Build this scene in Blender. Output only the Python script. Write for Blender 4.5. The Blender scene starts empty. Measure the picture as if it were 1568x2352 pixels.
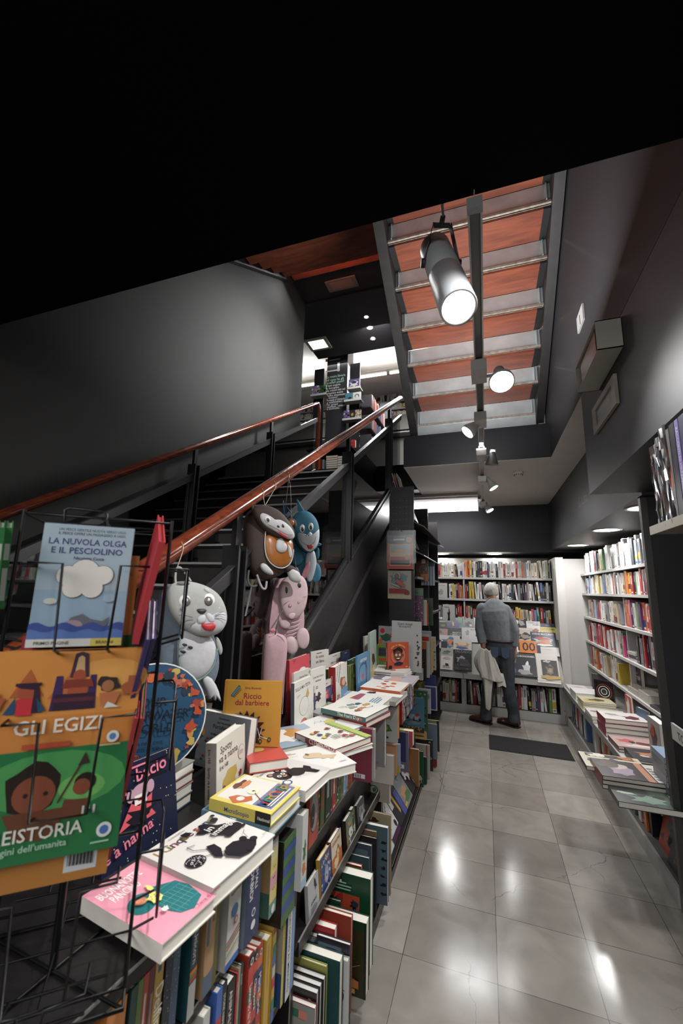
import bpy, math, random
from mathutils import Vector, Matrix
V = Vector
PI = math.pi
C = bpy.context.scene.collection
# ------------------------------------------------------------ camera
FPX = 939.52
YAW, PIT, ROL = .337394547, .181687897, .0261417366
CAM = V((0, 0, 1.55))
_fw = V((-math.sin(YAW)*math.cos(PIT), math.cos(YAW)*math.cos(PIT), math.sin(PIT)))
_rt = V((math.cos(YAW), math.sin(YAW), 0))
_up = _rt.cross(_fw)
RT = _rt*math.cos(ROL) + _up*math.sin(ROL)
UP = -_rt*math.sin(ROL) + _up*math.cos(ROL)
FW = _fw
cd = bpy.data.cameras.new('camera'); cam = bpy.data.objects.new('camera', cd); C.objects.link(cam)
cd.sensor_fit = 'HORIZONTAL'; cd.sensor_width = 36; cd.lens = 36*FPX/1568; cd.clip_start = .02; cd.clip_end = 60
cd.dof.use_dof = True; cd.dof.focus_distance = 2.8; cd.dof.aperture_fstop = 6.5
cam.matrix_world = Matrix(((RT.x, UP.x, -FW.x, CAM.x), (RT.y, UP.y, -FW.y, CAM.y), (RT.z, UP.z, -FW.z, CAM.z), (0, 0, 0, 1)))
bpy.context.scene.camera = cam

def ray(px, py):
    return (RT*((px-784)/FPX) + UP*(-(py-1176)/FPX) + FW)
def at(px, py, ax, v):                       # world point seen at a photo pixel, on the plane ax = v
    d = ray(px, py); i = 'xyz'.index(ax)
    return CAM + d*((v-CAM[i])/d[i])

# ------------------------------------------------------------ materials
def s2l(c): return tuple((x/12.92 if x <= .04045 else ((x+.055)/1.055)**2.4) for x in c)
def hexc(h): return s2l(tuple(int(h[i:i+2], 16)/255 for i in (0, 2, 4)))
_m = {}
def M(h, rough=.45, metal=0, noise=0, scale=20, bump=0, spec=.5):
    k = (h, rough, metal, noise, scale, bump, spec)
    if k in _m: return _m[k]
    m = bpy.data.materials.new('paint_'+h); m.use_nodes = True
    nt = m.node_tree; b = nt.nodes['Principled BSDF']
    col = hexc(h)+(1,)
    b.inputs['Base Color'].default_value = col
    b.inputs['Roughness'].default_value = rough; b.inputs['Metallic'].default_value = metal
    b.inputs['Specular IOR Level'].default_value = spec
    if noise or bump:
        tc = nt.nodes.new('ShaderNodeTexCoord'); n = nt.nodes.new('ShaderNodeTexNoise')
        n.inputs['Scale'].default_value = scale; n.inputs['Detail'].default_value = 6
        nt.links.new(tc.outputs['Object'], n.inputs['Vector'])
        if noise:
            r = nt.nodes.new('ShaderNodeMapRange'); r.inputs[1].default_value = .3; r.inputs[2].default_value = .7
            r.inputs[3].default_value = 1-noise; r.inputs[4].default_value = 1+noise
            mx = nt.nodes.new('ShaderNodeVectorMath'); mx.operation = 'SCALE'; mx.inputs[0].default_value = col[:3]
            nt.links.new(n.outputs[0], r.inputs[0]); nt.links.new(r.outputs[0], mx.inputs['Scale'])
            nt.links.new(mx.outputs[0], b.inputs['Base Color'])
        if bump:
            bp = nt.nodes.new('ShaderNodeBump'); bp.inputs['Strength'].default_value = bump; bp.inputs['Distance'].default_value = .01
            nt.links.new(n.outputs[0], bp.inputs['Height']); nt.links.new(bp.outputs[0], b.inputs['Normal'])
    _m[k] = m; return m
def emis(name, h, s):
    m = bpy.data.materials.new(name); m.use_nodes = True; nt = m.node_tree; b = nt.nodes['Principled BSDF']
    b.inputs['Base Color'].default_value = hexc(h)+(1,)
    b.inputs['Emission Color'].default_value = hexc(h)+(1,); b.inputs['Emission Strength'].default_value = s
    return m
def glassm(name, tint='ffffff', mixf=.12, rough=.02):
    m = bpy.data.materials.new(name); m.use_nodes = True; nt = m.node_tree; nt.nodes.clear()
    o = nt.nodes.new('ShaderNodeOutputMaterial'); t = nt.nodes.new('ShaderNodeBsdfTransparent'); g = nt.nodes.new('ShaderNodeBsdfGlossy')
    t.inputs[0].default_value = hexc(tint)+(1,); g.inputs['Roughness'].default_value = rough
    f = nt.nodes.new('ShaderNodeFresnel'); f.inputs[0].default_value = 1.45
    a = nt.nodes.new('ShaderNodeMath'); a.operation = 'ADD'; a.inputs[1].default_value = mixf; a.use_clamp = True
    x = nt.nodes.new('ShaderNodeMixShader')
    nt.links.new(f.outputs[0], a.inputs[0]); nt.links.new(a.outputs[0], x.inputs[0])
    nt.links.new(t.outputs[0], x.inputs[1]); nt.links.new(g.outputs[0], x.inputs[2]); nt.links.new(x.outputs[0], o.inputs[0])
    return m
def woodm(name, a, b_, rough=.35, scale=6, stretch=(1, 1, 1), emit=0):
    m = bpy.data.materials.new(name); m.use_nodes = True; nt = m.node_tree; b = nt.nodes['Principled BSDF']
    tc = nt.nodes.new('ShaderNodeTexCoord'); mp = nt.nodes.new('ShaderNodeMapping'); mp.inputs['Scale'].default_value = stretch
    n = nt.nodes.new('ShaderNodeTexNoise'); n.inputs['Scale'].default_value = scale; n.inputs['Detail'].default_value = 8; n.inputs['Distortion'].default_value = .6
    r = nt.nodes.new('ShaderNodeValToRGB'); r.color_ramp.elements[0].color = hexc(a)+(1,); r.color_ramp.elements[1].color = hexc(b_)+(1,)
    r.color_ramp.elements[0].position = .3; r.color_ramp.elements[1].position = .7
    nt.links.new(tc.outputs['Object'], mp.inputs[0]); nt.links.new(mp.outputs[0], n.inputs['Vector'])
    nt.links.new(n.outputs[0], r.inputs[0]); nt.links.new(r.outputs[0], b.inputs['Base Color'])
    b.inputs['Roughness'].default_value = rough
    return m

# ------------------------------------------------------------ mesh builder
class MB:
    def __init__(s): s.v = []; s.f = []; s.mi = []; s.ms = []; s.sm = []
    def m(s, mat):
        if mat not in s.ms: s.ms.append(mat)
        return s.ms.index(mat)
    def add(s, vs, fs, mat, smooth=False):
        k = len(s.v); i = s.m(mat); s.v += [tuple(v) for v in vs]
        for f in fs: s.f.append(tuple(k+j for j in f)); s.mi.append(i); s.sm.append(smooth)
    def fbox(s, o, x, y, z, mat):             # box from corner o with edge vectors
        o = V(o); p = [o, o+x, o+x+y, o+y]; p += [q+z for q in p]
        s.add(p, [(3, 2, 1, 0), (4, 5, 6, 7), (0, 1, 5, 4), (1, 2, 6, 5), (2, 3, 7, 6), (3, 0, 4, 7)], mat)
    def box(s, a, b, mat):
        a = V(a); b = V(b); s.fbox(a, V((b.x-a.x, 0, 0)), V((0, b.y-a.y, 0)), V((0, 0, b.z-a.z)), mat)
    def poly(s, pts, mat): s.add(pts, [tuple(range(len(pts)))], mat)
    def prism(s, pts, d, mat, smooth=False):
        n = len(pts); q = [V(p) for p in pts]; q2 = [p+V(d) for p in q]
        s.add(q+q2, [tuple(range(n-1, -1, -1)), tuple(range(n, 2*n))], mat)
        s.add(q+q2, [(i, (i+1) % n, n+(i+1) % n, n+i) for i in range(n)], mat, smooth)
    def tube(s, pts, r, mat, n=8, closed=False, cap=True):
        pts = [V(p) for p in pts]; k = len(pts); rs = r if isinstance(r, (list, tuple)) else [r]*k
        rings = []; ref = None
        for i, p in enumerate(pts):
            if closed: t = pts[(i+1) % k]-pts[i-1]
            else: t = pts[min(i+1, k-1)]-pts[max(i-1, 0)]
            t.normalize()
            if ref is None:
                ref = t.orthogonal().normalized()
            ref = (ref-t*ref.dot(t)); ref = ref.normalized() if ref.length > 1e-6 else t.orthogonal().normalized()
            b = t.cross(ref)
            rings.append([p+(ref*math.cos(2*PI*j/n)+b*math.sin(2*PI*j/n))*rs[i] for j in range(n)])
        vs = [q for g in rings for q in g]; fs = []
        for i in range(k if closed else k-1):
            a = i*n; b2 = ((i+1) % k)*n
            for j in range(n): fs.append((a+j, a+(j+1) % n, b2+(j+1) % n, b2+j))
        s.add(vs, fs, mat, True)
        if cap and not closed:
            s.add(rings[0][::-1], [tuple(range(n))], mat); s.add(rings[-1], [tuple(range(n))], mat)
    def lathe(s, o, axis, prof, mat, n=24, x=None):   # prof = [(dist along axis, radius)]
        o = V(o); a = V(axis).normalized(); u = (V(x) if x else a.orthogonal()).normalized(); w = a.cross(u)
        vs = [o+a*h+(u*math.cos(2*PI*j/n)+w*math.sin(2*PI*j/n))*r for h, r in prof for j in range(n)]
        fs = [(i*n+j, i*n+(j+1) % n, (i+1)*n+(j+1) % n, (i+1)*n+j) for i in range(len(prof)-1) for j in range(n)]
        s.add(vs, fs, mat, True)
    def ell(s, o, rx, ry, rz, mat, X=V((1, 0, 0)), Y=V((0, 1, 0)), Z=V((0, 0, 1)), n=20, k=12, fn=None):
        o = V(o); vs = []
        for i in range(k+1):
            th = PI*i/k
            for j in range(n):
                ph = 2*PI*j/n; a, b, c = math.sin(th)*math.cos(ph), math.sin(th)*math.sin(ph), math.cos(th)
                if fn: a, b, c = fn(a, b, c)
                vs.append(o+X*(a*rx)+Y*(b*ry)+Z*(c*rz))
        s.add(vs, [(i*n+j, (i+1)*n+j, (i+1)*n+(j+1) % n, i*n+(j+1) % n) for i in range(k) for j in range(n)], mat, True)
    def build(s, name, parent=None, smooth=None):
        me = bpy.data.meshes.new(name); me.from_pydata(s.v, [], s.f)
        for mt in s.ms: me.materials.append(mt)
        me.polygons.foreach_set('material_index', s.mi); me.polygons.foreach_set('use_smooth', s.sm)
        me.update()
        o = bpy.data.objects.new(name, me); C.objects.link(o)
        if parent is not None: o.parent = parent
        return o
_labels = {}
ROOTS = []
def tag(o, label, cat, group=None):
    if label in _labels and not (group and _labels[label] == group): print('DUPLABEL', label)
    _labels[label] = group
    n = len(label.split())
    if n < 4 or n > 16: print('LABELLEN', n, label)
    o['label'] = label; o['category'] = cat
    if group: o['group'] = group
    return o
def empty(name, loc=(0, 0, 0)):
    o = bpy.data.objects.new(name, None); o.location = loc; o.empty_display_size = .05; C.objects.link(o); return o
def struct(o): o['kind'] = 'structure'; return o
def child(mb, name, root, label=None):
    o = mb.build(name, root)
    if root.type == 'EMPTY' or root.location.length > 0:
        o.matrix_parent_inverse = Matrix.Translation(-root.location)
    if label: o['label'] = label
    return o
def sub(mb, name, part, label=None):
    o = mb.build(name, part)
    if label: o['label'] = label
    return o
# ------------------------------------------------------------ text and cover art
_tc = {}
def textgeo(body, font=None):
    if body in _tc: return _tc[body]
    cu = bpy.data.curves.new('t', 'FONT'); cu.body = body; cu.resolution_u = 2; cu.size = 1
    cu.offset = .012
    o = bpy.data.objects.new('t', cu); me = bpy.data.meshes.new_from_object(o)
    vs = [v.co.copy() for v in me.vertices]; fs = [tuple(p.vertices) for p in me.polygons]
    bpy.data.objects.remove(o); bpy.data.curves.remove(cu); bpy.data.meshes.remove(me)
    if vs:
        x0 = min(v.x for v in vs); x1 = max(v.x for v in vs); vs = [V((v.x-x0, v.y, 0)) for v in vs]; w = x1-x0
    else: w = 0
    _tc[body] = (vs, fs, w); return _tc[body]
class Art:
    """flat artwork on a cover: origin o (bottom left), unit axes x,y, normal n, size w,h; coordinates 0..1 across the cover"""
    def __init__(s, mb, o, x, y, n, w, h):
        s.mb = mb; s.o = V(o); s.x = V(x); s.y = V(y); s.n = V(n); s.w = w; s.h = h; s.l = .0003; s.rough = .35
    def P(s, u, v): return s.o+s.x*(u*s.w)+s.y*(v*s.h)+s.n*s.l
    def up(s): s.l += .00018
    def mat(s, c): return c if not isinstance(c, str) else M(c, s.rough)
    def poly(s, c, pts): s.mb.poly([s.P(*p) for p in pts], s.mat(c)); s.up()
    def rect(s, c, u0, v0, u1, v1): s.poly(c, [(u0, v0), (u1, v0), (u1, v1), (u0, v1)])
    def ell(s, c, u, v, ru, rv=None, rot=0, n=18, a0=0, a1=2*PI):
        rv = ru*s.w/s.h if rv is None else rv; pts = []
        full = abs(a1-a0) > 6.28
        for i in range(n if full else n+1):
            a = a0+(a1-a0)*i/n; dx, dy = math.cos(a)*ru*s.w, math.sin(a)*rv*s.h
            pts.append((u+(dx*math.cos(rot)-dy*math.sin(rot))/s.w, v+(dx*math.sin(rot)+dy*math.cos(rot))/s.h))
        s.poly(c, pts)
    def line(s, c, pts, wd=.01):
        for (a, b), (e, f) in zip(pts[:-1], pts[1:]):
            dx, dy = (e-a)*s.w, (f-b)*s.h; L = math.hypot(dx, dy)
            if L < 1e-7: continue
            nx, ny = -dy/L*wd/2*s.w/s.w, dx/L*wd/2*s.w/s.h
            s.mb.poly([s.P(a+nx, b+ny), s.P(a-nx, b-ny), s.P(e-nx, f-ny), s.P(e+nx, f+ny)], s.mat(c))
        s.up()
    def text(s, body, u, v, hh, c, rot=0, al='l', wmax=None, sx=1):      # hh: letter size as fraction of cover height
        vs, fs, w = textgeo(body); k = hh*s.h/.72; 
        if wmax and w*k*sx > wmax*s.w: sx = wmax*s.w/(w*k)
        off = {'l': 0, 'c': -w/2, 'r': -w}[al]; cs, sn = math.cos(rot), math.sin(rot)
        q = []
        for p in vs:
            X, Y = (p.x+off)*k*sx, p.y*k
            q.append(s.o+s.x*(u*s.w+X*cs-Y*sn)+s.y*(v*s.h+X*sn+Y*cs)+s.n*s.l)
        if q: s.mb.add(q, fs, s.mat(c))
        s.up()
    def blob(s, c, u, v, ru, rv, seed=0, n=16, amp=.3):
        r = random.Random(seed); ph = [r.uniform(1-amp, 1+amp) for _ in range(n)]
        s.poly(c, [(u+ru*ph[i]*math.cos(2*PI*i/n), v+rv*ph[i]*math.sin(2*PI*i/n)) for i in range(n)])
    def lines(s, c, u, v0, v1, n, w, al='l', seed=1, th=.5):      # rows of small print
        r = random.Random(seed)
        for i in range(n):
            v = v1+(v0-v1)*(i+.5)/n; hh = (v1-v0)/n*th; L = w*r.uniform(.7, 1)
            a = u if al == 'l' else u-L/2
            s.mb.poly([s.P(a, v-hh/2), s.P(a+L, v-hh/2), s.P(a+L, v+hh/2), s.P(a, v+hh/2)], s.mat(c))
        s.up()
    def spots(s, cols, n, r, seed=0, box=(0.05, .05, .95, .95)):
        R = random.Random(seed)
        for i in range(n):
            a = R.uniform(box[0], box[2]); b = R.uniform(box[1], box[3]); k = r*R.uniform(.5, 1.3)
            c = R.choice(cols); t = R.uniform(0, 3); q = R.choice([3, 4, 5, 8])
            s.mb.poly([s.P(a+k*math.cos(t+2*PI*j/q), b+k*s.w/s.h*math.sin(t+2*PI*j/q)*R.uniform(.6, 1)) for j in range(q)], s.mat(c))
            if i % 6 == 5: s.up()
        s.up()

PAPER = M('d9d4c8', .8)
PAPER2 = M('c9c1ae', .85)
DEFN = ['picture_book', 'picture book']
BULK = [None]
def book(o, X, Y, N, w, h, t, col, art=None, spine=None, back=None, label=None, cat=None, group=None, name=None, soft=False, pages=None, round_=False, parts=True, spcol=None, tilt=None):
    """closed book: o = bottom-left corner of front cover, X to the fore-edge, Y up, N out of the front cover"""
    X = V(X).normalized(); Y = V(Y).normalized(); N = V(N).normalized(); o = V(o)
    mt = col if not isinstance(col, str) else M(col, .38)
    sp = mt if spcol is None else M(spcol, .38)
    pg = pages or PAPER
    name = name if name not in (None, 'book') else DEFN[0]; cat = cat if cat not in (None, 'book') else DEFN[1]
    bt = .0006 if soft else min(.0025, t*.22); e = 0 if soft else min(.003, w*.03)
    cv = BULK[0] or MB()
    if BULK[0]: parts = False
    cv.fbox(o-N*bt, X*w, Y*h, N*bt, mt)
    cv.fbox(o-N*t, X*w, Y*h, N*bt, mt)
    st = max(.0008, bt*.8)
    cv.fbox(o-N*(t-bt), X*st, Y*h, N*(t-2*bt), sp)
    rh = X.cross(Y).dot(N) > 0
    if art:
        art(Art(cv, o, X, Y, N, w, h) if rh else Art(cv, o+X*w, -X, Y, N, w, h))
    if spine and t > .004:
        spine(Art(cv, o-N*t, N, Y, -X, t, h) if rh else Art(cv, o, -N, Y, -X, t, h))
    if back: back(Art(cv, o-N*t+X*w, -X, Y, -N, w, h) if rh else Art(cv, o-N*t, X, Y, -N, w, h))
    pm = cv if not parts else MB()
    pm.fbox(o+X*(st+.0002)+Y*e-N*(t-bt-.0001), X*(w-e-st), Y*(h-2*e), N*(t-2*bt-.0002), pg)
    if BULK[0]: return None
    r = cv.build(name)
    if parts: pm.build('page_block', r)
    if label: tag(r, label, cat, group)
    return r
def rect_from(q, z):
    """TL,TR,BR,BL photo corners of a lying cover -> frame on plane z"""
    p = [at(a, b, 'z', z) for a, b in q]; TL, TR, BR, BL = p
    X = ((TR-TL)+(BR-BL)); w = X.length/2; X.normalize()
    Y = ((TL-BL)+(TR-BR)); h = Y.length/2; Y = (Y-X*Y.dot(X)).normalized()
    c = (TL+TR+BR+BL)/4
    return c-X*w/2-Y*h/2, X, Y, w, h
def flat(q, zb, t, col, label, art=None, spine=None, dims=None, ang=None, **k):
    o, X, Y, w, h = rect_from(q, zb+t)
    if dims:
        c = o+X*w/2+Y*h/2; w, h = dims
        if ang is not None: X = V((math.cos(ang), math.sin(ang), 0)); Y = V((-math.sin(ang), math.cos(ang), 0))
        o = c-X*w/2-Y*h/2
    return book(o, X, Y, V((0, 0, 1)), w, h, t, col, art, spine, label=label, **k)
def stand(BL, BR, TL, zb, t, col, label, art=None, spine=None, h=None, w=None, lean=None, sq=False, **k):
    """upright book facing the viewer; bottom photo corners on plane zb"""
    a = at(*BL, 'z', zb); b = at(*BR, 'z', zb)
    if sq: a.y -= .04*0; b = at(*BR, 'y', a.y); b.z = zb
    X = (b-a); ww = X.length; X.normalize()
    Nh = X.cross(V((0, 0, 1)))
    if Nh.dot(CAM-a) < 0: Nh = -Nh
    d = ray(*TL)
    # a + p*Z - q*Nh = CAM + s*d
    m = Matrix(((0, -Nh.x, -d.x), (0, -Nh.y, -d.y), (1, 0, -d.z)))
    p, q, s_ = m.inverted() @ (CAM-a)
    th = math.atan2(q, p) if lean is None else lean
    th = max(-.05, min(.42, th))
    if lean is not None or abs(th-math.atan2(q, p)) > 1e-4:
        # choose height so that the top projects to the same image row
        Yd = V((0, 0, 1))*math.cos(th)-Nh*math.sin(th)
        vv = -(TL[1]-1176)/FPX; r = a-CAM
        # (r+Yd*L).UP = vv*(r+Yd*L).FW
        hh = (vv*r.dot(FW)-r.dot(UP))/(Yd.dot(UP)-vv*Yd.dot(FW))
    else: hh = math.hypot(p, q)
    Y = (V((0, 0, 1))*math.cos(th)-Nh*math.sin(th)); N = X.cross(Y)
    if N.dot(CAM-a) < 0: N = -N
    return book(a, X, Y, N, w or ww, h or hh, t, col, art, spine, label=label, **k)
# ============================================================ room shell
DK = M('17161a', .62, noise=.12, scale=3)
DK2 = M('1c1b20', .55, noise=.1, scale=2.5)
BLK = M('0a090b', .7)
BLKM = M('141317', .4, spec=.4)
WHT = M('b9b4ae', .75, noise=.04, scale=2)
WSH = M('b4b1ac', .45)
def floor_mat():
    m = bpy.data.materials.new('marble_tile'); m.use_nodes = True; nt = m.node_tree; N = nt.nodes; L = nt.links
    b = N['Principled BSDF']
    tc = N.new('ShaderNodeTexCoord'); sp = N.new('ShaderNodeSeparateXYZ'); L.new(tc.outputs['Object'], sp.inputs[0])
    def mth(op, a, b_=None, c=None):
        n = N.new('ShaderNodeMath'); n.operation = op
        for i, x in enumerate((a, b_, c)):
            if x is None: continue
            if isinstance(x, (int, float)): n.inputs[i].default_value = x
            else: L.new(x, n.inputs[i])
        return n.outputs[0]
    fx = mth('DIVIDE', mth('ADD', sp.outputs[0], .397+.383*10), .3835); fy = mth('DIVIDE', mth('ADD', sp.outputs[1], -2.065+.379*20), .379)
    ix = mth('FLOOR', fx); iy = mth('FLOOR', fy)
    ex = mth('PINGPONG', fx, .5); ey = mth('PINGPONG', fy, .5)
    wob = N.new('ShaderNodeTexNoise'); wob.inputs['Scale'].default_value = 9; L.new(tc.outputs['Object'], wob.inputs['Vector'])
    wd = mth('MULTIPLY', wob.outputs[0], .0078)
    e = mth('MINIMUM', ex, ey); grout = mth('LESS_THAN', e, wd)
    cv = N.new('ShaderNodeCombineXYZ'); L.new(ix, cv.inputs[0]); L.new(iy, cv.inputs[1])
    wn = N.new('ShaderNodeTexWhiteNoise'); wn.noise_dimensions = '2D'; L.new(cv.outputs[0], wn.inputs['Vector'])
    r1 = N.new('ShaderNodeValToRGB'); r1.color_ramp.elements[0].color = hexc('7e7971')+(1,); r1.color_ramp.elements[1].color = hexc('98938a')+(1,)
    L.new(wn.outputs[0], r1.inputs[0])
    # cloudy marbling
    n1 = N.new('ShaderNodeTexNoise'); n1.inputs['Scale'].default_value = 5; n1.inputs['Detail'].default_value = 9; n1.inputs['Distortion'].default_value = 1.2
    L.new(tc.outputs['Object'], n1.inputs['Vector'])
    mr = N.new('ShaderNodeMapRange'); mr.inputs[1].default_value = .3; mr.inputs[2].default_value = .7; mr.inputs[3].default_value = .86; mr.inputs[4].default_value = 1.08
    L.new(n1.outputs[0], mr.inputs[0])
    # cracks
    ds = N.new('ShaderNodeTexNoise'); ds.inputs['Scale'].default_value = 3; ds.inputs['Detail'].default_value = 5; L.new(tc.outputs['Object'], ds.inputs['Vector'])
    mx = N.new('ShaderNodeMixRGB'); mx.inputs[0].default_value = .25; L.new(tc.outputs['Object'], mx.inputs[1]); L.new(ds.outputs['Color'], mx.inputs[2])
    vo = N.new('ShaderNodeTexVoronoi'); vo.feature = 'DISTANCE_TO_EDGE'; vo.inputs['Scale'].default_value = 1.5; L.new(mx.outputs[0], vo.inputs['Vector'])
    msk = N.new('ShaderNodeTexNoise'); msk.inputs['Scale'].default_value = 1.8; L.new(tc.outputs['Object'], msk.inputs['Vector'])
    cw = mth('MULTIPLY', mth('SUBTRACT', msk.outputs[0], .5), .022)
    crack = mth('LESS_THAN', vo.outputs['Distance'], cw)
    dk = mth('SUBTRACT', 1, mth('MULTIPLY', crack, .5)); g2 = mth('SUBTRACT', 1, mth('MULTIPLY', grout, .72))
    k = mth('MULTIPLY', mth('MULTIPLY', dk, g2), mr.outputs[0])
    vm = N.new('ShaderNodeVectorMath'); vm.operation = 'SCALE'; L.new(r1.outputs[0], vm.inputs[0]); L.new(k, vm.inputs['Scale'])
    L.new(vm.outputs[0], b.inputs['Base Color'])
    rr = N.new('ShaderNodeMapRange'); rr.inputs[3].default_value = .10; rr.inputs[4].default_value = .22; L.new(n1.outputs[0], rr.inputs[0]); L.new(rr.outputs[0], b.inputs['Roughness'])
    b.inputs['Specular IOR Level'].default_value = .45
    return m
mb = MB(); mb.box((-6, -4, -.1), (4, 8, 0), floor_mat()); struct(mb.build('floor'))
# long wall beside the stairs
def wallmat():
    m = M('222120', .75, noise=.25, scale=1.3, bump=.12, spec=.3); return m
WL = wallmat()
mb = MB(); mb.box((-2.72, -4, 0), (-2.5, 5.17, 7), WL); struct(mb.build('wall_left'))
mb = MB(); mb.box((1.75, -4, 0), (1.95, 6.9, 2.95), DK); struct(mb.build('wall_right'))
mb = MB(); mb.box((-2.72, -4.2, 0), (1.95, -4, 3), DK); struct(mb.build('wall_rear'))
mb = MB(); mb.box((-1.0, 6.75, 0), (1.95, 6.95, 2.95), DK); struct(mb.build('wall_back'))
# ground floor ceiling over the viewer (dark) with the stairwell opening beyond it
mb = MB(); mb.box((-2.5, -4, 2.75), (.6, 1.13, 3.04), M('060507', .9, spec=.08)); struct(mb.build('ceiling_front'))
mb = MB(); mb.box((-.73, 3.95, 2.75), (.6, 6.75, 3.04), WHT); mb.box((-.725, 3.94, 2.752), (.6, 3.951, 3.04), BLKM)
mb.box((-.735, 3.945, 2.752), (-.728, 4.9, 3.04), BLKM)
struct(mb.build('ceiling'))
mb = MB(); mb.box((.601, 2.705, 2.7495), (1.75, 6.75, 2.7515), WHT); struct(mb.build('ceiling_side'))
mb = MB(); mb.box((.6, -4, 2.752), (.78, 4.6, 6.6), DK); struct(mb.build('wall_stairwell'))
mb = MB(); mb.box((.6, -4, 2.125), (1.75, 2.7, 2.749), DK2); struct(mb.build('ceiling_bulkhead'))
mb = MB(); mb.box((.86, 2.701, 2.11), (1.75, 6.15, 2.749), DK2); mb.box((-.95, 6.15, 2.09), (1.75, 6.75, 2.749), DK2)
struct(mb.build('ceiling_soffit'))
mb = MB(); mb.box((-2.5, 4.9, 2.75), (-.735, 12, 3.08), BLKM); mb.box((-.735, 6.95, 2.75), (4, 12, 3.08), BLKM)
mb.box((-.73, 3.96, 3.04), (.6, 6.95, 3.08), BLKM)
struct(mb.build('floor_upper'))
mb = MB(); mb.box((-2.9, 4.65, 5.9), (.9, 6.68, 6.4), DK); mb.box((-2.9, 5.17, 5.88), (.9, 6.68, 5.9), DK)
mb.box((-2.9, -1, 6.6), (.9, 4.65, 6.75), DK)
struct(mb.build('ceiling_upper_dark'))
mb = MB(); mb.box((-7, 6.69, 6.3), (4, 12, 6.4), WHT); struct(mb.build('ceiling_upper_light'))
mb = MB(); mb.box((-7, 9.6, 3.08), (4, 9.75, 6.3), M('a8a49e', .7)); mb.box((-7, 6.7, 3.08), (-6.9, 9.6, 6.3), WHT); struct(mb.build('wall_upper_back'))
# floor hatch grille set in the floor
mb = MB(); q = [at(1117, 1687, 'z', 0), at(1303, 1716, 'z', 0), at(1322, 1748, 'z', 0), at(1117, 1720, 'z', 0)]
x0, x1 = -.02, .74; y0, y1 = q[3].y, q[0].y
gm = M('1d1b1c', .6); 
mb.box((x0, y0, .0005), (x1, y1, .004), gm)
k = 0
while y0+.02+k*.018 < y1-.01:
    yy = y0+.012+k*.018; mb.box((x0+.01, yy, .004), (x1-.01, yy+.009, .009), M('2b292a', .55)); k += 1
o = mb.build('floor_mat'); tag(o, 'dark ribbed rectangular mat lying flat on the pale tiled aisle floor', 'mat')
# white end panel in the far right corner
mb = MB(); mb.box((.86, 5.9, 0), (.95, 6.75, 2.0), WSH); mb.box((.95, 5.97, 0), (1.2, 6.75, 1.985), WSH); struct(mb.build('trim_1'))
mb = MB(); mb.box((1.2, 5.97, .0), (1.75, 6.1, 1.98), WHT); struct(mb.build('trim_2'))
# ============================================================ staircases
SL = .607; NZ = lambda y: 3.1-SL*(4.9-y)
TRD = M('1a1719', .5, noise=.2, scale=12); NOS = M('c6c4c2', .3, .15); STL = M('121114', .38, spec=.6)
RAILW = woodm('rail_wood', '4a1f14', '7a3822', .16, 5, (8, 1, 8))
GL = glassm('glass_pane', 'e8ecec', .05)
root = empty('staircase', (-1.7, 0, 0)); tag(root, 'dark straight staircase climbing away behind the low bookcase to the upper floor', 'staircase')
STAIR = root
n = 18; rise = 3.08/n; run = .2825
for k in range(1, n+1):
    y = 4.9-run*(n-k); z = rise*k
    mb = MB(); mb.box((-2.36, y, z-.035), (-1.04, y+run+.02, z), TRD)
    mb.box((-2.36, y-.006, z-.016), (-1.04, y+.002, z+.001), NOS); mb.box((-2.36, y+.018, z), (-1.04, y+.03, z+.0015), NOS)
    if k == n: mb = MB(); mb.box((-2.36, y-.006, z-.02), (-1.04, y+.03, z+.002), NOS)
    child(mb, 'tread', root)
    mb = MB(); mb.box((-2.36, y+.02, z-rise), (-1.04, y+.03, z-.035), M('4a4342', .3, spec=.6)); child(mb, 'riser', root)
def slopebox(mb, x0, x1, ya, yb, za, zb, m, s=SL, f=NZ):      # parallelogram prism following the pitch; za,zb offsets to nosing line
    pts = [V((x0, ya, f(ya)+za)), V((x0, yb, f(yb)+za)), V((x0, yb, f(yb)+zb)), V((x0, ya, f(ya)+zb))]
    mb.prism(pts, V((x1-x0, 0, 0)), m)
for x0, x1 in ((-1.04, -.98), (-2.42, -2.36)):
    mb = MB(); slopebox(mb, x0, x1, -.2, 4.88, -.44, -.20, STL); slopebox(mb, x0-.012, x1+.012, -.2, 4.88, -.20, -.188, M('2a292c', .25, spec=.7))
    child(mb, 'stringer', root)
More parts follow.
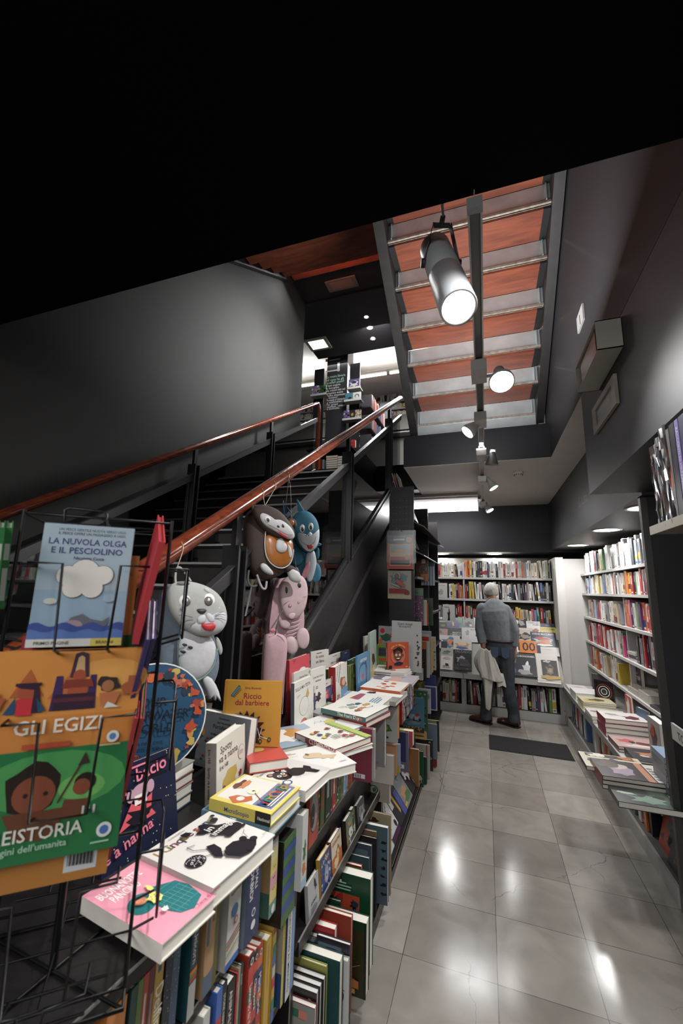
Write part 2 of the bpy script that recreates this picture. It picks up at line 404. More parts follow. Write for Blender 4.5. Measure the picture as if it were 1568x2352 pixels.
# closed dark panel under the stairs (towards the aisle)
mb = MB(); mb.prism([V((-1.0, .4, 0)), V((-1.0, 4.9, 0)), V((-1.0, 4.9, NZ(4.9)-.46)), V((-1.0, .85, NZ(.85)-.46))], V((-.02, 0, 0)), M('1e1a1b', .42, noise=.15, scale=6, spec=.5))
slopebox(mb, -.998, -.975, .9, 4.88, -.60, -.585, M('3a383a', .3, spec=.7))
child(mb, 'side_panel', root)
def railing(x, ys, y0, y1, zr, lab, top=None, inner=1):
    root = STAIR
    zz = lambda y: NZ(y)+zr
    mb = MB(); pts = [(x, y0+(y1-y0)*i/24, zz(y0+(y1-y0)*i/24)) for i in range(25)]
    if top: pts += top
    mb.tube(pts, .033 if x > -1.5 else .028, RAILW, 16); child(mb, 'handrail', root, 'polished red-brown wooden handrail')
    for y in ys:
        mb = MB()
        for s in (-1, 1):
            pr = [V((x-.04, y+s*.028-.007, NZ(y)-.19)), V((x-.04, y+s*.028+.007, NZ(y)-.19)), V((x-.04, y+s*.028+.007, zz(y)-.19)), V((x-.04, y+s*.028-.007, zz(y)-.17))]
            mb.prism(pr, V((.08, 0, 0)), STL)
        mb.box((x-.04, y-.03, NZ(y)-.3), (x-.025, y+.03, zz(y)-.17), STL)
        mb.box((x-.012, y-.02, zz(y)-.19), (x+.012, y+.02, zz(y)-.02), STL)
        child(mb, 'post', root)
    ends = [y0]+list(ys)+[y1]
    for a, b in zip(ends[:-1], ends[1:]):
        if b-a < .25: continue
        g = MB(); slopebox(g, x-.004, x+.004, a+.04, b-.04, .0-.14, zr-.28, GL); child(g, 'glass_panel', root)
        mb = MB(); slopebox(mb, x-.022, x+.022, a+.036, b-.036, zr-.30, zr-.24, STL); slopebox(mb, x-.006, x+.028, a+.036, b-.036, zr-.238, zr-.232, M('4a494c', .25, .5))
        child(mb, 'frame_rail', root)
        mb = MB(); slopebox(mb, x-.022, x+.022, a+.036, b-.036, -.19, -.145, STL); child(mb, 'frame_rail', root)
railing(-1.0, (1.5, 2.98, 4.45), .3, 5.15, .845, 'black steel and glass railing with wooden handrail above the low bookcase, bags hung on it')
railing(-2.35, (1.30, 2.81, 4.09), .3, 5.46, .90, 'black steel and glass railing with wooden handrail along the dark stairwell wall',
        top=[(-2.35, 5.50, NZ(5.46)+.88), (-2.35, 5.52, NZ(5.46)+.82), (-2.35, 5.52, 3.1)])
# ---- upper flight seen from below
PLY = woodm('red_plywood', '5a2a1c', '7e4028', .55, 4, (1, 6, 6))
GALV = M('c2c8ca', .36, .6, noise=.12, scale=7)
root = empty('upper_staircase', (-.04, 3, 3.6)); tag(root, 'steel staircase with red plywood treads seen from below above the aisle', 'staircase')
Y0, Z0, DY, DZ = 4.15, 3.25, .288, .188
for k in range(0, 11):
    y = Y0-DY*k; z = Z0+DZ*k
    mb = MB()
    mb.box((-.62, y-.004, z if k else 3.085), (.52, y+.004, z+.165), GALV)
    mb.box((-.62, y-.02, z), (.52, y+.012, z+.018), M('9a8f84', .5, .4, noise=.35, scale=30))
    mb.box((.49, y-.03, z+.02), (.496, y-.004, z+.15), GALV); mb.box((-.596, y-.03, z+.02), (-.59, y-.004, z+.15), GALV)
    child(mb, 'riser_plate', root, 'galvanised steel riser plate')
    mb = MB(); mb.box((-.575, y-DY+.01, z+.168), (.475, y-.006, z+.19), PLY)
    mb.box((-.62, y-DY+.01, z+.166), (-.575, y-.006, z+.192), BLK); mb.box((.475, y-DY+.01, z+.166), (.52, y-.006, z+.192), BLK)
    child(mb, 'tread', root, 'red-brown plywood tread')
f2 = lambda y: Z0+DZ/DY*(Y0-y)
for x0, x1 in ((-.70, -.62), (.52, .59)):
    mb = MB(); pts = [V((x0, y, f2(y)+dz)) for y, dz in ((4.15, -.09), (.9, -.06), (.9, .25), (4.15, .18))]
    mb.prism(pts, V((x1-x0, 0, 0)), M('1f1c1c', .45, noise=.3, scale=18, spec=.5)); child(mb, 'stringer', root)
root = empty('top_staircase', (-1.6, 4, 5.4)); tag(root, 'topmost stair flight with red treads seen edge-on high in the stairwell', 'staircase')
for k in range(0, 9):
    y = 4.6-.27*k; z = 5.86-.165*k
    mb = MB(); mb.box((-2.42, y-.26, z-.03), (-.9, y, z), PLY); mb.box((-2.42, y-.275, z-.045), (-.9, y-.262, z+.0), M('8d8780', .4, .5, noise=.3, scale=20))
    child(mb, 'tread', root)
mb = MB(); mb.prism([V((-2.49, y, z)) for y, z in ((4.64, 5.84), (2.3, 4.4), (2.3, 4.7), (4.64, 6.1))], V((.06, 0, 0)), STL); child(mb, 'stringer', root)
# ============================================================ lamps
LE = emis('lamp_face', 'fff6ea', 30); LE2 = emis('downlight_face', 'fffaf2', 3.0); LT = emis('tube_face', 'fbfaff', 5); LW = emis('panel_face', 'ffffff', 1.6)
LDIM = emis('upper_tube_face', 'fffbe8', 2.6)
ALU = M('8f9092', .45, .35); ALW = M('b5b3b0', .5)
def light(kind, loc, power, aim=None, **k):
    ld = bpy.data.lights.new(kind.lower()+'_light', kind); ld.energy = power
    for a, b in k.items(): setattr(ld, a, b)
    o = bpy.data.objects.new('scene_light', ld); C.objects.link(o); o.location = loc
    if aim is not None: o.rotation_euler = (V(aim)-V(loc)).to_track_quat('-Z', 'Y').to_euler()
    return o
# track
root = empty('lighting_track', (.01, 3.5, 2.7)); tag(root, 'long thin white ceiling lighting track running above the aisle', 'lighting track')
mb = MB(); mb.box((-.012, 1.125, 2.68), (-.006, 5.95, 2.712), ALW); mb.box((.026, 1.125, 2.68), (.032, 5.95, 2.712), ALW); mb.box((-.012, 1.125, 2.706), (.032, 5.95, 2.712), ALW)
mb.box((-.006, 1.14, 2.69), (.026, 5.95, 2.706), M('5a595a', .4)); child(mb, 'rail', root)
mb = MB(); mb.box((-.013, 1.10, 2.676), (.033, 1.125, 2.714), ALU); child(mb, 'end_cap', root)
mb = MB(); mb.tube([(.01, 1.112, 2.712), (.01, 1.112, 2.75)], .0012, ALW, 6); mb.tube([(.01, 3.0, 2.712), (.01, 3.0, 3.3)], .001, ALU, 6); child(mb, 'wire', root)
def spotlamp(y, dx, aimv, lab, size=.05, on=True, power=25, blk=.075):
    root = empty('track_spotlight', (.01, y, 2.68)); tag(root, lab, 'spotlight')
    mb = MB(); mb.box((-.03, y-.11, 2.625), (.045, y+.04, 2.682), ALW); child(mb, 'driver_box', root)
    c = V((.01+dx, y-.02, 2.615)); a = V(aimv).normalized()
    mb = MB(); mb.tube([(.01, y-.02, 2.63), tuple(c-a*.03)], .008, ALW, 8); child(mb, 'arm', root)
    mb = MB(); mb.lathe(c-a*.075, a, [(0, .0), (0, size*.45), (.045, size*.47), (.06, size*.6), (.11, size), (.13, size*1.02), (.13, size*.94), (.115, size*.9)], ALW if power else ALU, 20); child(mb, 'lamp_head', root)
    if power:
        mb = MB(); mb.lathe(c-a*.075, a, [(.118, 0), (.118, size*.9)], LE, 20); child(mb, 'lens', root, 'glowing lamp face')
        light('SPOT', c+a*.075, power, c+a*1, spot_size=1.9, spot_blend=.8, shadow_soft_size=.04)
spotlamp(2.08, .1, (.05, -.55, -.75), 'glaring track spotlight with white box, nearest on the ceiling track', .06, power=40)
spotlamp(2.72, -.05, (-.6, -.2, -.6), 'track spotlight tilted left, second from the near end of the track', .05, power=60)
spotlamp(3.45, .08, (-.1, .25, -.9), 'unlit grey track spotlight hanging below the dark slab edge', .05, power=0)
spotlamp(4.3, .08, (.45, -.1, -.8), 'small track spotlight tilted right under the white ceiling', .05, power=25)
spotlamp(5.55, .06, (.4, -.2, -.8), 'farthest track spotlight beside the fluorescent fixture', .05, power=14)
# big cylinder spotlight, hung from the dark ceiling
root = empty('cylinder_spotlight', (-.09, 1.2, 2.75)); tag(root, 'large grey cylindrical spotlight on a yoke, hanging in front of the upper stairs', 'spotlight')
f = at(1052, 706, 'y', 1.12); b_ = at(1000, 575, 'y', 1.36)
ax = (f-b_).normalized(); L = (f-b_).length; R = .055
CG = M('a3a5a7', .42, .15)
f = f; mb = MB(); mb.lathe(b_-ax*.03, ax, [(0, 0), (.0, R*.8), (.012, R), (L*.5+.03, R), (L*.5+.031, R*.96), (L*.5+.036, R*.96), (L*.5+.037, R), (L+.03, R), (L+.035, R*.98), (L+.034, R*.86), (L+.012, R*.84)], CG, 40); child(mb, 'housing', root)
mb = MB(); mb.lathe(b_-ax*.03, ax, [(L+.012, 0), (L+.012, R*.84)], LE, 40); child(mb, 'lens', root, 'glowing lamp face')
light('SPOT', f+ax*.02, 42, f+ax, spot_size=1.7, spot_blend=.7, shadow_soft_size=.045)
pv = b_+ax*L*.28; side = ax.cross(V((0, 0, 1))).normalized()
top = at(1014, 512, 'y', 1.3)
mb = MB()
for s in (-1, 1):
    a = pv+side*s*(R+.006); c2 = top+side*s*.03-V((0, 0, .01))
    d = (c2-a); wv = d.cross(side).normalized()*.012
    mb.fbox(a-wv, wv*2, d, side*s*.003, M('77797b', .4, .3))
    mb.lathe(a-side*s*.004, side*s, [(0, .016), (.012, .016), (.012, 0)], M('1a1a1c', .5), 14)
mb.fbox(top-side*.031-V((0, .011, .012)), side*.062, V((0, .022, 0)), V((0, 0, .003)), M('77797b', .4, .3))
child(mb, 'yoke', root)
mb = MB(); mb.tube([top, at(1017, 497, 'y', 1.3)], .009, M('77797b', .4, .3), 10); mb.tube([at(1017, 500, 'y', 1.3), at(1013, 430, 'y', 1.2)], .005, M('b5b3b0', .3, .5), 10)
q = at(1017, 500, 'y', 1.3)
mb.tube([(q.x, q.y, q.z), (q.x, q.y, 3.3)], .004, M('b5b3b0', .3, .5), 8); child(mb, 'stem', root)
# downlights
for i, (x, y, z, lab) in enumerate([(-.617, 6.4, 2.09, 'round recessed downlight over the left part of the back bookcase'), (.143, 6.42, 2.09, 'round recessed downlight over the middle of the back bookcase'),
        (1.04, 5.45, 2.11, 'round recessed downlight in the right soffit, farthest from the viewer'), (1.03, 4.15, 2.11, 'round recessed downlight in the right soffit, middle one of three'), (1.0, 3.1, 2.11, 'round recessed downlight in the right soffit, nearest and partly hidden')]):
    root = empty('recessed_downlight', (x, y, z)); tag(root, lab, 'downlight')
    mb = MB(); mb.lathe((x, y, z-.006), (0, 0, 1), [(.0, .098), (.0, .118), (.006, .12)], M('8d8b88', .4), 32); child(mb, 'trim_ring', root)
    mb = MB(); mb.lathe((x, y, z-.0055), (0, 0, 1), [(0, 0), (0, .1)], LE2, 32); child(mb, 'diffuser', root, 'glowing frosted disc')
    light('AREA', (x, y, z-.03), (12 if i < 2 else 9), (x, y, 0), shape='DISK', size=.2)
# fluorescent fixture
root = empty('fluorescent_fixture', (-.45, 5.6, 2.75)); tag(root, 'long white fluorescent fixture on the ceiling above the back bookcase', 'light fixture')
mb = MB(); mb.box((-1.1, 5.28, 2.70), (-.05, 5.62, 2.748), M('c4c0ba', .6)); mb.box((-1.1, 5.2, 2.715), (-.05, 5.24, 2.748), M('6a5f5a', .5)); child(mb, 'housing', root)
mb = MB(); mb.box((-1.09, 5.55, 2.60), (-.055, 5.66, 2.70), LT); child(mb, 'diffuser', root, 'glowing white diffuser')
mb = MB(); mb.box((-.055, 5.5, 2.59), (-.045, 5.68, 2.72), M('d8d6d2', .5)); child(mb, 'end_cap', root)
light('AREA', (-.57, 5.5, 2.585), 12, (-.57, 5.499, 0), shape='RECTANGLE', size=1.0, size_y=.3)
# smoke detector
mb = MB(); c = at(1190, 1086, 'z', 2.745); mb.lathe((c.x, c.y, 2.749), (0, 0, -1), [(0, .05), (.016, .052), (.02, .04), (.034, .036), (.04, .02), (.04, 0)], M('b3ad9e', .5), 28)
for j in range(12): a = j*PI/6; mb.box((c.x+.0385*math.cos(a)-.003, c.y+.0385*math.sin(a)-.003, 2.715), (c.x+.0385*math.cos(a)+.003, c.y+.0385*math.sin(a)+.003, 2.727), BLK)
o = mb.build('smoke_detector'); tag(o, 'round cream smoke detector on the white ceiling', 'smoke detector')
# rear shop lights (behind the viewer) and soft fill
light('AREA', (-.6, -1.3, 2.7), 120, (-.5, -.6, 0), shape='RECTANGLE', size=2.6, size_y=2.2)
light('AREA', (1.2, -.3, 2.1), 10, (.2, 1.2, 0), shape='DISK', size=.4)
light('AREA', (0.0, 2.6, 2.80), 34, (-.05, 2.9, 4.5), shape='RECTANGLE', size=.5, size_y=1.6)      # added fill aimed upward to brighten the riser plates, no such fixture on the track
light('SPOT', (.35, .75, 2.68), 85, (-.9, 1.5, 1.1), spot_size=1.15, spot_blend=1, shadow_soft_size=.035)  # added spot without a fixture, brightens the hanging bags and near books
light('AREA', (-1.7, 4.3, 5.75), 60, (-1.7, 3.0, 1.8), shape='RECTANGLE', size=1.0, size_y=.3)  # added fill above the stairs to bring out the nosings, no lamp modelled
# stairwell lamps of the upper floor
light('SPOT', (-.95, 4.9, 4.9), 420, (-2.5, 3.9, 4.05), spot_size=1.1, spot_blend=1, shadow_soft_size=.2)
light('AREA', (-1.6, 7.6, 5.8), 60, (-1.6, 7.4, 3), shape='RECTANGLE', size=2.5, size_y=1.5)
light('AREA', (-1.6, 5.9, 5.8), 30, (-1.6, 7.2, 4.2), shape='DISK', size=.5)
w = bpy.data.worlds.new('world'); bpy.context.scene.world = w; w.use_nodes = True
w.node_tree.nodes['Background'].inputs[0].default_value = (.75, .82, 1, 1); w.node_tree.nodes['Background'].inputs[1].default_value = .05
sc = bpy.context.scene
sc.view_settings.view_transform = 'Standard'; sc.view_settings.look = 'None'; sc.view_settings.gamma = 1; sc.view_settings.use_curve_mapping = False
sc.view_settings.exposure = .55
# ============================================================ low bookcase on the left and everything on it
zA = lambda x, y: (60+x/3.92, 2100+y/3.92)
zB = lambda x, y: (400+x/5.2267, 1950+y/5.2267)
zC = lambda x, y: (630+x/5.2267, 1750+y/5.2267)
zD = lambda x, y: (620+x/5.6, 2000+y/5.6)
z4 = lambda x, y: (400+x/3.136, 1550+y/3.136)
z5 = lambda x, y: (200+x/2.24, 1900+y/2.24)
z6 = lambda x, y: (650+x/3.92, 1350+y/3.92)
zE = lambda x, y: (800+x/5.882, 1600+y/5.882)
z2 = lambda x, y: (x/3.484, 1700+y/3.484)
z1 = lambda x, y: (x/3.484, 1150+y/3.484)
zF = lambda x, y: (840+x/7.84, 1400+y/7.84)
zG = lambda x, y: (780+x/6.533, 1060+y/6.533)
CASE = M('1a1617', .42, noise=.15, scale=8)
EDGE = M('8e8a86', .35, .5)
ZT = .92
root = empty('low_bookcase', (-.78, 2, 0)); tag(root, 'long low black bookcase crammed with picture books along the staircase', 'bookcase')
mb = MB(); mb.prism([V(p) for p in ((-.95, .3, ZT-.03), (-.615, .3, ZT-.03), (-.572, .70, ZT-.03), (-.548, 1.0, ZT-.03), (-.548, 3.6, ZT-.03), (-.95, 3.6, ZT-.03))], (0, 0, .03), CASE)
for (xa, ya), (xb, yb) in (((-.615, .3), (-.572, .70)), ((-.572, .70), (-.548, 1.0)), ((-.548, 1.0), (-.548, 3.6))): mb.prism([V((xa, ya, ZT-.006)), V((xa+.002, ya, ZT-.006)), V((xb+.002, yb, ZT-.006)), V((xb, yb, ZT-.006))], (0, 0, .005), EDGE)
if 1: pass; child(mb, 'top_board', root)
mb = MB(); mb.box((-.95, .3, .0), (-.94, 3.6, ZT-.03), CASE); child(mb, 'back_panel', root)
for y in (.3, 1.33, 2.47, 3.585):
    mb = MB(); mb.box((-.94, y-.014, 0), (-.585, y+.014, ZT-.03), CASE); mb.box((-.5855, y-.012, .05), (-.584, y-.006, ZT-.03), EDGE); child(mb, 'upright', root)
for y0, y1, z, xf in ((.314, 1.316, .70, -.592), (.314, 1.316, .42, -.583), (1.344, 2.456, .70, -.585), (2.484, 3.571, .69, -.575), (2.484, 3.571, .40, -.575), (.314, 1.316, .07, -.57), (1.344, 2.456, .07, -.55), (2.484, 3.571, .07, -.53)):
    mb = MB(); mb.box((-.95, y0, z-.025), (xf, y1, z), CASE); mb.box((xf, y0, z-.004), (xf+.0012, y1, z), EDGE); child(mb, 'shelf', root)
mb = MB(); mb.box((-.70, 1.344, .447), (-.572, 2.456, .462), CASE); mb.box((-.576, 1.344, .462), (-.572, 2.456, .485), CASE); mb.box((-.5765, 1.344, .4848), (-.5715, 2.456, .4868), EDGE)
mb.box((-.64, 1.344, .462), (-.625, 2.456, .674), CASE); child(mb, 'display_ledge', root)
mb = MB(); mb.box((-.545, 2.0, 0), (-.53, 3.6, .066), CASE); mb.box((-.56, .3, 0), (-.55, 2.0, .06), CASE); child(mb, 'kick_board', root)

def tx(t, c='f0ece4', f=.55, rot90=True, y0=.08, y1=.92, sx=1):
    """title running down a spine"""
    def fn(a):
        vs, fs, w = textgeo(t); L = (y1-y0)*a.h; k = f*a.w/.72
        s_ = min(1.0, L/(w*k)) if w else 1
        a.text(t, .5-f/2, y1, f*a.w/a.h, c, rot=-PI/2, sx=s_*sx)
    return fn
def dummyspine(seed, c):
    def fn(a):
        r = random.Random(seed)
        v = .12
        a.rect(c, .28, r.uniform(.3, .45), .62, r.uniform(.75, .9))
        a.rect(c, .2, .06, .8, .1)
    return fn
def side(TL, TR, zb, col, label, xf=-.56, depth=.22, art=None, zt=None, spcol=None, xface=None, n='book', cat='book', soft=False, faceart=None, group=None, pages=None):
    a = at(*TL, 'x', xf); b = at(*TR, 'x', xf); y0, y1 = sorted((a.y, b.y)); z1 = zt or max(a.z, b.z)
    t = max(.006, y1-y0)
    # spine towards the aisle: X into shelf (-x), N towards viewer (-y)
    return book(V((xf, y0, zb)), V((-1, 0, 0)), V((0, 0, 1)), V((0, -1, 0)), depth, z1-zb, t, col, faceart, art, label=label, name=n, cat=cat, soft=soft, spcol=spcol, group=group, pages=pages)
def rside(a): return a
def perp(TL, TR, BR, xr, t, col, label, art=None, zb=None, spineart=None, y=None, soft=False, fore=True, n='book', cat='book', w=None):
    """standing across the shelf with its cover towards the viewer (-y); right-hand edge on plane x=xr"""
    if y is None:
        if BR is not None: q = at(*BR, 'x', xr); y = q.y; zb = q.z if zb is None else zb
        else: y = at(*TR, 'x', xr).y
    if BR is not None and zb is None: zb = at(*BR, 'y', y).z
    tr = at(*TR, 'y', y); 
    w = w or (min(.30, max(.08, xr-at(*TL, 'y', y).x)) if TL else .2)
    h = tr.z-zb
    if h < .05: print('PERP?', label, h)
    return book(V((xr-w, y, zb)), V((1, 0, 0)), V((0, 0, 1)), V((0, -1, 0)), w, h, t, col, art, None, label=label, soft=soft, name=n, cat=cat)
def perps(TR, xr, zb, h, w, t, col, label, art=None, **k):
    """as perp, from its top right corner only"""
    q = at(*TR, 'x', xr)
    return book(V((xr-w, q.y, zb)), V((1, 0, 0)), V((0, 0, 1)), V((0, -1, 0)), w, (q.z-zb), t, col, art, None, label=label, **k)

# ---------- lying on the top board
def a_pink(a):
    a.rect('d98f9e', .0, .0, 1, 1)
    a.text('BUONANOTTE', .08, .80, .10, 'e9e4dd', wmax=.70); a.text('PANCINO', .16, .68, .10, 'e9e4dd', wmax=.45)
    T = '1f6a6c'; L = '7fb0aa'
    a.ell(T, .34, .48, .20, .13, rot=-.5)
    a.poly(T, [(.42, .40), (.55, .55), (.62, .58), (.92, .46), (.97, .32), (.90, .12), (.66, .06), (.50, .12), (.44, .22)])
    for i in range(7): a.line(L, [(.46+.07*i, .40+.02*math.sin(i)), (.52+.065*i, .08+.02*i)], .004)
    for i in range(5): a.line(L, [(.48, .16+.08*i), (.93, .16+.075*i)], .004)
    a.ell('c8655a', .335, .50, .085); a.ell('c98768', .345, .49, .078)
    for u in (.33, .37): a.ell('2a2020', u, .485, .006)
    a.blob('d9cf7a', .50, .44, .11, .07, 3); a.blob('d9cf7a', .58, .56, .035, .05, 5)
    for i in range(9): a.ell('2c4a3c', .44+.02*i, .43+.03*math.sin(i*2.1), .008)
    a.blob('dedad2', .40, .24, .05, .03, 8)
    a.text('Terre di mezzo', .66, .02, .03, '7a2b3c')
flat([(186.6, 2058.8), (324, 1972.7), (494.6, 2058.5), (374, 2170)], ZT+.012, .028, 'cfcac0', 'pink board book with a teal check blanket, overhanging the nearest corner of the low bookcase', a_pink)
mb = None
def a_sensi(a):
    a.rect('c9c5be', 0, 0, 1, 1)
    cols = ['8a6a2c', '1f3a5c', '8a6a2c', '5a6a3c', '6c3040', '3a3a3a', '7a5a20', '5c2c2c', '3a5a4a', '8a3a2c']
    x = .06
    for i, ch in enumerate('I Cinque sensi'):
        if ch != ' ': a.text(ch, x, .79, .12, cols[i % 10])
        x += .038 if ch in 'Ii ' else .074
    a.text('Cristina Dell\'Orto', .30, .93, .022, '4a4644')
    K = '14101a'
    a.ell(K, .19, .42, .11, .10, rot=-.3)
    R = random.Random(4)
    for i in range(60):
        t = R.uniform(0, 2*PI); q = math.sqrt(R.random())
        a.mb.poly([a.P(.19+.10*q*math.cos(t)+.005*math.cos(j), .42+.09*q*math.sin(t)+.007*math.sin(j)) for j in (0, 1.57, 3.14, 4.7)], M('d8d4cc', .4))
    a.up()
    a.line(K, [(.28, .40), (.42, .32), (.50, .22)], .008); a.line(K, [(.38, .62), (.30, .66), (.30, .56), (.42, .42)], .009)
    a.poly(K, [(.34, .30), (.42, .50), (.50, .46), (.48, .34), (.38, .22)])
    a.poly(K, [(.52, .76), (.58, .68), (.66, .66), (.80, .52), (.86, .60), (.78, .70), (.74, .82), (.66, .86), (.62, .78)])
    for u, v, r in ((.86, .52, .04), (.92, .50, .045), (.98 - .04, .42, .03), (.80, .46, .05), (.72, .44, .05)): a.ell(K, u, v, r)
    a.poly(K, [(.60, .60), (.72, .72), (.86, .62), (.96, .46), (.90, .40), (.74, .40)])
    a.blob(K, .46, .84, .05, .05, 4); a.ell(K, .84, .78, .055, .045, rot=.4); a.ell(K, .90, .86, .028)
    a.poly(K, [(.40, .20), (.50, .30), (.62, .30), (.74, .20), (.78, .10), (.70, .04), (.58, .02), (.46, .06)])
    for u, v in ((.46, .22), (.72, .24), (.78, .14), (.62, .06)): a.ell(K, u, v, .045)
    a.line(K, [(.76, .2), (.80, .30), (.86, .34)], .006)
    a.text('in', .62, .64, .10, 'd8d4cc', rot=.06); a.text('immagini', .60, .53, .095, 'd8d4cc', rot=.06, wmax=.38)
    a.text('Ed. Libri', .88, .08, .02, '3a3a3a', rot=0)
flat([(319.6, 1966), (478, 1865.7), (633.7, 1914.5), (494.6, 2038)], ZT+.014, .036, 'b7b3ac', 'large white board book with black silhouettes, lying beside the pink board book', a_sensi)
def a_micro(a):
    a.rect('c9b95c', 0, 0, 1, 1); a.rect('cdc9c2', .10, .05, .97, .95)
    a.rect('6d7289', .12, .06, .95, .36)
    a.poly('b0603c', [(.03, .62), (.16, .78), (.28, .70), (.30, .55), (.36, .50), (.24, .42), (.14, .48)])
    a.ell('cdc9c2', .2, .6, .07); a.blob('5c3424', .60, .86, .16, .06, 2); a.blob('b97a4e', .66, .78, .18, .05, 3)
    a.ell('cfcf9a', .5, .55, .11); a.ell('d8d4c0', .5, .55, .09); a.blob('1a1a1a', .5, .55, .04, .03, 7, amp=.7)
    a.line('8a3a24', [(.45, .5), (.28, .30)], .014)
    x = .14
    for i, ch in enumerate('MiCrOscOpiO'):
        a.text(ch, x, .15, .16, ['2c4a7a', 'a33a2c', '2c6a5a', '8a8a3c', 'b8742c'][i % 5]); x += .055 if ch == 'i' else .082
    a.lines('d8d4cc', .16, .07, .15, 2, .7)
def s_micro(a):
    a.rect('c9b95c', 0, 0, 1, 1); a.rect('1c1c20', 0, 0, 1, .24)
    a.text('MicroScopio', .25, .74, .058, '2c4a7a', rot=-PI/2)
    a.text('National', .3, .20, .04, 'd9d4c8', rot=-PI/2)
flat([(479.7, 1834.8), (559, 1779), (691.8, 1806.7), (623, 1869)], ZT+.034, .028, 'c9b95c', 'thick yellow children\'s science book with a microscope title, lying on a blue book', a_micro, s_micro)
flat([(468, 1857.5), (556, 1790), (689, 1829), (612, 1903)], ZT+.001, .031, '5d7c8a', 'slate blue hardback lying under the yellow science book', None)
def a_bear(a):
    a.rect('ccc9c3', 0, 0, 1, 1); K = '171112'
    a.text('Posso farlo anch\'io!', .05, .86, .07, '2c2624', wmax=.62)
    a.ell(K, .30, .58, .16, .17); a.ell(K, .20, .74, .07); a.ell(K, .42, .74, .07); a.ell('a87a6a', .20, .74, .04); a.ell('a87a6a', .42, .74, .04)
    for u in (.25, .36): a.ell('d8d4cc', u, .60, .042); a.ell(K, u, .60, .022)
    a.ell('a87a5c', .31, .53, .05, .035); a.ell(K, .31, .54, .018)
    a.poly(K, [(.36, .46), (.48, .60), (.66, .56), (.74, .42), (.84, .46), (.86, .34), (.76, .26), (.70, .34), (.56, .30), (.44, .34)])
    a.poly(K, [(.46, .55), (.56, .72), (.62, .68), (.56, .52)]); a.poly(K, [(.64, .34), (.70, .14), (.80, .12), (.76, .36)])
    a.text('Louise Yates', .80, .20, .03, '2c2624', rot=PI/2)
flat([(588, 1778), (659, 1731), (747.6, 1773), (688.6, 1826)], ZT+.001, .030, 'ccc9c3', 'white picture book with a black bear drawing lying behind the yellow science book', a_bear)
def a_dog(a):
    a.rect('cecbc5', 0, 0, 1, 1); a.text('Il pulcino', .06, .72, .07, 'c6b98a'); a.lines('77736c', .08, .82, .90, 2, .3)
    B = 'bfa98a'
    a.ell('4a3c30', .56, .62, .155, .105); a.ell(B, .56, .62, .15, .10)
    a.poly(B, [(.44, .68), (.56, .66), (.84, .50), (.88, .42), (.78, .40), (.62, .48), (.48, .54)])
    for u, v in ((.66, .44), (.78, .38), (.86, .46)): a.ell(B, u, v, .04, .03)
    a.ell('7a5a44', .50, .70, .03, .05); a.text('babalibri', .80, .16, .03, '3a3632')
flat([(668, 1721), (671, 1719), (793.8, 1747.7), (747, 1796)], ZT+.001, .030, 'cecbc5', 'white picture book with a sleeping beige dog, lying beside the bear book', a_dog, dims=(.235, .205), ang=.92)
def a_clem(a):
    a.rect('cdc9c0', 0, 0, 1, 1)
    R = random.Random(7)
    for i in range(16): a.poly('9aa860', [(.84, i/16), (.78, (i+.5)/16), (.84, (i+1)/16)])
    a.rect('9aa860', .84, 0, 1, 1)
    a.text('CLEMENTINA', .50, .20, .085, 'a8938c', rot=PI/2*0, wmax=.30)
    for u, v, c in ((.18, .72, 'b88a2c'), (.24, .60, '3a4a6c'), (.30, .74, '8a3c2c'), (.22, .46, 'c6b04c'), (.60, .74, 'a84c2c'), (.68, .48, '7a3c20'), (.60, .30, 'a83a3a'), (.70, .22, 'b0584c'), (.36, .5, '5c6a4c')):
        a.blob(c, u, v, .05, .045, int(u*100)); a.blob('24201e', u+.04, v-.03, .018, .02, int(v*100))
    a.ell('7a2c24', .60, .74, .022); a.lines('6a6660', .34, .28, .42, 3, .2)
def s_clem(a):
    a.rect('7c2a24', 0, 0, 1, 1); a.text('CLEMENTINA', .25, .62, .075, 'dcd4c8', rot=-PI/2); a.rect('b0a8a0', .15, .72, .85, .96); a.ell('d0c8bc', .5, .06, .16)
flat([(701, 1699), (728, 1663), (827.3, 1674), (801.8, 1715)], ZT+.019, .024, '7c2a24', 'white and green picture book with a dark red spine, lying on a white book', a_clem, s_clem, dims=(.205, .235), ang=1.12)
flat([(699, 1712), (729, 1672), (830, 1684), (800, 1737)], ZT+.001, .017, 'cfccc6', 'thin white picture book with a green spine, under the red-spined one', None, lambda a: a.rect('4c6a4c', .1, 0, .9, .98), dims=(.21, .25), ang=1.05)
def a_yel(a):
    a.rect('cdcac4', 0, 0, 1, 1); a.ell('1a1a1a', .70, .62, .15, .10); a.ell('c6b85c', .70, .62, .143, .094); a.ell('cdcac4', .62, .74, .06, .05)
    a.line('1a1a1a', [(.1, .3), (.2, .5), (.16, .55), (.28, .48), (.4, .5)], .006); a.line('1a1a1a', [(.3, .72), (.42, .8), (.5, .7), (.6, .78)], .006)
flat([(676, 1672), (722, 1644), (824, 1661), (800, 1684)], ZT+.001, .012, 'cdcac4', 'white picture book with a yellow ball drawing, partly under the green-edged book', a_yel, dims=(.20, .24), ang=1.25)
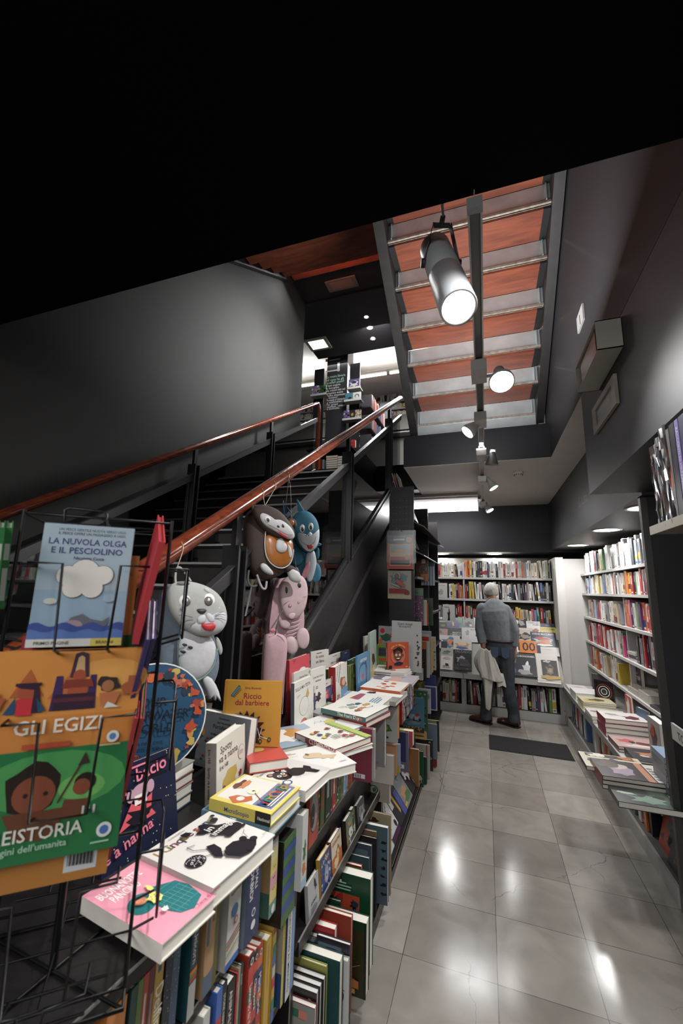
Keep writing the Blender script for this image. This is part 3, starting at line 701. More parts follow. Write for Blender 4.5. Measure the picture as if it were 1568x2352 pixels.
def a_fox(a):
    a.rect('cfccc4', 0, 0, 1, 1)
    for u, v, c, s1 in ((.3, .7, 'b8b4a4', 1), (.55, .66, '6c8a8c', 2), (.72, .58, '2c5c64', 3), (.5, .36, 'b0744c', 4), (.68, .3, 'c8c4b8', 5), (.78, .42, 'b8904c', 6), (.30, .34, '8c5c3c', 7), (.42, .52, '9a9c84', 8)): a.blob(c, u, v, .10, .055, s1); a.blob('3a2c26', u+.07, v-.05, .02, .015, s1+9)
    for i in range(12): a.line('54504a', [(.28+.03*i, .60), (.30+.03*i, .56)], .004)
def s_fox(a):
    a.rect('3c6060', 0, 0, 1, 1); a.text('The Fox\'s Day', .25, .62, .06, 'd8d4c8', rot=-PI/2); a.ell('b8603c', .5, .2, .28, n=10); a.ell('b8603c', .5, .1, .28, n=10)
flat([(759, 1632), (793, 1601), (872, 1618), (841.6, 1648)], ZT+.026, .022, '3c6060', 'white illustrated picture book with a teal spine, topmost of its stack', a_fox, s_fox, dims=(.24, .25), ang=1.33)
flat([(762, 1645), (795, 1610), (880, 1625), (843, 1662)], ZT+.001, .024, '8a2c2c', 'hardback with a red spine directly under the teal-spined picture book', None, dims=(.24, .25), ang=1.3)
def a_fox2(a):
    a.rect('cfccc6', 0, 0, 1, 1); a.poly('8c4a5a', [(.1, .72), (.4, .60), (.9, .62), (.9, .76), (.5, .82), (.2, .86)]); a.blob('b06a4c', .30, .78, .18, .07, 3); a.lines('5c7c90', .12, .12, .36, 4, .7)
flat([(795, 1610), (800, 1590), (889.5, 1601), (868, 1622)], ZT+.001, .036, 'cbc8c2', 'white picture book with a red fox-like drawing and pale blue lines, near stack end', a_fox2, dims=(.25, .24), ang=1.5)
def a_mount(a):
    a.rect('8c8984', 0, 0, 1, 1); a.rect('26242a', 0, 0, 1, .12); a.poly('b8b4ac', [(.2, .4), (.45, .8), (.55, .66), (.9, .4)]); a.poly('6c7a4c', [(.66, .8), (.8, .92), (.9, .86), (.76, .72)])
    a.text('MONTAGNE', .1, .2, .08, '3a3834')
flat([(723.6, 1639), (760, 1611), (790, 1620), (757, 1652)], ZT+.001, .016, '8c8984', 'grey cover picture book lying left of the teal-spined one', a_mount, dims=(.2, .26), ang=1.2)
flat([(767, 1605), (811, 1587), (835, 1592), (800, 1612)], ZT+.001, .01, '8c9cac', 'thin pale blue magazine lying between standing books and the white stack', lambda a: a.blob('56707e', .5, .5, .35, .2, 4), dims=(.2, .24), ang=1.25)
def a_grey(a):
    a.rect('85837f', 0, 0, 1, 1); a.rect('d8d5ce', .38, .0, .62, 1); a.blob('2c2a2a', .5, .7, .10, .12, 4); a.rect('6c6a68', .66, .1, .95, .6)
flat([(818, 1593), (860, 1580), (923, 1588), (893, 1614)], ZT+.001, .022, '85837f', 'grey hardback with a white band lying past the white stacks', a_grey, dims=(.27, .26), ang=1.5)
def a_org(a):
    a.rect('cfcbc4', 0, 0, 1, 1)
    for i in range(9): a.blob(['b05a34', 'c88a5c', 'a84430'][i % 3], .15+.09*i, .45+.15*math.sin(i*1.7), .05, .07, i)
flat([(840, 1575), (868, 1560), (922, 1572), (911, 1586)], ZT+.024, .014, 'b0502c', 'white book with orange figures and orange spine, lying on the grey hardback', a_org, lambda a: a.rect('b0502c', 0, 0, 1, 1), dims=(.25, .25), ang=1.52)
def a_pur(a):
    a.rect('a8a2a8', 0, 0, 1, 1); a.blob('6c6474', .35, .7, .3, .12, 3); a.blob('d0ccd0', .5, .55, .3, .08, 4); a.blob('c49a8c', .3, .35, .25, .12, 5); a.text('VIAGGIO', .60, .2, .10, '4a4450', rot=.6)
flat([(848, 1553), (868, 1540), (944, 1556), (928, 1577)], ZT+.001, .018, 'a09aa2', 'pale purple landscape-cover book lying near the far end of the low bookcase', a_pur, dims=(.28, .36), ang=1.55)
for i in range(3):
    flat([(853+i*.5, 1536+i*5), (865, 1525+i*5), (944+i*1.5, 1535+i*5), (933+i*1.5, 1547+i*5)], ZT+.0+.016*(2-i)+.001, .0155, 'c8c5c0', ['top copy in the stack of white magazines under the red boy book', 'middle copy in the stack of white magazines under the red boy book', 'bottom copy in the stack of white magazines under the red boy book'][i],
         (lambda a: (a.rect('c8c5c0', 0, 0, 1, 1), a.blob('5c5854', .5, .6, .3, .1, 3), a.blob('8a6c5c', .3, .4, .1, .1, 4))) if i == 0 else None, lambda a: a.rect('3a3a3a', .3, .4, .6, .9), cat='magazine', name='magazine', dims=(.27, .24), ang=1.6-.05*i)
# red books with white page blocks under the orange hedgehog book
for i in range(2):
    flat([(572, 1741+i*1), (598, 1712), (656, 1706), (588, 1744)], ZT+.001+.033*(1-i), .032, 'a8433c' if i == 0 else '3c2c44', ['red-covered thick book, upper of two supporting the orange hedgehog book', 'thick white-paged book with a dark spine, lower of two under the hedgehog book'][i],
         (lambda a: (a.rect('b0483f', 0, 0, 1, 1), a.ell('b8a050', .35, .6, .2, .1))) if i == 0 else None, lambda a: a.rect('8c2c2c' if 1 else '', 0, 0, .5, 1), dims=(.13, .17), ang=.75)
def a_dogmag(a):
    a.rect('8c9ca8', 0, 0, 1, 1); a.blob('d8d4cc', .35, .55, .3, .3, 3); a.blob('b8854c', .55, .6, .18, .22, 5); a.blob('3c4a34', .7, .25, .25, .18, 6); a.text('ANIMALI', .55, .12, .12, 'e0dcd4', rot=.3)
flat([(640, 1690), (672, 1668), (712, 1682), (672, 1716)], ZT+.001, .02, '7c8c98', 'glossy animal magazine lying behind the hedgehog book', a_dogmag, dims=(.21, .22), ang=.9, cat='magazine', name='magazine')

# ---------- standing on the top board
def a_bacio(a):
    a.rect('181c33', 0, 0, 1, 1)
    R = random.Random(3)
    for i in range(34): a.ell('d8cf9a', R.random(), R.random(), .006, n=6)
    P = 'd9788a'
    a.text('Un', .06, .66, .15, P, rot=.15); a.text('bacio', .42, .78, .15, P, rot=.08, wmax=.5)
    a.text('e a nanna', .02, .10, .12, P, rot=.22, wmax=.9); a.lines(P, .3, .93, .97, 1, .4)
    a.poly('c9545c', [(.18, .34), (.34, .58), (.44, .52), (.62, .60), (.60, .44), (.66, .36), (.44, .34), (.34, .38)])
    a.blob('14101c', .46, .42, .17, .09, 8, amp=.5); a.ell('b08c9c', .46, .66, .12, .09); a.ell('b08c9c', .33, .66, .05, .07); a.ell('b08c9c', .60, .68, .05, .07)
    a.rect('d8d4cc', .38, .54, .54, .64); a.ell('b02c34', .46, .59, .04, .02)
stand((232, 2022), (409, 1912), (304, 1780.4), ZT, .022, '181c33', 'dark blue picture book with pink script lettering standing beside the wire rack', a_bacio, lean=.22)
# round shape book
P0 = at(345, 1735, 'z', ZT)
def roundbook():
    c = at(350, 1648, 'y', .98); nrm = (CAM-c); nrm.z = .15*nrm.length; nrm = nrm.normalized(); X = V((0, 0, 1)).cross(nrm).normalized(); Y = nrm.cross(X)
    e = at(424, 1648, 'y', c.y); r = (c-ZT*0*c)*0
    R_ = .142
    mb = MB(); n = 40
    pts = [c+X*(R_*math.cos(2*PI*i/n))+Y*(R_*math.sin(2*PI*i/n)) for i in range(n)]
    mb.prism(pts, -nrm*.003, M('d8d4cc', .4)); mb.prism([p-nrm*.017 for p in pts], -nrm*.003, M('1f3f5c', .4))
    a = Art(mb, c-X*R_-Y*R_, X, Y, nrm, 2*R_, 2*R_)
    a.ell('1e4460', .5, .5, .488, n=40)
    R = random.Random(9)
    for i in range(70):
        t = R.uniform(-1.9, 1.7) if i % 3 else R.uniform(1.7, 4.2); q = R.uniform(.36, .46); r0 = R.uniform(.018, .05)
        u, v = .5+q*math.cos(t), .5+q*math.sin(t)
        if math.hypot(u-.5, v-.5)+r0*1.2 < .488: a.blob(R.choice(['a8442c', 'b8603c', 'c07c4c', '8c3a2c', 'b09a4c', '20303c', 'a85a4c']), u, v, r0, r0, i, n=9, amp=.5)
    for i, w_ in enumerate(['OUR', 'UNDERWATER', 'WORLD']): a.text(w_, .5, .60-.115*i, .082, '0c1420', al='c', wmax=.66)
    for i, w_ in enumerate(['A FIRST DIVE', 'INTO OCEANS,', 'LAKES, AND RIVERS']): a.text(w_, .5, .27-.055*i, .028, '0c1420', al='c')
    r = mb.build('book'); tag(r, 'round blue ocean board book standing behind the dark blue picture book', 'book')
    pm = MB(); pm.prism([c+(p-c)*.97-nrm*.0031 for p in pts], -nrm*.0138, PAPER); pm.build('page_block', r)
roundbook()
for i in range(4):
    book(V((-.935, .99, ZT+.001+.028*(i+1))), V((1, 0, 0)), V((0, 1, 0)), V((0, 0, 1)), .10, .13, .027, ['34485c', 'b0aca4', '7c2c30', '8c8a84'][i], None, label=['bottom', 'second', 'third', 'top'][i]+' book of the low pile propping up the round ocean book')
def a_bee(a):
    a.rect('74777a', 0, 0, 1, 1)
    a.text('Portafortuna', .55, .72, .075, '1c1c20', al='c', wmax=.5); a.text('Sei il mio piccolo', .55, .82, .035, '1c1c20', al='c'); a.text('Nicola Edwards', .55, .90, .03, '3a3a3c', al='c')
    for i, t in enumerate(['Un libro in rima', 'tenero e dolce', 'da leggere', 'al tuo piccolo']): a.text(t, .34, .60-.075*i, .035, '1c1c20')
    a.ell('5c6c80', .13, .74, .06, .05); a.ell('5c6c80', .08, .68, .05, .05)
    a.ell('1c1a16', .12, .55, .11, .075, rot=.6); a.ell('b0843c', .12, .55, .10, .068, rot=.6); a.ell('b0843c', .19, .61, .05)
    for i in range(3): a.line('1c1a16', [(.06+.045*i, .56+.03*i), (.12+.04*i, .46+.035*i)], .012)
    for u, v in ((.17, .88), (.13, .36), (.30, .52), (.26, .2)): a.ell('8c2c34', u-.008, v, .016); a.ell('8c2c34', u+.012, v, .016)
    a.ell('d0ccc8', .82, .62, .06); a.ell('1c1a16', .82, .62, .035); a.lines('54575a', .06, .05, .13, 5, .6)
stand((432, 1752), (560, 1790), (441, 1627), ZT, .04, '6c7074', 'grey board book with a bee and hearts standing behind the white puppy book', a_bee, lean=.1)
def a_spot(a):
    a.rect('c2bdb2', 0, 0, 1, 1); a.text('Spotty', .12, .78, .12, '2a241e'); a.text('va a nanna', .08, .64, .12, '2a241e', wmax=.85); a.text('Eric Hill', .1, .52, .07, '2a241e')
    a.blob('b0934a', .45, .28, .24, .16, 11, amp=.25); a.blob('7a3a2c', .22, .16, .10, .08, 3); a.blob('8a2c2c', .80, .22, .06, .05, 3)
    a.ell('54504a', .84, .56, .115); a.ell('c2bdb2', .84, .56, .11); a.lines('77726a', .76, .52, .60, 4, .16)
def s_spot(a):
    a.rect('77726c', 0, 0, 1, 1); a.text('Eric Hill', .25, .9, .05, '24201c', rot=-PI/2); a.text('Spotty va a nanna', .25, .62, .05, '24201c', rot=-PI/2)
stand((496, 1858), (562.6, 1790), (503, 1708), ZT+.002, .035, 'bdb8ad', 'thick white children\'s book with yellow blob figure standing behind the yellow science book', a_spot, s_spot, lean=.08)
def a_riccio(a):
    a.rect('b88534', 0, 0, 1, 1); a.rect('ab7c30', 0, 0, .05, 1)
    a.text('Silvia Borando', .50, .87, .035, '6a1c28', al='c'); a.text('Riccio', .50, .72, .09, '8a1c30', al='c'); a.text('dal barbiere', .50, .62, .085, '8a1c30', al='c', wmax=.62)
    a.poly('14303c', [(.12, .77), (.15, .74), (.28, .90), (.25, .93)]); a.poly('3c8098', [(.13, .77), (.15, .75), (.27, .895), (.25, .915)])
    for i in range(7): a.line('14303c', [(.16+.018*i, .755+.021*i), (.195+.018*i, .735+.021*i)], .008)
    pts = []
    for i in range(26):
        t = -.9+i*(PI+1.6)/25; q = .34 if i % 2 else .24
        pts.append((.42+q*math.cos(t), .24+q*math.sin(t)*.9))
    a.poly('3c1a14', pts); a.ell('c4683c', .36, .17, .12, .09)
    a.line('c8c4bc', [(.62, .28), (.68, .10)], .012); a.line('c8c4bc', [(.70, .28), (.66, .16), (.80, .12)], .012)
    for u, v in ((.68, .08), (.83, .11)): a.ell('1c2434', u, v, .03, .035); a.ell('8c7c54', u, v, .017, .02)
stand((505, 1712), (640, 1716), (510, 1562), ZT+.068, .018, 'a87a30', 'orange picture book with a brown hedgehog and scissors, standing on two thick books', a_riccio, lean=.04)
# cluster of upright picture books
def art_simple(bg, fg, title=None, tc='2a2624', seed=1, blobs=3):
    def fn(a):
        a.rect(bg, 0, 0, 1, 1); R = random.Random(seed)
        for i in range(blobs): a.blob(R.choice(fg), R.uniform(.25, .75), R.uniform(.2, .6), R.uniform(.08, .28), R.uniform(.08, .22), seed+i)
        if title:
            for i, t in enumerate(title.split('|')): a.text(t, .5, .84-.11*i, .07, tc, al='c', wmax=.84)
        a.lines(tc, .3, .93, .96, 1, .4)
    return fn
def a_ma(a):
    a.rect('b0404a', 0, 0, 1, 1); a.ell('d0ccc4', .62, .52, .36, .30); a.text('MANO', .16, .56, .09, '1a1616')
stand(z6(60, 1250), z6(245, 1120), z6(62, 655), ZT, .02, '8c2c30', 'red-spined picture book with white egg shape, leftmost tall one by the pink bag', a_ma, lambda a: a.rect('7c2428', 0, 0, 1, 1), lean=.06)
stand(z6(250, 1000), z6(412, 950), z6(245, 578), ZT, .014, 'bab7b0', 'white upright picture book behind the navy one on the low bookcase', art_simple('bfbcb4', ['b4b0aa'], 'Io sono|un libro', '5c2c34', 3, 1), lean=.05)
stand(z6(180, 1020), z6(375, 960), z6(178, 668), ZT, .012, '2c3052', 'navy blue picture book with a clipped pen beneath its gold title', lambda a: (a.rect('2e3458', 0, 0, 1, 1), a.text('ELISEO BAULE', .5, .84, .05, 'b8a468', al='c', wmax=.8), a.line('20242c', [(.2, .72), (.86, .80)], .03), a.line('b8b4a8', [(.3, .735), (.8, .793)], .012)), lean=.05)
stand(z6(95, 1240), z6(250, 1150), z6(88, 772), ZT, .016, 'b8b5ae', 'cream picture book with a small green music note, behind the head-drawing book', lambda a: (a.rect('b8b6ae', 0, 0, 1, 1), a.text('Catherine Pineur', .3, .86, .04, '3a3834', wmax=.5), a.text('Doremi', .6, .68, .08, '8c3c3c', rot=.4), a.ell('7c9454', .92, .92, .05)), lean=.05)
stand(z6(245, 1150), z6(385, 1080), z6(245, 745), ZT, .016, 'c4c1ba', 'white picture book with a small beetle drawing, behind the red flower book', lambda a: (a.rect('c6c3bc', 0, 0, 1, 1), a.text('Il piccolo bruco', .5, .78, .06, '3a3230', al='c', wmax=.85), a.text('vanitoso', .5, .69, .06, '3a3230', al='c'), a.blob('241c1c', .5, .34, .2, .09, 3, amp=.6), a.ell('8c5c3c', .25, .36, .06)), lean=.05)
def a_testa(a):
    a.rect('c4c1b9', 0, 0, 1, 1); a.text('SULLA MIA TESTA', .06, .79, .075, '24201e', wmax=.78, rot=.04)
    a.ell('1c1818', .50, .40, .25, .21, n=26); a.ell('c4c1b9', .50, .40, .242, .203, n=26); a.poly('9c4a30', [(.25, .0), (.36, .12), (.50, .14), (.62, .10), (.66, .0)])
    for i in range(4): a.line('d0ccc0', [(.32+.08*i, .0), (.36+.08*i, .12)], .008)
    a.poly('b08c34', [(.60, .60), (.70, .78), (.76, .62), (.70, .56)]); a.line('8c4444', [(.1, .68), (.3, .70)], .006); a.line('8c4444', [(.12, .64), (.24, .68)], .006)
stand(z6(100, 1285), z6(270, 1170), z6(78, 862), ZT, .018, 'bcb9b2', 'white picture book with an outlined round head and striped shirt, front of the upright cluster', a_testa, lambda a: a.rect('4c5054', 0, 0, 1, 1), lean=.05)
def a_fior(a):
    a.rect('20283c', 0, 0, 1, 1); a.rect('bcb8b0', 0, .74, 1, 1); a.blob('3c4c74', .5, .5, .5, .3, 2); a.blob('141824', .5, .12, .48, .11, 5)
    for u, v in ((.30, .55), (.68, .50), (.36, .42), (.72, .38)): a.blob('b03c40', u, v, .17, .10, int(u*99)); a.ell('d8888c', u, v, .05)
    a.line('5c7444', [(.5, .5), (.46, .1)], .014); a.lines('5c5c60', .1, .84, .96, 2, .7)
stand(z6(278, 1135), z6(432, 1040), z6(280, 885), ZT, .014, '20283c', 'small upright picture book with a red flower on dark blue', a_fior, lean=.05)
stand(z6(412, 930), z6(532, 870), z6(410, 613), ZT, .012, 'bcbab4', 'white picture book with a grey tree title, behind the red-spined girl book', art_simple('c0bdb6', ['c6c3bc'], ' |AMICO ALBERO', '6c6a66', 4, 1), lean=.05)
stand(z6(535, 900), z6(608, 860), z6(530, 580), ZT, .012, '1e2230', 'dark navy upright picture book, behind the forest book', art_simple('20243a', ['3a3c4c', '5c5c68'], None, '8c8c94', 5, 3), lean=.05)
stand(z6(410, 1030), z6(440, 1010), z6(392, 735), ZT, .03, '24402c', 'narrow green-spined picture book left of the red-spined girl book', art_simple('b0742c', ['8c4424', '5c2c1c'], None, '24402c', 6, 4), lean=.05)
def a_torno(a):
    a.rect('c6c3bb', 0, 0, 1, 1); a.text('TORNO A', .10, .55, .09, '1c2c3c', rot=1.15); a.text('PRENDERTI', .26, .50, .09, '1c2c3c', rot=1.15)
    a.blob('8c5434', .62, .42, .25, .22, 4); a.ell('c89c84', .66, .44, .15, .11); a.blob('6c8ca8', .7, .16, .28, .16, 6); a.blob('9c6c4c', .2, .1, .12, .1, 8)
stand(z6(476, 1035), z6(580, 950), z6(475, 718), ZT, .04, '8c2428', 'picture book with a fat red spine and a girl with brown hair', a_torno, lambda a: (a.rect('8c2428', 0, 0, 1, 1), a.text('TORNO A PRENDERTI', .3, .75, .05, 'dcd4c8', rot=-PI/2)), lean=.05)
def a_forest(a):
    a.rect('7c8450', 0, 0, 1, 1)
    R = random.Random(6)
    for i in range(16): a.blob(R.choice(['5c6c34', '8c9450', '3c4c24', 'a09c5c']), R.random()*.8+.1, R.random()*.8+.1, .1, .1, i)
    for i in range(11): u = .05+.09*i+R.uniform(-.02, .02); a.rect(R.choice(['2c2418', '3c3420', '4c4c30']), u, .05, u+R.uniform(.02, .045), .99)
    a.blob('b0542c', .88, .3, .05, .07, 3); a.text('Foglie', .5, .2, .08, 'd8d4c8')
stand(z6(592, 945), z6(745, 885), z6(592, 700), ZT, .016, '5c6434', 'picture book showing a green forest of thin trunks', a_forest, lean=.05)
stand(z6(598, 900), z6(672, 850), z6(600, 655), ZT, .016, '24442c', 'dark green picture book showing above the forest book', art_simple('28482e', ['3c5c3c'], None, 'b8b4a4', 2, 2), lean=.05)
def a_blue(a):
    a.rect('4c7898', 0, 0, 1, 1); a.ell('2c4c6c', .45, .45, .38, .3); a.ell('4c7898', .45, .42, .34, .27); a.ell('a82c2c', .4, .35, .07); a.text('GIROTONDO', .5, .78, .08, 'dcd8d0', al='c', wmax=.7)
stand(z6(675, 940), z6(782, 862), z6(670, 618), ZT, .012, '4c7898', 'light blue picture book with a darker blue circle, right of the forest book', a_blue, lean=.05)
def a_circo(a):
    a.rect('c4bfb2', 0, 0, 1, 1)
    for i, (u, v, c) in enumerate(((.2, .85, 'b0703c'), (.75, .88, '8c6c3c'), (.15, .5, '8c2c2c'), (.85, .55, '5c5c3c'), (.2, .15, '1c1818'), (.8, .2, 'b89c4c'), (.5, .1, 'a0602c'))): a.blob(c, u, v, .12, .1, i); a.ell('e0dcd4', u, v, .05)
    a.text('Circo', .5, .55, .12, '8c8880', al='c')
stand(z6(614, 700), z6(716, 660), z6(612, 432), ZT, .03, '8c1c22', 'red-spined picture book with decorations around its edges, far end of upright row', a_circo, lean=.03)
stand(z6(738, 790), z6(800, 760), z6(735, 438), ZT, .012, 'b8b5ae', 'white picture book with small grey lettering and an animal, beside the red-spined decorated one', art_simple('c0bdb6', ['7c7068'], 'Ta-da', '6c6864', 8, 1), lean=.03)
def a_bun(a):
    a.rect('8c9a90', 0, 0, 1, 1); a.ell('8c3c3c', .45, .60, .10, .09); a.ell('c8c4bc', .45, .60, .05, .08); a.blob('2c2020', .5, .40, .2, .15, 4); a.blob('b89c5c', .4, .14, .2, .13, 5)
stand(z6(785, 850), z6(845, 780), z6(772, 408), ZT, .012, '8c9a90', 'grey-green picture book with a red-eared rabbit, standing by the peg panel', a_bun, lean=.03)
# group at the far end, facing the viewer
def a_boy(a):
    a.rect('a84c34', 0, 0, 1, 1)
    a.ell('24181a', .5, .50, .36, .34, n=30); a.ell('b8644c', .5, .50, .345, .325, n=30)
    R = random.Random(2)
    for i, ch in enumerate('GIRA LE EMOZIONI'):
        t = 2.35-i*.104; a.text(ch, .5+.42*math.cos(t), .50+.385*math.sin(t), .05, 'd8c47c', rot=t-PI/2, al='c')
    a.blob('2c1a16', .48, .66, .24, .16, 3, amp=.12); a.ell('6c4030', .48, .50, .19, .19); a.ell('6c4030', .70, .52, .05)
    for u in (.40, .56): a.ell('dcd8d0', u, .53, .045); a.ell('1c1010', u+.005, .53, .02)
    a.ell('24101a', .48, .38, .09, .05); a.ell('d8d4cc', .48, .40, .08, .022); a.blob('20283c', .5, .20, .2, .07, 5, amp=.1)
    a.ell('24181a', .12, .08, .08); a.rect('c8a848', .82, .06, .92, .10)
stand(zF(390, 1082), zF(775, 1060), zF(415, 598), ZT+.048, .022, '9c4430', 'red-orange book with a cartoon boy portrait standing on the white magazine stack', a_boy, lambda a: (a.rect('7c2420', 0, 0, 1, 1), a.rect('c8b890', .3, .3, .6, .8)), lean=.02)
def a_game(a):
    a.rect('5f7c34', 0, 0, 1, 1); a.rect('3c5424', .1, .42, .75, .86); a.rect('34303c', .13, .46, .72, .82)
    for i in range(8): a.ell('14121a', .2+.13*(i % 4), .55+.18*(i//4), .03)
    a.rect('a8402c', .2, .2, .7, .33)
    for i in range(3): a.ell(['2c5c6c', '3c6c3c', 'a8842c'][i], .25+.2*i, .1, .06)
stand(zF(195, 990), zF(440, 1000), zF(203, 622), ZT+.048, .02, '5f7c34', 'green game-like activity book standing left of the red boy book', a_game, lean=.04, sq=True)
def a_dot(a):
    a.rect('aaa8a4', 0, 0, 1, 1); R = random.Random(5)
    for i in range(10): a.ell(R.choice(['5c5854', '8c3c34']), R.uniform(.05, .95), R.uniform(.5, .95), .01, n=6)
stand(zF(300, 900), zF(725, 900), zF(300, 498), ZT+.048, .01, 'a4a29e', 'grey card book with tiny dots directly behind the red boy book', a_dot, lean=.04, sq=True)
def a_ferm(a):
    a.rect('8f8e8c', 0, 0, 1, 1); a.ell('a02c34', .13, .88, .08); a.blob('24503c', .25, .72, .20, .09, 3); a.poly('9c2c2c', [(.28, .74), (.5, .84), (.75, .74)]); a.ell('7c3c44', .8, .72, .13, .1); a.rect('d8c8bc', .76, .7, .86, .76)
    a.text('A scuola', .5, .76, .03, 'd8c8bc', al='c'); a.lines('4c4a48', .42, .90, .93, 1, .18); a.blob('b0602c', .08, .6, .06, .1, 3)
stand(zF(215, 1010), zF(770, 1010), zF(228, 290), ZT, .012, '8a8987', 'large grey board book with a red house top, tallest behind the red boy book', a_ferm, lean=.05, sq=True)
def a_det(a):
    a.rect('a9a8a6', 0, 0, 1, 1); a.text('Quanti dettagli', .45, .92, .045, '1c1a1a', al='c', wmax=.5); a.text('da scoprire!', .45, .87, .045, '1c1a1a', al='c', wmax=.4); R = random.Random(8)
    for i in range(14): a.blob(R.choice(['24201e', '3c3a38', '5c5854', '24201e', 'b07c2c']), R.uniform(.82, .93), R.uniform(.1, .85), .035, .02, i, n=8, amp=.6)
stand(zF(455, 1090), zF(1000, 1045), zF(455, 195), ZT, .02, 'a5a4a2', 'largest grey-white board book with black squiggles down its right edge', a_det, lean=.05, sq=True)
def a_sil(a):
    a.rect('9a9896', 0, 0, 1, 1)
    for i in range(4):
        u = .16+.17*i; a.ell('2a2220', u, .84, .025, .022); a.poly('2a2220', [(u-.05, .78), (u-.03, .81), (u+.03, .81), (u+.05, .78), (u+.05, .66), (u-.05, .66)])
    a.rect('8c4c5c', .95, 0, 1, 1)
stand(zF(430, 900), zF(975, 900), zF(432, 30), ZT, .02, '96949a', 'grey book with four small dark figures showing above the others', a_sil, lean=.08, sq=True)
# thin spines beside it
for i, (c, nm) in enumerate((('b4b2ae', 'white'), ('6c6470', 'purple-grey'), ('a8a6a2', 'pale grey'), ('544c54', 'dark plum'), ('8c8a86', 'mid grey'), ('4c2c34', 'maroon'))):
    a0 = at(940+i*2.6, 1540, 'y', 3.42); book(V((a0.x, 3.42, ZT)), V((0, 1, 0)), V((0, 0, 1)), V((-1, 0, 0)) if 0 else V((1, 0, 0)), .16, .215-.008*(i % 3), .0085, c, None, None, label=nm+' thin upright spine just right of the red boy book', parts=True)
def a_tall(a):
    a.rect('5c8098', 0, 0, 1, 1); R = random.Random(5)
    for i in range(26): a.blob(R.choice(['2c4458', '8cb0c0', 'b8b0a0', '20242c', 'a8543c', '3c6c80']), R.uniform(.15, .85), R.uniform(.05, .95), .14, .05, i, amp=.5)
stand((897, 1437), (915, 1438), (872, 1335), ZT+.0, .018, 'a09a34', 'tall narrow blue illustrated book with a yellow spine, leaning by the peg panel', a_tall, lambda a: a.rect('a8a03c', 0, 0, 1, 1), h=.34, w=.10, lean=.03)

# ---------- side of the bookcase, near section
def bands(*cs):
    def fn(a):
        n = len(cs)
        for i, c in enumerate(cs): a.rect(c, 0, 1-(i+1)/n, 1, 1-i/n)
    return fn
side(zA(755, 690), zA(930, 525), .703, 'b8743c', 'orange box book with a purple band, nearest in the bookcase side', zt=.88, art=bands('b8743c', '2c1c48', 'b8743c', 'b8743c'), xf=-.583)
side(zA(960, 610), zA(1015, 570), .703, '24423c', 'dark green wrapped spine beside the orange box book', zt=.876, xf=-.583)
side(zA(1020, 575), zA(1065, 555), .703, '5c7438', 'lime green spine between the dark green and red spines', zt=.876, xf=-.583)
side(zA(1068, 560), zA(1112, 540), .703, 'a83c34', 'bright red thin spine near the orange box book', zt=.876, xf=-.583, art=dummyspine(3, 'c8c0b4'))
side(zA(1115, 545), zA(1183, 510), .703, '5c2420', 'dark red worn spine left of the yellow one', zt=.876, xf=-.583, art=dummyspine(4, '8c6c5c'))
side(zA(1178, 375), zA(1250, 340), .703, 'b08c34', 'yellow spine with white lettering leaning below the pink board book', zt=.885, xf=-.583, art=lambda a: (a.rect('b08c34', 0, 0, 1, 1), a.rect('2c4c74', .3, .84, .7, .90), a.text('Delfino', .22, .72, .11, 'e0dcd0', rot=-PI/2)))
side(zA(1265, 420), zA(1325, 380), .703, '1c1e2a', 'navy spine with pale dots, right of the yellow spine', zt=.87, xf=-.583, art=lambda a: a.spots(['8c9098'], 24, .08, 3))
side(zA(1335, 300), zA(1400, 230), .703, '3c4c64', 'grey-blue glittery padded spine below the pink book corner', zt=.87, xf=-.583, art=lambda a: a.spots(['8c9cac', '5c6c84'], 40, .08, 4))
side(zB(230, 925), zB(310, 870), .703, '1c3c44', 'dark teal spine with white lettering and coloured band', zt=.88, xf=-.583, depth=.2, art=lambda a: (a.rect('1c3c44', 0, 0, 1, 1), a.rect('a8a8a4', 0, 0, 1, .34), a.rect('a83c2c', 0, .36, 1, .4), a.rect('3c7c44', 0, .4, 1, .43), a.rect('c8682c', 0, .43, 1, .47), a.text('Unicorn', .25, .84, .07, 'd8d8d0', rot=-PI/2)), faceart=lambda a: a.rect('204850', 0, 0, 1, 1))
side(zB(400, 775), zB(510, 690), .703, 'a0805c', 'tan and slate blue book spine under the white silhouette book', zt=.885, xf=-.583, art=lambda a: (a.rect('a8845c', 0, 0, 1, 1), a.rect('4c5c70', 0, 0, 1, .25), a.ell('a8845c', .5, .25, .5, .05), a.rect('4c5c70', .15, .5, .4, .95), a.text('DESTINI', .62, .92, .045, '3a2c20', rot=-PI/2)))
side(zB(515, 650), zB(560, 610), .703, '5c5420', 'olive green narrow spine between the tan book and planet box', zt=.885, xf=-.583)
def s_plan(a):
    a.rect('bcbab4', 0, 0, 1, 1); a.rect('2c5ca0', 0, 0, 1, .07)
    for i, c in enumerate(('b89c5c', '4c9098', 'c8b878', 'a83c3c', '3c6c54', 'a83c3c')): a.poly(c, [(0, .10+.038*i), (1, .16+.038*i), (1, .18+.038*i), (0, .12+.038*i)])
    a.ell('3c6488', .5, .58, .25); a.ell('a8503c', .62, .46, .15); a.ell('bcbab4', .62, .46, .09)
    for i, t in enumerate(('I primi', 'esperimenti')): a.text(t, .1, .86-.07*i, .045, '24201e', wmax=.85)
side(zB(665, 520), zB(815, 370), .703, 'a8a6a0', 'white box book with a blue ball and rainbow waves on its spine', xf=-.575, zt=.886, depth=.2, art=s_plan, faceart=lambda a: (a.rect('a8a6a0', 0, 0, 1, 1), a.ell('20343c', .2, .35, .2), a.blob('8c4c2c', .2, .75, .15, .1, 3)))
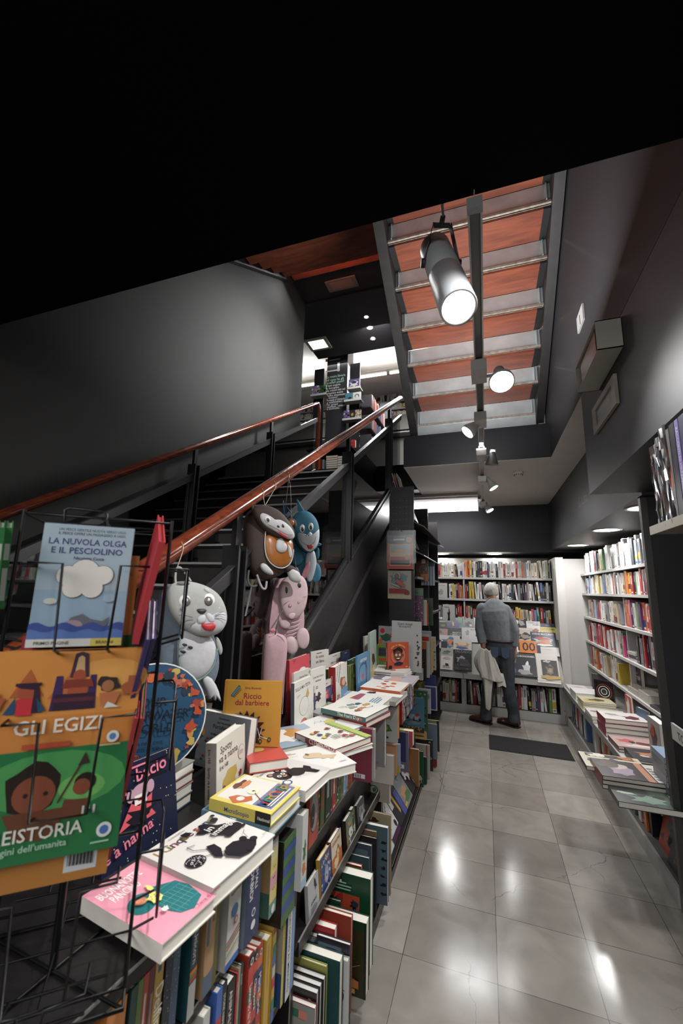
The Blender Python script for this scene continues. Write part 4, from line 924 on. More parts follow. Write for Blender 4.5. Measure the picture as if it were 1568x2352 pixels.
side(zB(885, 312), zB(1050, 135), .703, '20284c', 'navy box book with bold white capitals on its spine', xf=-.568, zt=.888, depth=.2, art=lambda a: (a.rect('20284c', 0, 0, 1, 1), a.text('ANIMALI', .58, .94, .20*a.w/a.h*1.0, 'd8d6d0', rot=-PI/2, wmax=9), a.text('MORBIDI', .22, .94, .24*a.w/a.h, 'd8d6d0', rot=-PI/2), a.ell('d8d6d0', .55, .3, .13), a.ell('20284c', .55, .3, .09), a.ell('c8c8c8', .55, .16, .16, .05), a.line('d8d6d0', [(.55, .1), (.7, .02)], .003)), faceart=lambda a: a.rect('6c7884', 0, 0, 1, 1))
side(zB(1165, 60), zB(1245, 0), .70, '86a090', 'pale book spine with little pig and chick faces', xf=-.56, zt=.89, depth=.2, art=lambda a: (bands('a8a8a8', 'c4b88c', 'c4b070', 'c08c94', 'c4b070', '5c8474')(a), [a.ell('24181a', .4+.2*(i % 2), .32+.14*(i//2), .05) for i in range(6)], a.ell('c8c0b8', .5, .08, .25)), faceart=lambda a: (a.rect('8c744c', 0, 0, 1, 1), a.rect('3c5c50', 0, 0, 1, .3), a.blob('24343c', .55, .75, .25, .2, 3), a.rect('c8c4bc', .1, .12, .5, .25)))
def s_stripe(a):
    a.rect('3c6030', 0, 0, 1, 1)
    for i in range(4): a.rect('2c4480', 0, .13+.22*i, 1, .24+.22*i)
side(zC(130, 740), zC(275, 705), .645, '3c6030', 'big green and blue striped book sticking out of the bookcase side', xf=-.55, zt=.85, depth=.22, art=s_stripe, pages=M('1c1a18', .5), faceart=lambda a: a.rect('20180f', 0, 0, 1, 1))
side(zC(275, 600), zC(305, 590), .703, '8c5c44', 'peach and dark green spine behind the striped book', xf=-.55, zt=.875, art=bands('a87058', 'a87058', '24403c'))
def s_white(a):
    a.rect('b8b8b4', 0, 0, 1, 1); a.blob('3c5c34', .5, .5, .3, .12, 3, amp=.6); a.blob('b0683c', .5, .25, .3, .1, 4); a.rect('8ca8bc', .1, .02, .9, .12); a.line('3c5c34', [(.4, .8), (.5, .4)], .004)
side(zC(350, 480), zC(415, 430), .69, 'b4b4b2', 'tall white spine with green plant drawing next to the red bear book', xf=-.53, zt=.885, art=s_white)
def a_redbear(a):
    a.rect('a8402c', 0, 0, 1, 1); a.ell('1c1816', .5, .55, .42, .36); a.ell('8a8884', .52, .55, .40, .34); a.blob('14100f', .35, .5, .25, .2, 3, amp=.1); a.ell('c8c4bc', .4, .45, .03); a.ell('a83c34', .3, .42, .03); a.text('Mamma', .2, .90, .05, 'c8a894')
q0 = at(*zC(430, 365), 'x', -.575); q1 = at(*zC(535, 262), 'x', -.575)
book(V((-.575, q0.y, .703)), V((0, 1, 0)), V((0, 0, 1)), V((1, 0, 0)), (q1.y-q0.y), .18, .012, 'a8402c', a_redbear, None, label='red board book with a black bear in a round frame, facing the aisle')
row = [((515, 285), (552, 250), '24323c', '8c6c34', 'dark spine with tan figures right of the red bear book'), ((565, 240), (612, 222), '3c5c2c', 'a82c34', 'green spine with a red square low down'),
       ((622, 190), (680, 172), '14301f', 'c8c4bc', 'wide dark green spine with tiny white title'), ((682, 170), (702, 165), '182420', '8c8c88', 'very dark thin spine with barcode-like foot'),
       ((704, 150), (742, 130), '9c2028', 'd8b8a8', 'bright red spine among the picture book series'), ((744, 128), (757, 115), '34502c', 'c8b04c', 'narrow moss green spine in the picture book series'),
       ((762, 108), (800, 82), '2c4430', 'd0c8a0', 'dark spine with cream and red patches'), ((802, 72), (832, 52), '4c5424', '7c8444', 'plain olive spine in the upper row'),
       ((834, 50), (862, 28), '7c98b8', 'c8d0d8', 'light blue spine next to the olive one'), ((866, 15), (886, 0), '8ca0b4', '54606c', 'pale slate spine left of the orange one'),
       ((892, -5), (940, -30), 'b0442c', '702418', 'wide orange-red spine near the row end'), ((942, -30), (960, -38), '1c2038', '5c607c', 'thin dark blue spine right of the orange-red one'), ((962, -40), (1012, -68), 'b8b4a4', '2c6c8c', 'white spine with colourful pictures at the row end')]
for i, (p, q, c, c2, lb) in enumerate(row):
    side(zC(*p), zC(*q), .703, c, lb, xf=-.583, zt=.884-.008*(i % 3), depth=.2, art=(lambda a, c2=c2, i=i: (a.spots([c2, 'a83c34', '3c6c44', 'c8b04c'], 26, .2, i) if i in (0, 6, 12) else dummyspine(i, c2)(a))))
# near section, lower row
side(zB(350, 2030), zB(435, 1900), .423, 'b0b0a8', 'white and green box at the near end of the lower row', xf=-.58, art=bands('b0b0a8', '2c6c44', 'b0b0a8'))
low = [((515, 1745), (580, 1690), '3c5c9c', ['3c5c9c', 'a83434', 'b88c34', 'a83434', '3c5c9c'], 'blue and red banded spine in the lower near row'),
       ((585, 1645), (640, 1585), '101014', None, 'black spine, left one of two in the lower near row'), ((645, 1645), (735, 1575), '121014', None, 'black spine, right one of two in the lower near row'),
       ((755, 1500), (775, 1470), '8c2028', None, 'red spine beside the beige one, lower near row'), ((778, 1440), (800, 1405), '8c8468', None, 'thin beige spine in the lower near row'), ((802, 1405), (832, 1365), '1c2c24', None, 'thin black-green spine left of the chequered ones')]
for i, (p, q, c, bd, lb) in enumerate(low):
    side(zB(*p), zB(*q), .423, c, lb, xf=-.578, depth=.2, art=bands(*bd) if bd else tx(['LA NOTTE DEL LUPO', 'STORIE NERE', 'ANIMALI CURIOSI', 'COME E FATTA', 'CUORI E STELLE', 'LE FIABE'][i], 'c8c4b8', .4))
def check(t, cs):
    def fn(a):
        n = 9
        for i in range(n): a.rect(cs[i % len(cs)], 0, 1-(i+1)/n, 1, 1-i/n)
        a.ell('c8c0b8', .5, .93, .3); a.ell('1c1a1c', .5, .93, .18); tx(t, 'e0d8c8', .55, y0=.3, y1=.72)(a)
    return fn
for (p, q, cs, t, lb) in (((900, 1302), (962, 1242), ['1c1a1c', 'b03c34', 'a8342c', '24503c', 'b84438', 'b03c34'], 'Leonardo da Vinci', 'red and green chequered spine, first of three matching volumes'),
                          ((963, 1240), (1012, 1185), ['1c1a1c', 'b8402c', '1c2034', 'a83c34', '242440', 'b03c34'], 'Cleopatra', 'red and navy chequered spine, middle of three matching volumes'),
                          ((1013, 1184), (1066, 1120), ['a03428', 'b8642c', '24346c', '3c5c8c', 'b8642c', '242c54'], 'Marie Curie', 'orange and blue chequered spine, last of three matching volumes')):
    side(zB(*p), zB(*q), .423, 'a83c34', lb, xf=-.578, depth=.2, art=check(t, cs))
side(zB(1112, 1110), zB(1172, 1045), .423, 'b89440', 'yellow wide spine right of the chequered volumes', xf=-.575, depth=.2, art=tx('la pecorella smarrita', 'a86c2c', .3))
side(zB(1198, 912), zB(1232, 880), .423, 'b08c3c', 'multicoloured narrow spine right of the yellow one', xf=-.572, depth=.2, art=bands('a83434', 'c8b04c', '2c6c4c', '3c5c9c', 'b0b0a8', 'a83434', 'b08c3c', '2c6c4c', '3c5c9c'))
side(zB(1320, 775), zB(1348, 752), .423, 'c0b04c', 'tall book with yellow spine and beige-blue cover, lower row', xf=-.565, depth=.2, art=tx('Manuale del giovane animaletto', '7c4c24', .4), faceart=lambda a: (a.rect('8c8474', 0, 0, 1, 1), a.rect('24406c', 0, 0, 1, .35)))
side(zB(1372, 765), zB(1420, 742), .423, 'c0c0bc', 'tall white spine with dark blue capitals, lower row', xf=-.56, depth=.2, art=tx('UN GIORNO AL MERCATO', '24305c', .42), faceart=lambda a: a.rect('24305c', 0, 0, 1, 1))
side(zB(1422, 750), zB(1455, 722), .423, '6c88a8', 'pale blue tall spine beside the dark upright, lower row', xf=-.562, depth=.2)
# ledge: small board books facing the aisle
def a_seal(a):
    a.rect('2c3c6c', 0, 0, 1, 1); a.spots(['a84434', 'c8b04c', 'c8c8c4', '5c7cb0'], 40, .05, 3); a.ell('7c8494', .5, .46, .2, .22); a.ell('9ca4b0', .5, .40, .12, .12); a.ell('14141c', .5, .42, .04); a.text('La FOCA', .5, .82, .09, 'd8d4b8', al='c')
def a_lion(a):
    a.rect('b0602c', 0, 0, 1, 1); a.rect('bcb49c', 0, .5, 1, 1); a.blob('8c5c2c', .6, .48, .2, .2, 3); a.ell('c8a878', .6, .46, .12, .12); a.blob('c8b48c', .4, .28, .2, .15, 6); a.text('LEONCINO', .5, .80, .1, 'a83c28', al='c', wmax=.8); a.ell('14100c', .6, .44, .03)
def a_sheep(a):
    a.rect('5c6c54', 0, 0, 1, 1); a.spots(['a87c3c', '3c5c7c', 'b0a890', 'a84434'], 40, .07, 5); a.blob('c0c0bc', .55, .45, .25, .2, 4); a.ell('2c2c2c', .55, .42, .05)
def a_rac(a):
    a.rect('34383c', 0, 0, 1, 1); a.blob('84868a', .6, .5, .35, .35, 4, amp=.4); a.ell('14141a', .62, .55, .06); a.ell('b8b8bc', .55, .3, .15)
def a_gd(a): a.rect('283c2c', 0, 0, 1, 1); a.spots(['5c7c4c', 'b0a890', 'a87c3c'], 30, .09, 2); a.blob('a8acac', .5, .4, .2, .15, 3)
def a_wh(a): a.rect('a8a8a8', 0, 0, 1, 1); a.blob('24242a', .7, .75, .1, .2, 4, amp=.6); a.text('ANIMALI', .5, .35, .09, '34343a', al='c', wmax=.8); a.lines('5c5c60', .2, .1, .3, 3, .6)
ZL = .464
for BL, BR, TL, c, fn, lb, tk in (((425, 1725), (550, 1475), (366, 1340), '9c9c9c', a_wh, 'grey and white card book, nearest on the narrow display ledge', .012), ((575, 1450), (697, 1262), (492, 1080), 'b08834', a_seal, 'blue board book with a grey seal on the display ledge', .016),
        ((706, 1212), (822, 1030), (640, 848), '5c3424', a_lion, 'orange board book with a lion cub on the display ledge', .02), ((880, 925), (967, 790), (822, 622), '2c1c16', a_sheep, 'brown-edged board book with a white lamb on the display ledge', .03),
        ((955, 790), (985, 715), (900, 490), '283c2c', a_gd, 'dark green board book showing an animal on the display ledge', .02), ((1012, 670), (1092, 590), (950, 440), '2c2624', a_rac, 'grey raccoon board book at the far end of the display ledge', .03)):
    q0, q1, q2 = at(*zC(*BL), 'x', -.581), at(*zC(*BR), 'x', -.581), at(*zC(*TL), 'x', -.59); hh_ = min(.185, q2.z-q0.z)
    book(V((-.581, q0.y, ZL)), V((0, 1, 0)), V((-.10, 0, .995)), V((.995, 0, .10)), q1.y-q0.y, hh_, min(tk, .018), c, fn, label=lb)
# bottom of the middle section: books standing across the shelf
ZP = .072
PYT = [(1.36, .02), (1.384, .022), (1.409, .022), (1.434, .022), (1.459, .012), (1.475, .036), (1.515, .02), (1.538, .016), (1.557, .022), (1.583, .03), (1.65, .02), (1.73, .045), (1.83, .05), (1.785, .012), (1.93, .02), (2.0, .015), (2.06, .018), (2.12, .014), (2.155, .014), (2.2, .03), (2.27, .014)]
def P2(TR, c, lb, w, t, art=None, xr=0, **k):
    y, t = PYT.pop(0); q = at(*TR, 'y', y)
    return book(V((q.x-w, y, ZP)), V((1, 0, 0)), V((0, 0, 1)), V((0, -1, 0)), w, q.z-ZP, t, c, art, None, label=lb, **k)
def a_hse(a): a.rect('8a8984', 0, 0, 1, 1); [a.rect(c, .2+.16*i, .86, .36+.16*i, .94) for i, c in enumerate(('24503c', '8cac8c', '3c6c54', 'c87c6c'))]; a.rect('24282c', .2, .5, .4, .62); a.rect('5c5c5c', .55, .3, .75, .5); a.line('24282c', [(.3, .5), (.3, .38)], .006)
P2(zD(575, 1785), '5c2434', 'maroon-backed grey book with a lamp drawing, nearest bottom book in the middle section', .16, .034, a_hse)
for i, (p) in enumerate(((600, 1590), (642, 1500), (690, 1410))):
    P2(zD(*p), '24201e', ['nearest', 'middle', 'farthest'][i]+' of three white-topped black box books on the bottom shelf', .13, .022, lambda a: a.spots(['8c8a84'], 30, .04, 3), xr=-.49, pages=M('c8c6c2', .7))
def a_ins(a): a.rect('84843c', 0, 0, 1, 1); a.blob('3c3020', .55, .82, .12, .05, 3, amp=.7); a.ell('3c3020', .35, .85, .06, .02, rot=.6); a.line('241c14', [(.5, .8), (.8, .9)], .004); a.line('241c14', [(.55, .8), (.45, .93)], .004); a.ell('5c2c20', .8, .8, .05, .02)
P2(zD(725, 1240), '9a984c', 'olive-yellow insect book with a fly on its cover, bottom shelf', .17, .012, a_ins, xr=-.49)
def a_teal(a): a.rect('143c3c', 0, 0, 1, 1); a.poly('8c2c24', [(.6, .5), (.7, .42), (.8, .46), (.76, .36), (.84, .3), (.7, .22), (.6, .24), (.66, .36)])
P2(zD(900, 1180), '143c3c', 'tall dark teal hardback with a red figure, bottom shelf', .24, .045, a_teal, xr=-.468)
P2(zD(1000, 1172), 'a8a8a8', 'pale grey hardback with black leaf prints, behind the tall teal one', .14, .03, lambda a: (a.blob('14141a', .7, .72, .18, .05, 4, amp=.6), a.blob('14141a', .8, .62, .1, .07, 5, amp=.6)), xr=-.462)
P2(zD(1028, 965), '241c2c', 'dark purple book with a grey picture and red edge, bottom shelf', .12, .03, lambda a: (a.rect('4c5c68', .05, .78, .75, .95), a.rect('14141a', .3, .8, .6, .92)), xr=-.462)
P2(zD(770, 915), '24302c', 'glossy black and green book wrapped in plastic, bottom shelf', .18, .03, lambda a: (a.rect('8c8c90', 0, .94, 1, 1), a.rect('14201c', 0, .6, 1, .9)), xr=-.52)
P2(zD(832, 765), '9c2028', 'bright red box file with a grey cover, bottom shelf', .17, .03, lambda a: (a.rect('4c4c50', 0, .5, .75, .93)), xr=-.50)
def a_brick(a): a.rect('8c3c2c', 0, 0, 1, 1); a.blob('2c201c', .45, .82, .12, .05, 3, amp=.7); a.poly('3c5450', [(.72, .84), (.78, .84), (.86, .62), (.8, .58), (.76, .78)]); a.rect('c8c4bc', .62, .5, .72, .58); a.rect('c87c3c', .74, .48, .88, .57)
P2(zD(1045, 605), '8c3c2c', 'brick red dinosaur book with a dragonfly, behind the red box file', .25, .02, a_brick, xr=-.465)
def a_dino(a):
    a.rect('2c2c14', 0, 0, 1, 1); a.rect('10301f', 0, .885, 1, 1); a.rect('101a14', .97, 0, 1, 1)
    a.text('I DINOSAURI', .42, .91, .055, 'dcd8d0', wmax=.54)
    a.blob('3c4458', .66, .70, .12, .08, 3, amp=.2); a.rect('3c4458', .55, .58, .62, .70); a.rect('3c4458', .74, .58, .81, .70); a.rect('a8642c', .62, .64, .74, .68)
    a.line('c8c4bc', [(.56, .86), (.62, .82), (.68, .86), (.76, .84)], .006); a.line('c8c4bc', [(.64, .84), (.66, .79), (.72, .79)], .006)
    for i in range(6): a.line('1c4c24', [(.78, .50), (.78+.1*math.cos(i), .50+.05*math.sin(i))], .007)
    a.line('a88c5c', [(.5, .44), (.66, .38)], .01); a.line('a88c5c', [(.92, .44), (.64, .30)], .006); a.blob('5c3424', .55, .32, .12, .05, 6)
    for i, c in enumerate(('24503c', '3c4c60', '8c4c34', 'a86c3c')): a.poly(c, [(.60+.06*i, .24), (.72+.06*i, .28-.02*i), (.90, .12), (.80, .12)])
    a.rect('a83434', .55, .05, .66, .11); a.rect('b89454', .74, .05, .85, .11)
b = P2(zD(1240, 690), '1c3020', 'tall dinosaur box with a white title strip, facing the viewer at floor level', .27, .045, a_dino, xr=-.455, name='boxed_set', cat='boxed set')
def a_piec(a):
    a.rect('133f28', 0, 0, 1, 1); a.rect('a0432c', .08, .3, .82, .78); R = random.Random(12)
    for i in range(26): a.blob(R.choice(['14141a', '2c4c8c', '24303c', 'b03434', '8c2c24', '3c6c80']), R.uniform(.12, .78), R.uniform(.33, .75), .055, .04, i, amp=.5)
    a.lines('8ca894', .3, .82, .92, 3, .4); a.ell('c8c4bc', .5, .92, .02)
P2(zD(1292, 120), '14402a', 'green and orange boxed game with many small animals, behind the dinosaur box', .25, .05, a_piec, xr=-.452, name='boxed_set', cat='boxed set')
P2(zD(905, 400), '1c3c24', 'small dark green box behind the dinosaur box', .12, .012, None, xr=-.55)
for (p, c, w, t, xr, lb, fn) in (((1042, 1262), '7c2c28', .13, .02, -.52, 'small dark red book with gold trim, far bottom row', None), ((1135, 1162), '34484c', .2, .015, -.49, 'dark slate book behind the small red one, far bottom row', lambda a: a.blob('a84434', .3, .93, .2, .03, 3)),
        ((1162, 1012), '3c4450', .16, .018, -.485, 'grey-blue book with an orange spine edge, far bottom row', lambda a: a.rect('54606c', .1, .5, .9, .93)), ((1225, 925), '241f20', .17, .014, -.478, 'near-black book with pale top edge, far bottom row', None),
        ((1222, 845), '6c5840', .14, .014, -.474, 'brown card cover book, far bottom row', None), ((1360, 800), '44565f', .2, .03, -.462, 'slate blue book with insect sketches down its edge, far bottom row', lambda a: [a.blob('14181c', .9, .8-.11*i, .06, .02, i, amp=.6) for i in range(7)]),
        ((1396, 645), '8c7c60', .21, .014, -.45, 'beige book with a butterfly, last in the middle bottom row', lambda a: (a.rect('8c7c60', 0, 0, 1, 1), a.blob('3c1c14', .55, .88, .18, .05, 3, amp=.7), a.line('3c1c14', [(.4, .9), (.85, .84)], .004)))):
    P2(zC(*p), c, lb, w, t, fn, xr=xr)
# far section
def a_mar(a): a.rect('6c2c38', 0, 0, 1, 1); a.rect('b8bcc0', .45, .05, .85, .13); [a.rect('14141a', .5+.04*i, .06, .515+.04*i, .12) for i in range(7)]; a.lines('a0707c', .1, .6, .66, 2, .3)
perp(None, zE(235, 432), zE(312, 1168), -.50, .016, '6c2c38', 'maroon back cover with a barcode sticking out towards the viewer', a_mar, w=.2)
perp(None, zE(268, 432), zE(348, 1140), -.49, .02, '8c8a86', 'black and white spiral-bound book beside the maroon cover', lambda a: a.spots(['14141a'], 20, .05, 2), w=.18)
perp(None, zE(405, 245), zE(490, 962), -.49, .03, '6c6a68', 'large plain grey cover sticking out below the white stack', lambda a: (a.rect('6c6a68', 0, 0, 1, 1), a.text('CE', .7, .12, .04, '24242a'), a.lines('54524f', .5, .03, .10, 4, .4)), w=.27)
perp(None, zE(455, 215), zE(502, 640), -.51, .02, '1c4458', 'teal and yellow cover peeking out right of the grey one', lambda a: a.blob('b08c34', .8, .8, .1, .2, 3), w=.2)
perp(None, zE(600, 135), zE(662, 632), -.49, .018, '9a9894', 'white back cover with a red train and green blob', lambda a: (a.rect('9a9894', 0, 0, 1, 1), a.ell('a02c2c', .45, .62, .13, .08), a.ell('1c2c3c', .45, .62, .07), a.blob('2c5c30', .6, .38, .2, .14, 4), a.ell('b8542c', .6, .38, .08), a.rect('24242a', .45, .1, .7, .15)), w=.17)
perp(None, zE(612, 105), zE(682, 570), -.482, .016, 'a8202c', 'red and yellow edged cover beside the train cover', lambda a: a.rect('b89c5c', .93, 0, 1, 1), w=.17)
fan = [('8c2428', 'c8c0b4', 'red spine with white capitals in the fanned far row'), ('b8b8b4', '24242c', 'white spine with black photographs in the fanned far row'), ('34383c', 'c8c4bc', 'charcoal spine in the fanned far row'), ('a89c8c', '5c3424', 'tan photographic spine in the fanned far row'), ('2c4c7c', 'c8c4bc', 'blue spine in the fanned far row'), ('b0b0b0', '8c3c2c', 'pale grey spine at the end of the fanned far row'), ('7c2420', 'd0c8b8', 'dark red spine at the end of the fanned far row')]
yy = 2.80
for i, (c, c2, lb) in enumerate(fan):
    t = (.055, .05, .05, .07, .06, .05, .05)[i]
    book(V((-.535, yy, .695)), V((-1, 0, 0)), V((0, 0, 1)), V((0, -1, 0)), .2, .178, t, c, None, (lambda a, c2=c2, i=i: (a.spots([c2, c2, '8c8c90'], 18, .16, i), tx('ARTE', c2, .5)(a)) if i != 1 else a.spots([c2], 20, .2, 3)), label=lb); yy += t+.012
# middle shelf of the far section
def a_tree(a): a.rect('8c8378', 0, 0, 1, 1); a.ell('2c4c34', .35, .3, .2, .12); a.ell('8c8378', .35, .3, .15, .09); a.blob('2c4c34', .4, .3, .08, .06, 3)
perp(None, zE(500, 930), zE(555, 1448), -.52, .03, 'a8a298', 'worn cream book with a green tree emblem, far section', a_tree, w=.14)
mids = [((545, 795), (605, 1200), 'b0aaa0', 'cream spine edge in the far middle row'), ((560, 790), (612, 1190), '8c8880', 'grey spine edge in the far middle row'), ((600, 650), (650, 1070), 'a87c5c', 'tan striped book edge in the far middle row'), ((645, 640), (696, 1040), '8c98a8', 'pale blue book with a yellow foot in the far middle row')]
for i, (p, q, c, lb) in enumerate(mids): perp(None, zE(*p), zE(*q), -.50, .016, c, lb, (lambda a: a.rect('9a9434', 0, 0, 1, .25)) if i == 3 else None, w=.15)
def a_purp(a): a.rect('5c5c70', 0, 0, 1, 1); a.rect('2c2c54', 0, .25, .92, 1); a.rect('c8c8c8', .5, .08, .85, .18); a.rect('2c2c2c', .6, .1, .75, .16)
perp(None, zE(735, 485), zE(808, 1028), -.475, .014, '54546c', 'purple-grey back cover with a small barcode, far section', a_purp, w=.17)
perp(None, zE(835, 470), zE(868, 690), -.475, .05, 'b0a034', 'yellow and pink striped small box book in the far section', lambda a: (a.rect('b8a434', 0, 0, 1, 1), a.rect('b0505c', .6, 0, 1, 1), a.rect('c8c4bc', .3, .1, .6, .3), a.rect('d0c0b0', .75, 0, .8, 1)), w=.12)
# sloping display at the bottom of the far section
def lean_face(q, lb, fn, c, t=.015):
    P = [at(*zE(*p), 'z', z) for p, z in zip(q, (.10, .10, .24, .24))]      # BL, BR, TR, TL
    X = (P[1]-P[0]); w = X.length; X.normalize(); Y = (P[3]-P[0]+P[2]-P[1])*.5; Y = Y-X*Y.dot(X); h = Y.length; Y.normalize(); N = X.cross(Y)
    if N.z < 0: N = -N
    book(P[0], X, Y, N, w, h, t, c, fn, label=lb)
def sl_book(y0, y1, lb, fn, c, h=.24, t=.012, dx=0):
    a = .66; Y = V((-math.sin(a), 0, math.cos(a))); N = V((math.cos(a), 0, math.sin(a)))
    book(V((-.552+dx, y0, .078)), V((0, 1, 0)), Y, N, y1-y0, h, t, c, fn, label=lb)
ys = [at(*zE(*p), 'x', -.56).y for p in ((610, 2050), (700, 1800), (760, 1640), (835, 1470), (890, 1330))]
sl_book(2.49, 2.66, 'red and white car book, nearest on the sloping bottom display', lambda a: (a.rect('b0b0b0', 0, 0, 1, 1), a.poly('a83434', [(.05, .2), (.5, .5), (.95, .7), (.95, .4), (.4, .15)]), a.ell('c0c0c0', .55, .28, .16), a.ell('14141a', .55, .28, .11)), 'a8a8a8')
sl_book(2.67, 2.86, 'white book with black lettering and a wheel on the sloping bottom display', lambda a: (a.rect('b4b4b0', 0, 0, 1, 1), a.blob('2c2c34', .3, .6, .2, .3, 3, amp=.5), a.text('MEZZI', .3, .45, .12, '14141a', rot=.5), a.ell('c0c0c0', .8, .2, .14), a.ell('14141a', .8, .2, .1), a.rect('3c1c3c', 0, 0, 1, .12)), 'b0b0ac')
sl_book(2.87, 3.0, 'dark book with a big yellow pencil on the sloping bottom display', lambda a: (a.rect('24242c', 0, 0, 1, 1), a.rect('b4b0a8', 0, .4, .4, 1), a.poly('b08c34', [(.5, .95), (.7, .95), (.95, .2), (.75, .15)]), a.poly('5c3c24', [(.4, .98), (.7, .98), (.65, .9), (.5, .9)])), '24242c')
sl_book(3.01, 3.08, 'slim violet-blue book on the sloping bottom display', lambda a: (a.rect('444c84', 0, 0, 1, 1), a.rect('1c2034', 0, .6, 1, 1)), '3c4474', t=.014)
sl_book(3.09, 3.3, 'grey book with orange and green picture on the sloping bottom display', lambda a: (a.rect('74767a', 0, 0, 1, 1), a.blob('a87c5c', .5, .3, .35, .14, 3), a.blob('4c6c3c', .6, .15, .3, .1, 5), a.rect('84868a', .3, .6, .7, .85), a.ell('5c5e62', .5, .72, .12), a.rect('b0984c', .0, .05, .3, .12)), '6c6e72')
sl_book(3.31, 3.5, 'black and white car book at the far end of the sloping bottom display', lambda a: (a.rect('24242c', 0, 0, 1, 1), a.blob('b8b8b8', .5, .5, .38, .2, 6, amp=.3), a.ell('14141a', .35, .35, .12), a.ell('a83c3c', .5, .6, .15), a.ell('b0b0b0', .85, .15, .12), a.ell('14141a', .85, .15, .08), a.rect('3c6ca8', 0, .85, .4, 1), a.rect('a83434', .4, .85, .7, 1)), '24242c')
# ============================================================ tall perforated unit past the low bookcase
PEG = M('1b1819', .45, spec=.5)
root = empty('tall_display_unit', (-.72, 4.6, 0)); tag(root, 'tall black shelf unit with perforated end panels and sloping trays', 'shelf unit')
for y, zt, x0 in ((3.64, 2.47, -.80), (4.62, 2.45, -.80), (5.6, 2.45, -.80)):
    mb = MB(); mb.box((x0, y-.012, 0), (-.585, y+.012, zt), PEG)
    if y < 5:
        z = zt-.13
        k = 0
        while z > (1.72 if y < 4 else 1.6):
            for i in range(6): mb.lathe((x0+.026+.031*i, y-.0121, z), (0, -1, 0), [(0, .0028), (.0004, .0022), (.0004, 0)], M('8c8480', .5), 6)
            z -= .058
        for xx in (x0+.012, -.597): mb.lathe((xx, y-.0121, zt-.03), (0, -1, 0), [(0, .006), (.002, .004), (.002, 0)], M('77736f', .4, .6), 8)
    child(mb, 'perforated_panel', root)
mb = MB(); mb.box((-.815, 3.66, 0), (-.80, 5.6, 2.4), CASE); child(mb, 'back_panel', root)
for y0, y1 in ((3.66, 4.6), (4.64, 5.58)):
    for z in (.08, .47, .92, 1.30, 1.66):
        mb = MB(); mb.box((-.80, y0, z-.02), (-.56, y1, z), CASE); child(mb, 'shelf', root)
    for z in (1.86, 2.12):
        mb = MB(); mb.prism([V((x, y0, zz)) for x, zz in ((-.80, z+.12), (-.50, z-.02), (-.50, z-.01), (-.80, z+.13))], V((0, y1-y0, 0)), M('3a332e', .4)); child(mb, 'sloping_tray', root)
for i, (c, y0) in enumerate((('b8b0a8', 3.68), ('a03430', 3.74), ('8c8a86', 3.8))):
    book(V((-.60, y0, 2.19)), V((0, 1, 0)), V((-.35, 0, .93)).normalized(), V((.93, 0, .35)), .2, .26, .004, c, None, label=['white', 'red', 'grey'][i]+' magazine standing in the upper sloping tray of the tall unit', name='magazine', cat='magazine')
    book(V((-.60, y0+.05, 1.93)), V((0, 1, 0)), V((-.35, 0, .93)).normalized(), V((.93, 0, .35)), .2, .24, .004, ['a8a49c', 'c0b8a8', '6c6a68'][i], None, label=['pale grey', 'cream', 'dark grey'][i]+' magazine standing in the lower sloping tray of the tall unit', name='magazine', cat='magazine')
for i, c in enumerate(('b8b4ac', 'a86c60', '8c8880')):
    book(V((-.74+.02*i, 3.66, 2.42)), V((0, 1, 0)), V((-.25, 0, .97)), V((.97, 0, .25)), .22, .2, .004, c, None, label=['white', 'reddish', 'grey'][i]+' leaflet poking up above the near perforated panel', name='leaflet', cat='leaflet')
def T(TLx, ty, TRx, BRx, by, c, lb, fn=None, xr=-.50, t=.02, w=None):
    perp((TLx, ty), (TRx, ty), (BRx, by), xr, t, c, lb, fn, w=w)
def a_pix(a): a.rect('5c3c34', 0, 0, 1, 1); a.spots(['b8b4ac', '1c1a1c', 'a83434', '8c5c3c', '34343c'], 150, .035, 4); a.rect('b0703c', .4, 0, 1, .32); a.rect('c8c4bc', .5, .78, .8, .98)
T(954, 1283, 981, 983, 1335, '4c3c34', 'busy pixel-patterned cover with an orange block, upper shelf of tall unit', a_pix, xr=-.53)
T(938, 1351, 970, 972, 1437, '54705c', 'sage green cover on the tall unit, beside the purple patterned one', lambda a: (a.rect('5c7864', 0, 0, 1, 1), a.rect('8c9450', 0, 0, .5, .8), a.lines('3c4c40', .2, .85, .93, 2, .5)), xr=-.535)
T(957, 1368, 970.5, 972, 1437, '5c3c54', 'purple patterned narrow cover on the tall unit', lambda a: a.spots(['b8a0a8'], 30, .06, 3), xr=-.532, t=.01)
T(972, 1378, 977, 980, 1437, 'b0a898', 'tan topped slim cover on the tall unit', None, xr=-.51, w=.1)
T(974, 1385, 982, 983, 1437, 'a02c30', 'bright red slim cover on the tall unit shelf', None, xr=-.50, w=.1)
T(978, 1374, 993, 994, 1437, '2c4a38', 'dark green cover with a ring handle on the tall unit', lambda a: (a.ell('8c9c90', .5, .08, .2, .02), a.rect('2c4a38', .35, .07, .65, .09)), xr=-.48, w=.12)
T(983, 1290, 997, 998, 1345, '8ca0b0', 'blue and white striped cover at the far upper shelf of the tall unit', lambda a: (a.rect('b8bcc0', 0, 0, 1, 1), a.rect('3c5c74', 0, .8, 1, 1), [a.rect('5c80a0', .2+.2*i, 0, .28+.2*i, .8) for i in range(4)]), xr=-.50, w=.14)
T(965, 1475, 978, 979, 1557, '241c18', 'black and orange cover at mid height of the tall unit', lambda a: (a.rect('b0582c', 0, .8, 1, 1), a.spots(['8c5c3c', '5c2c20'], 14, .1, 3)), xr=-.50, w=.12)
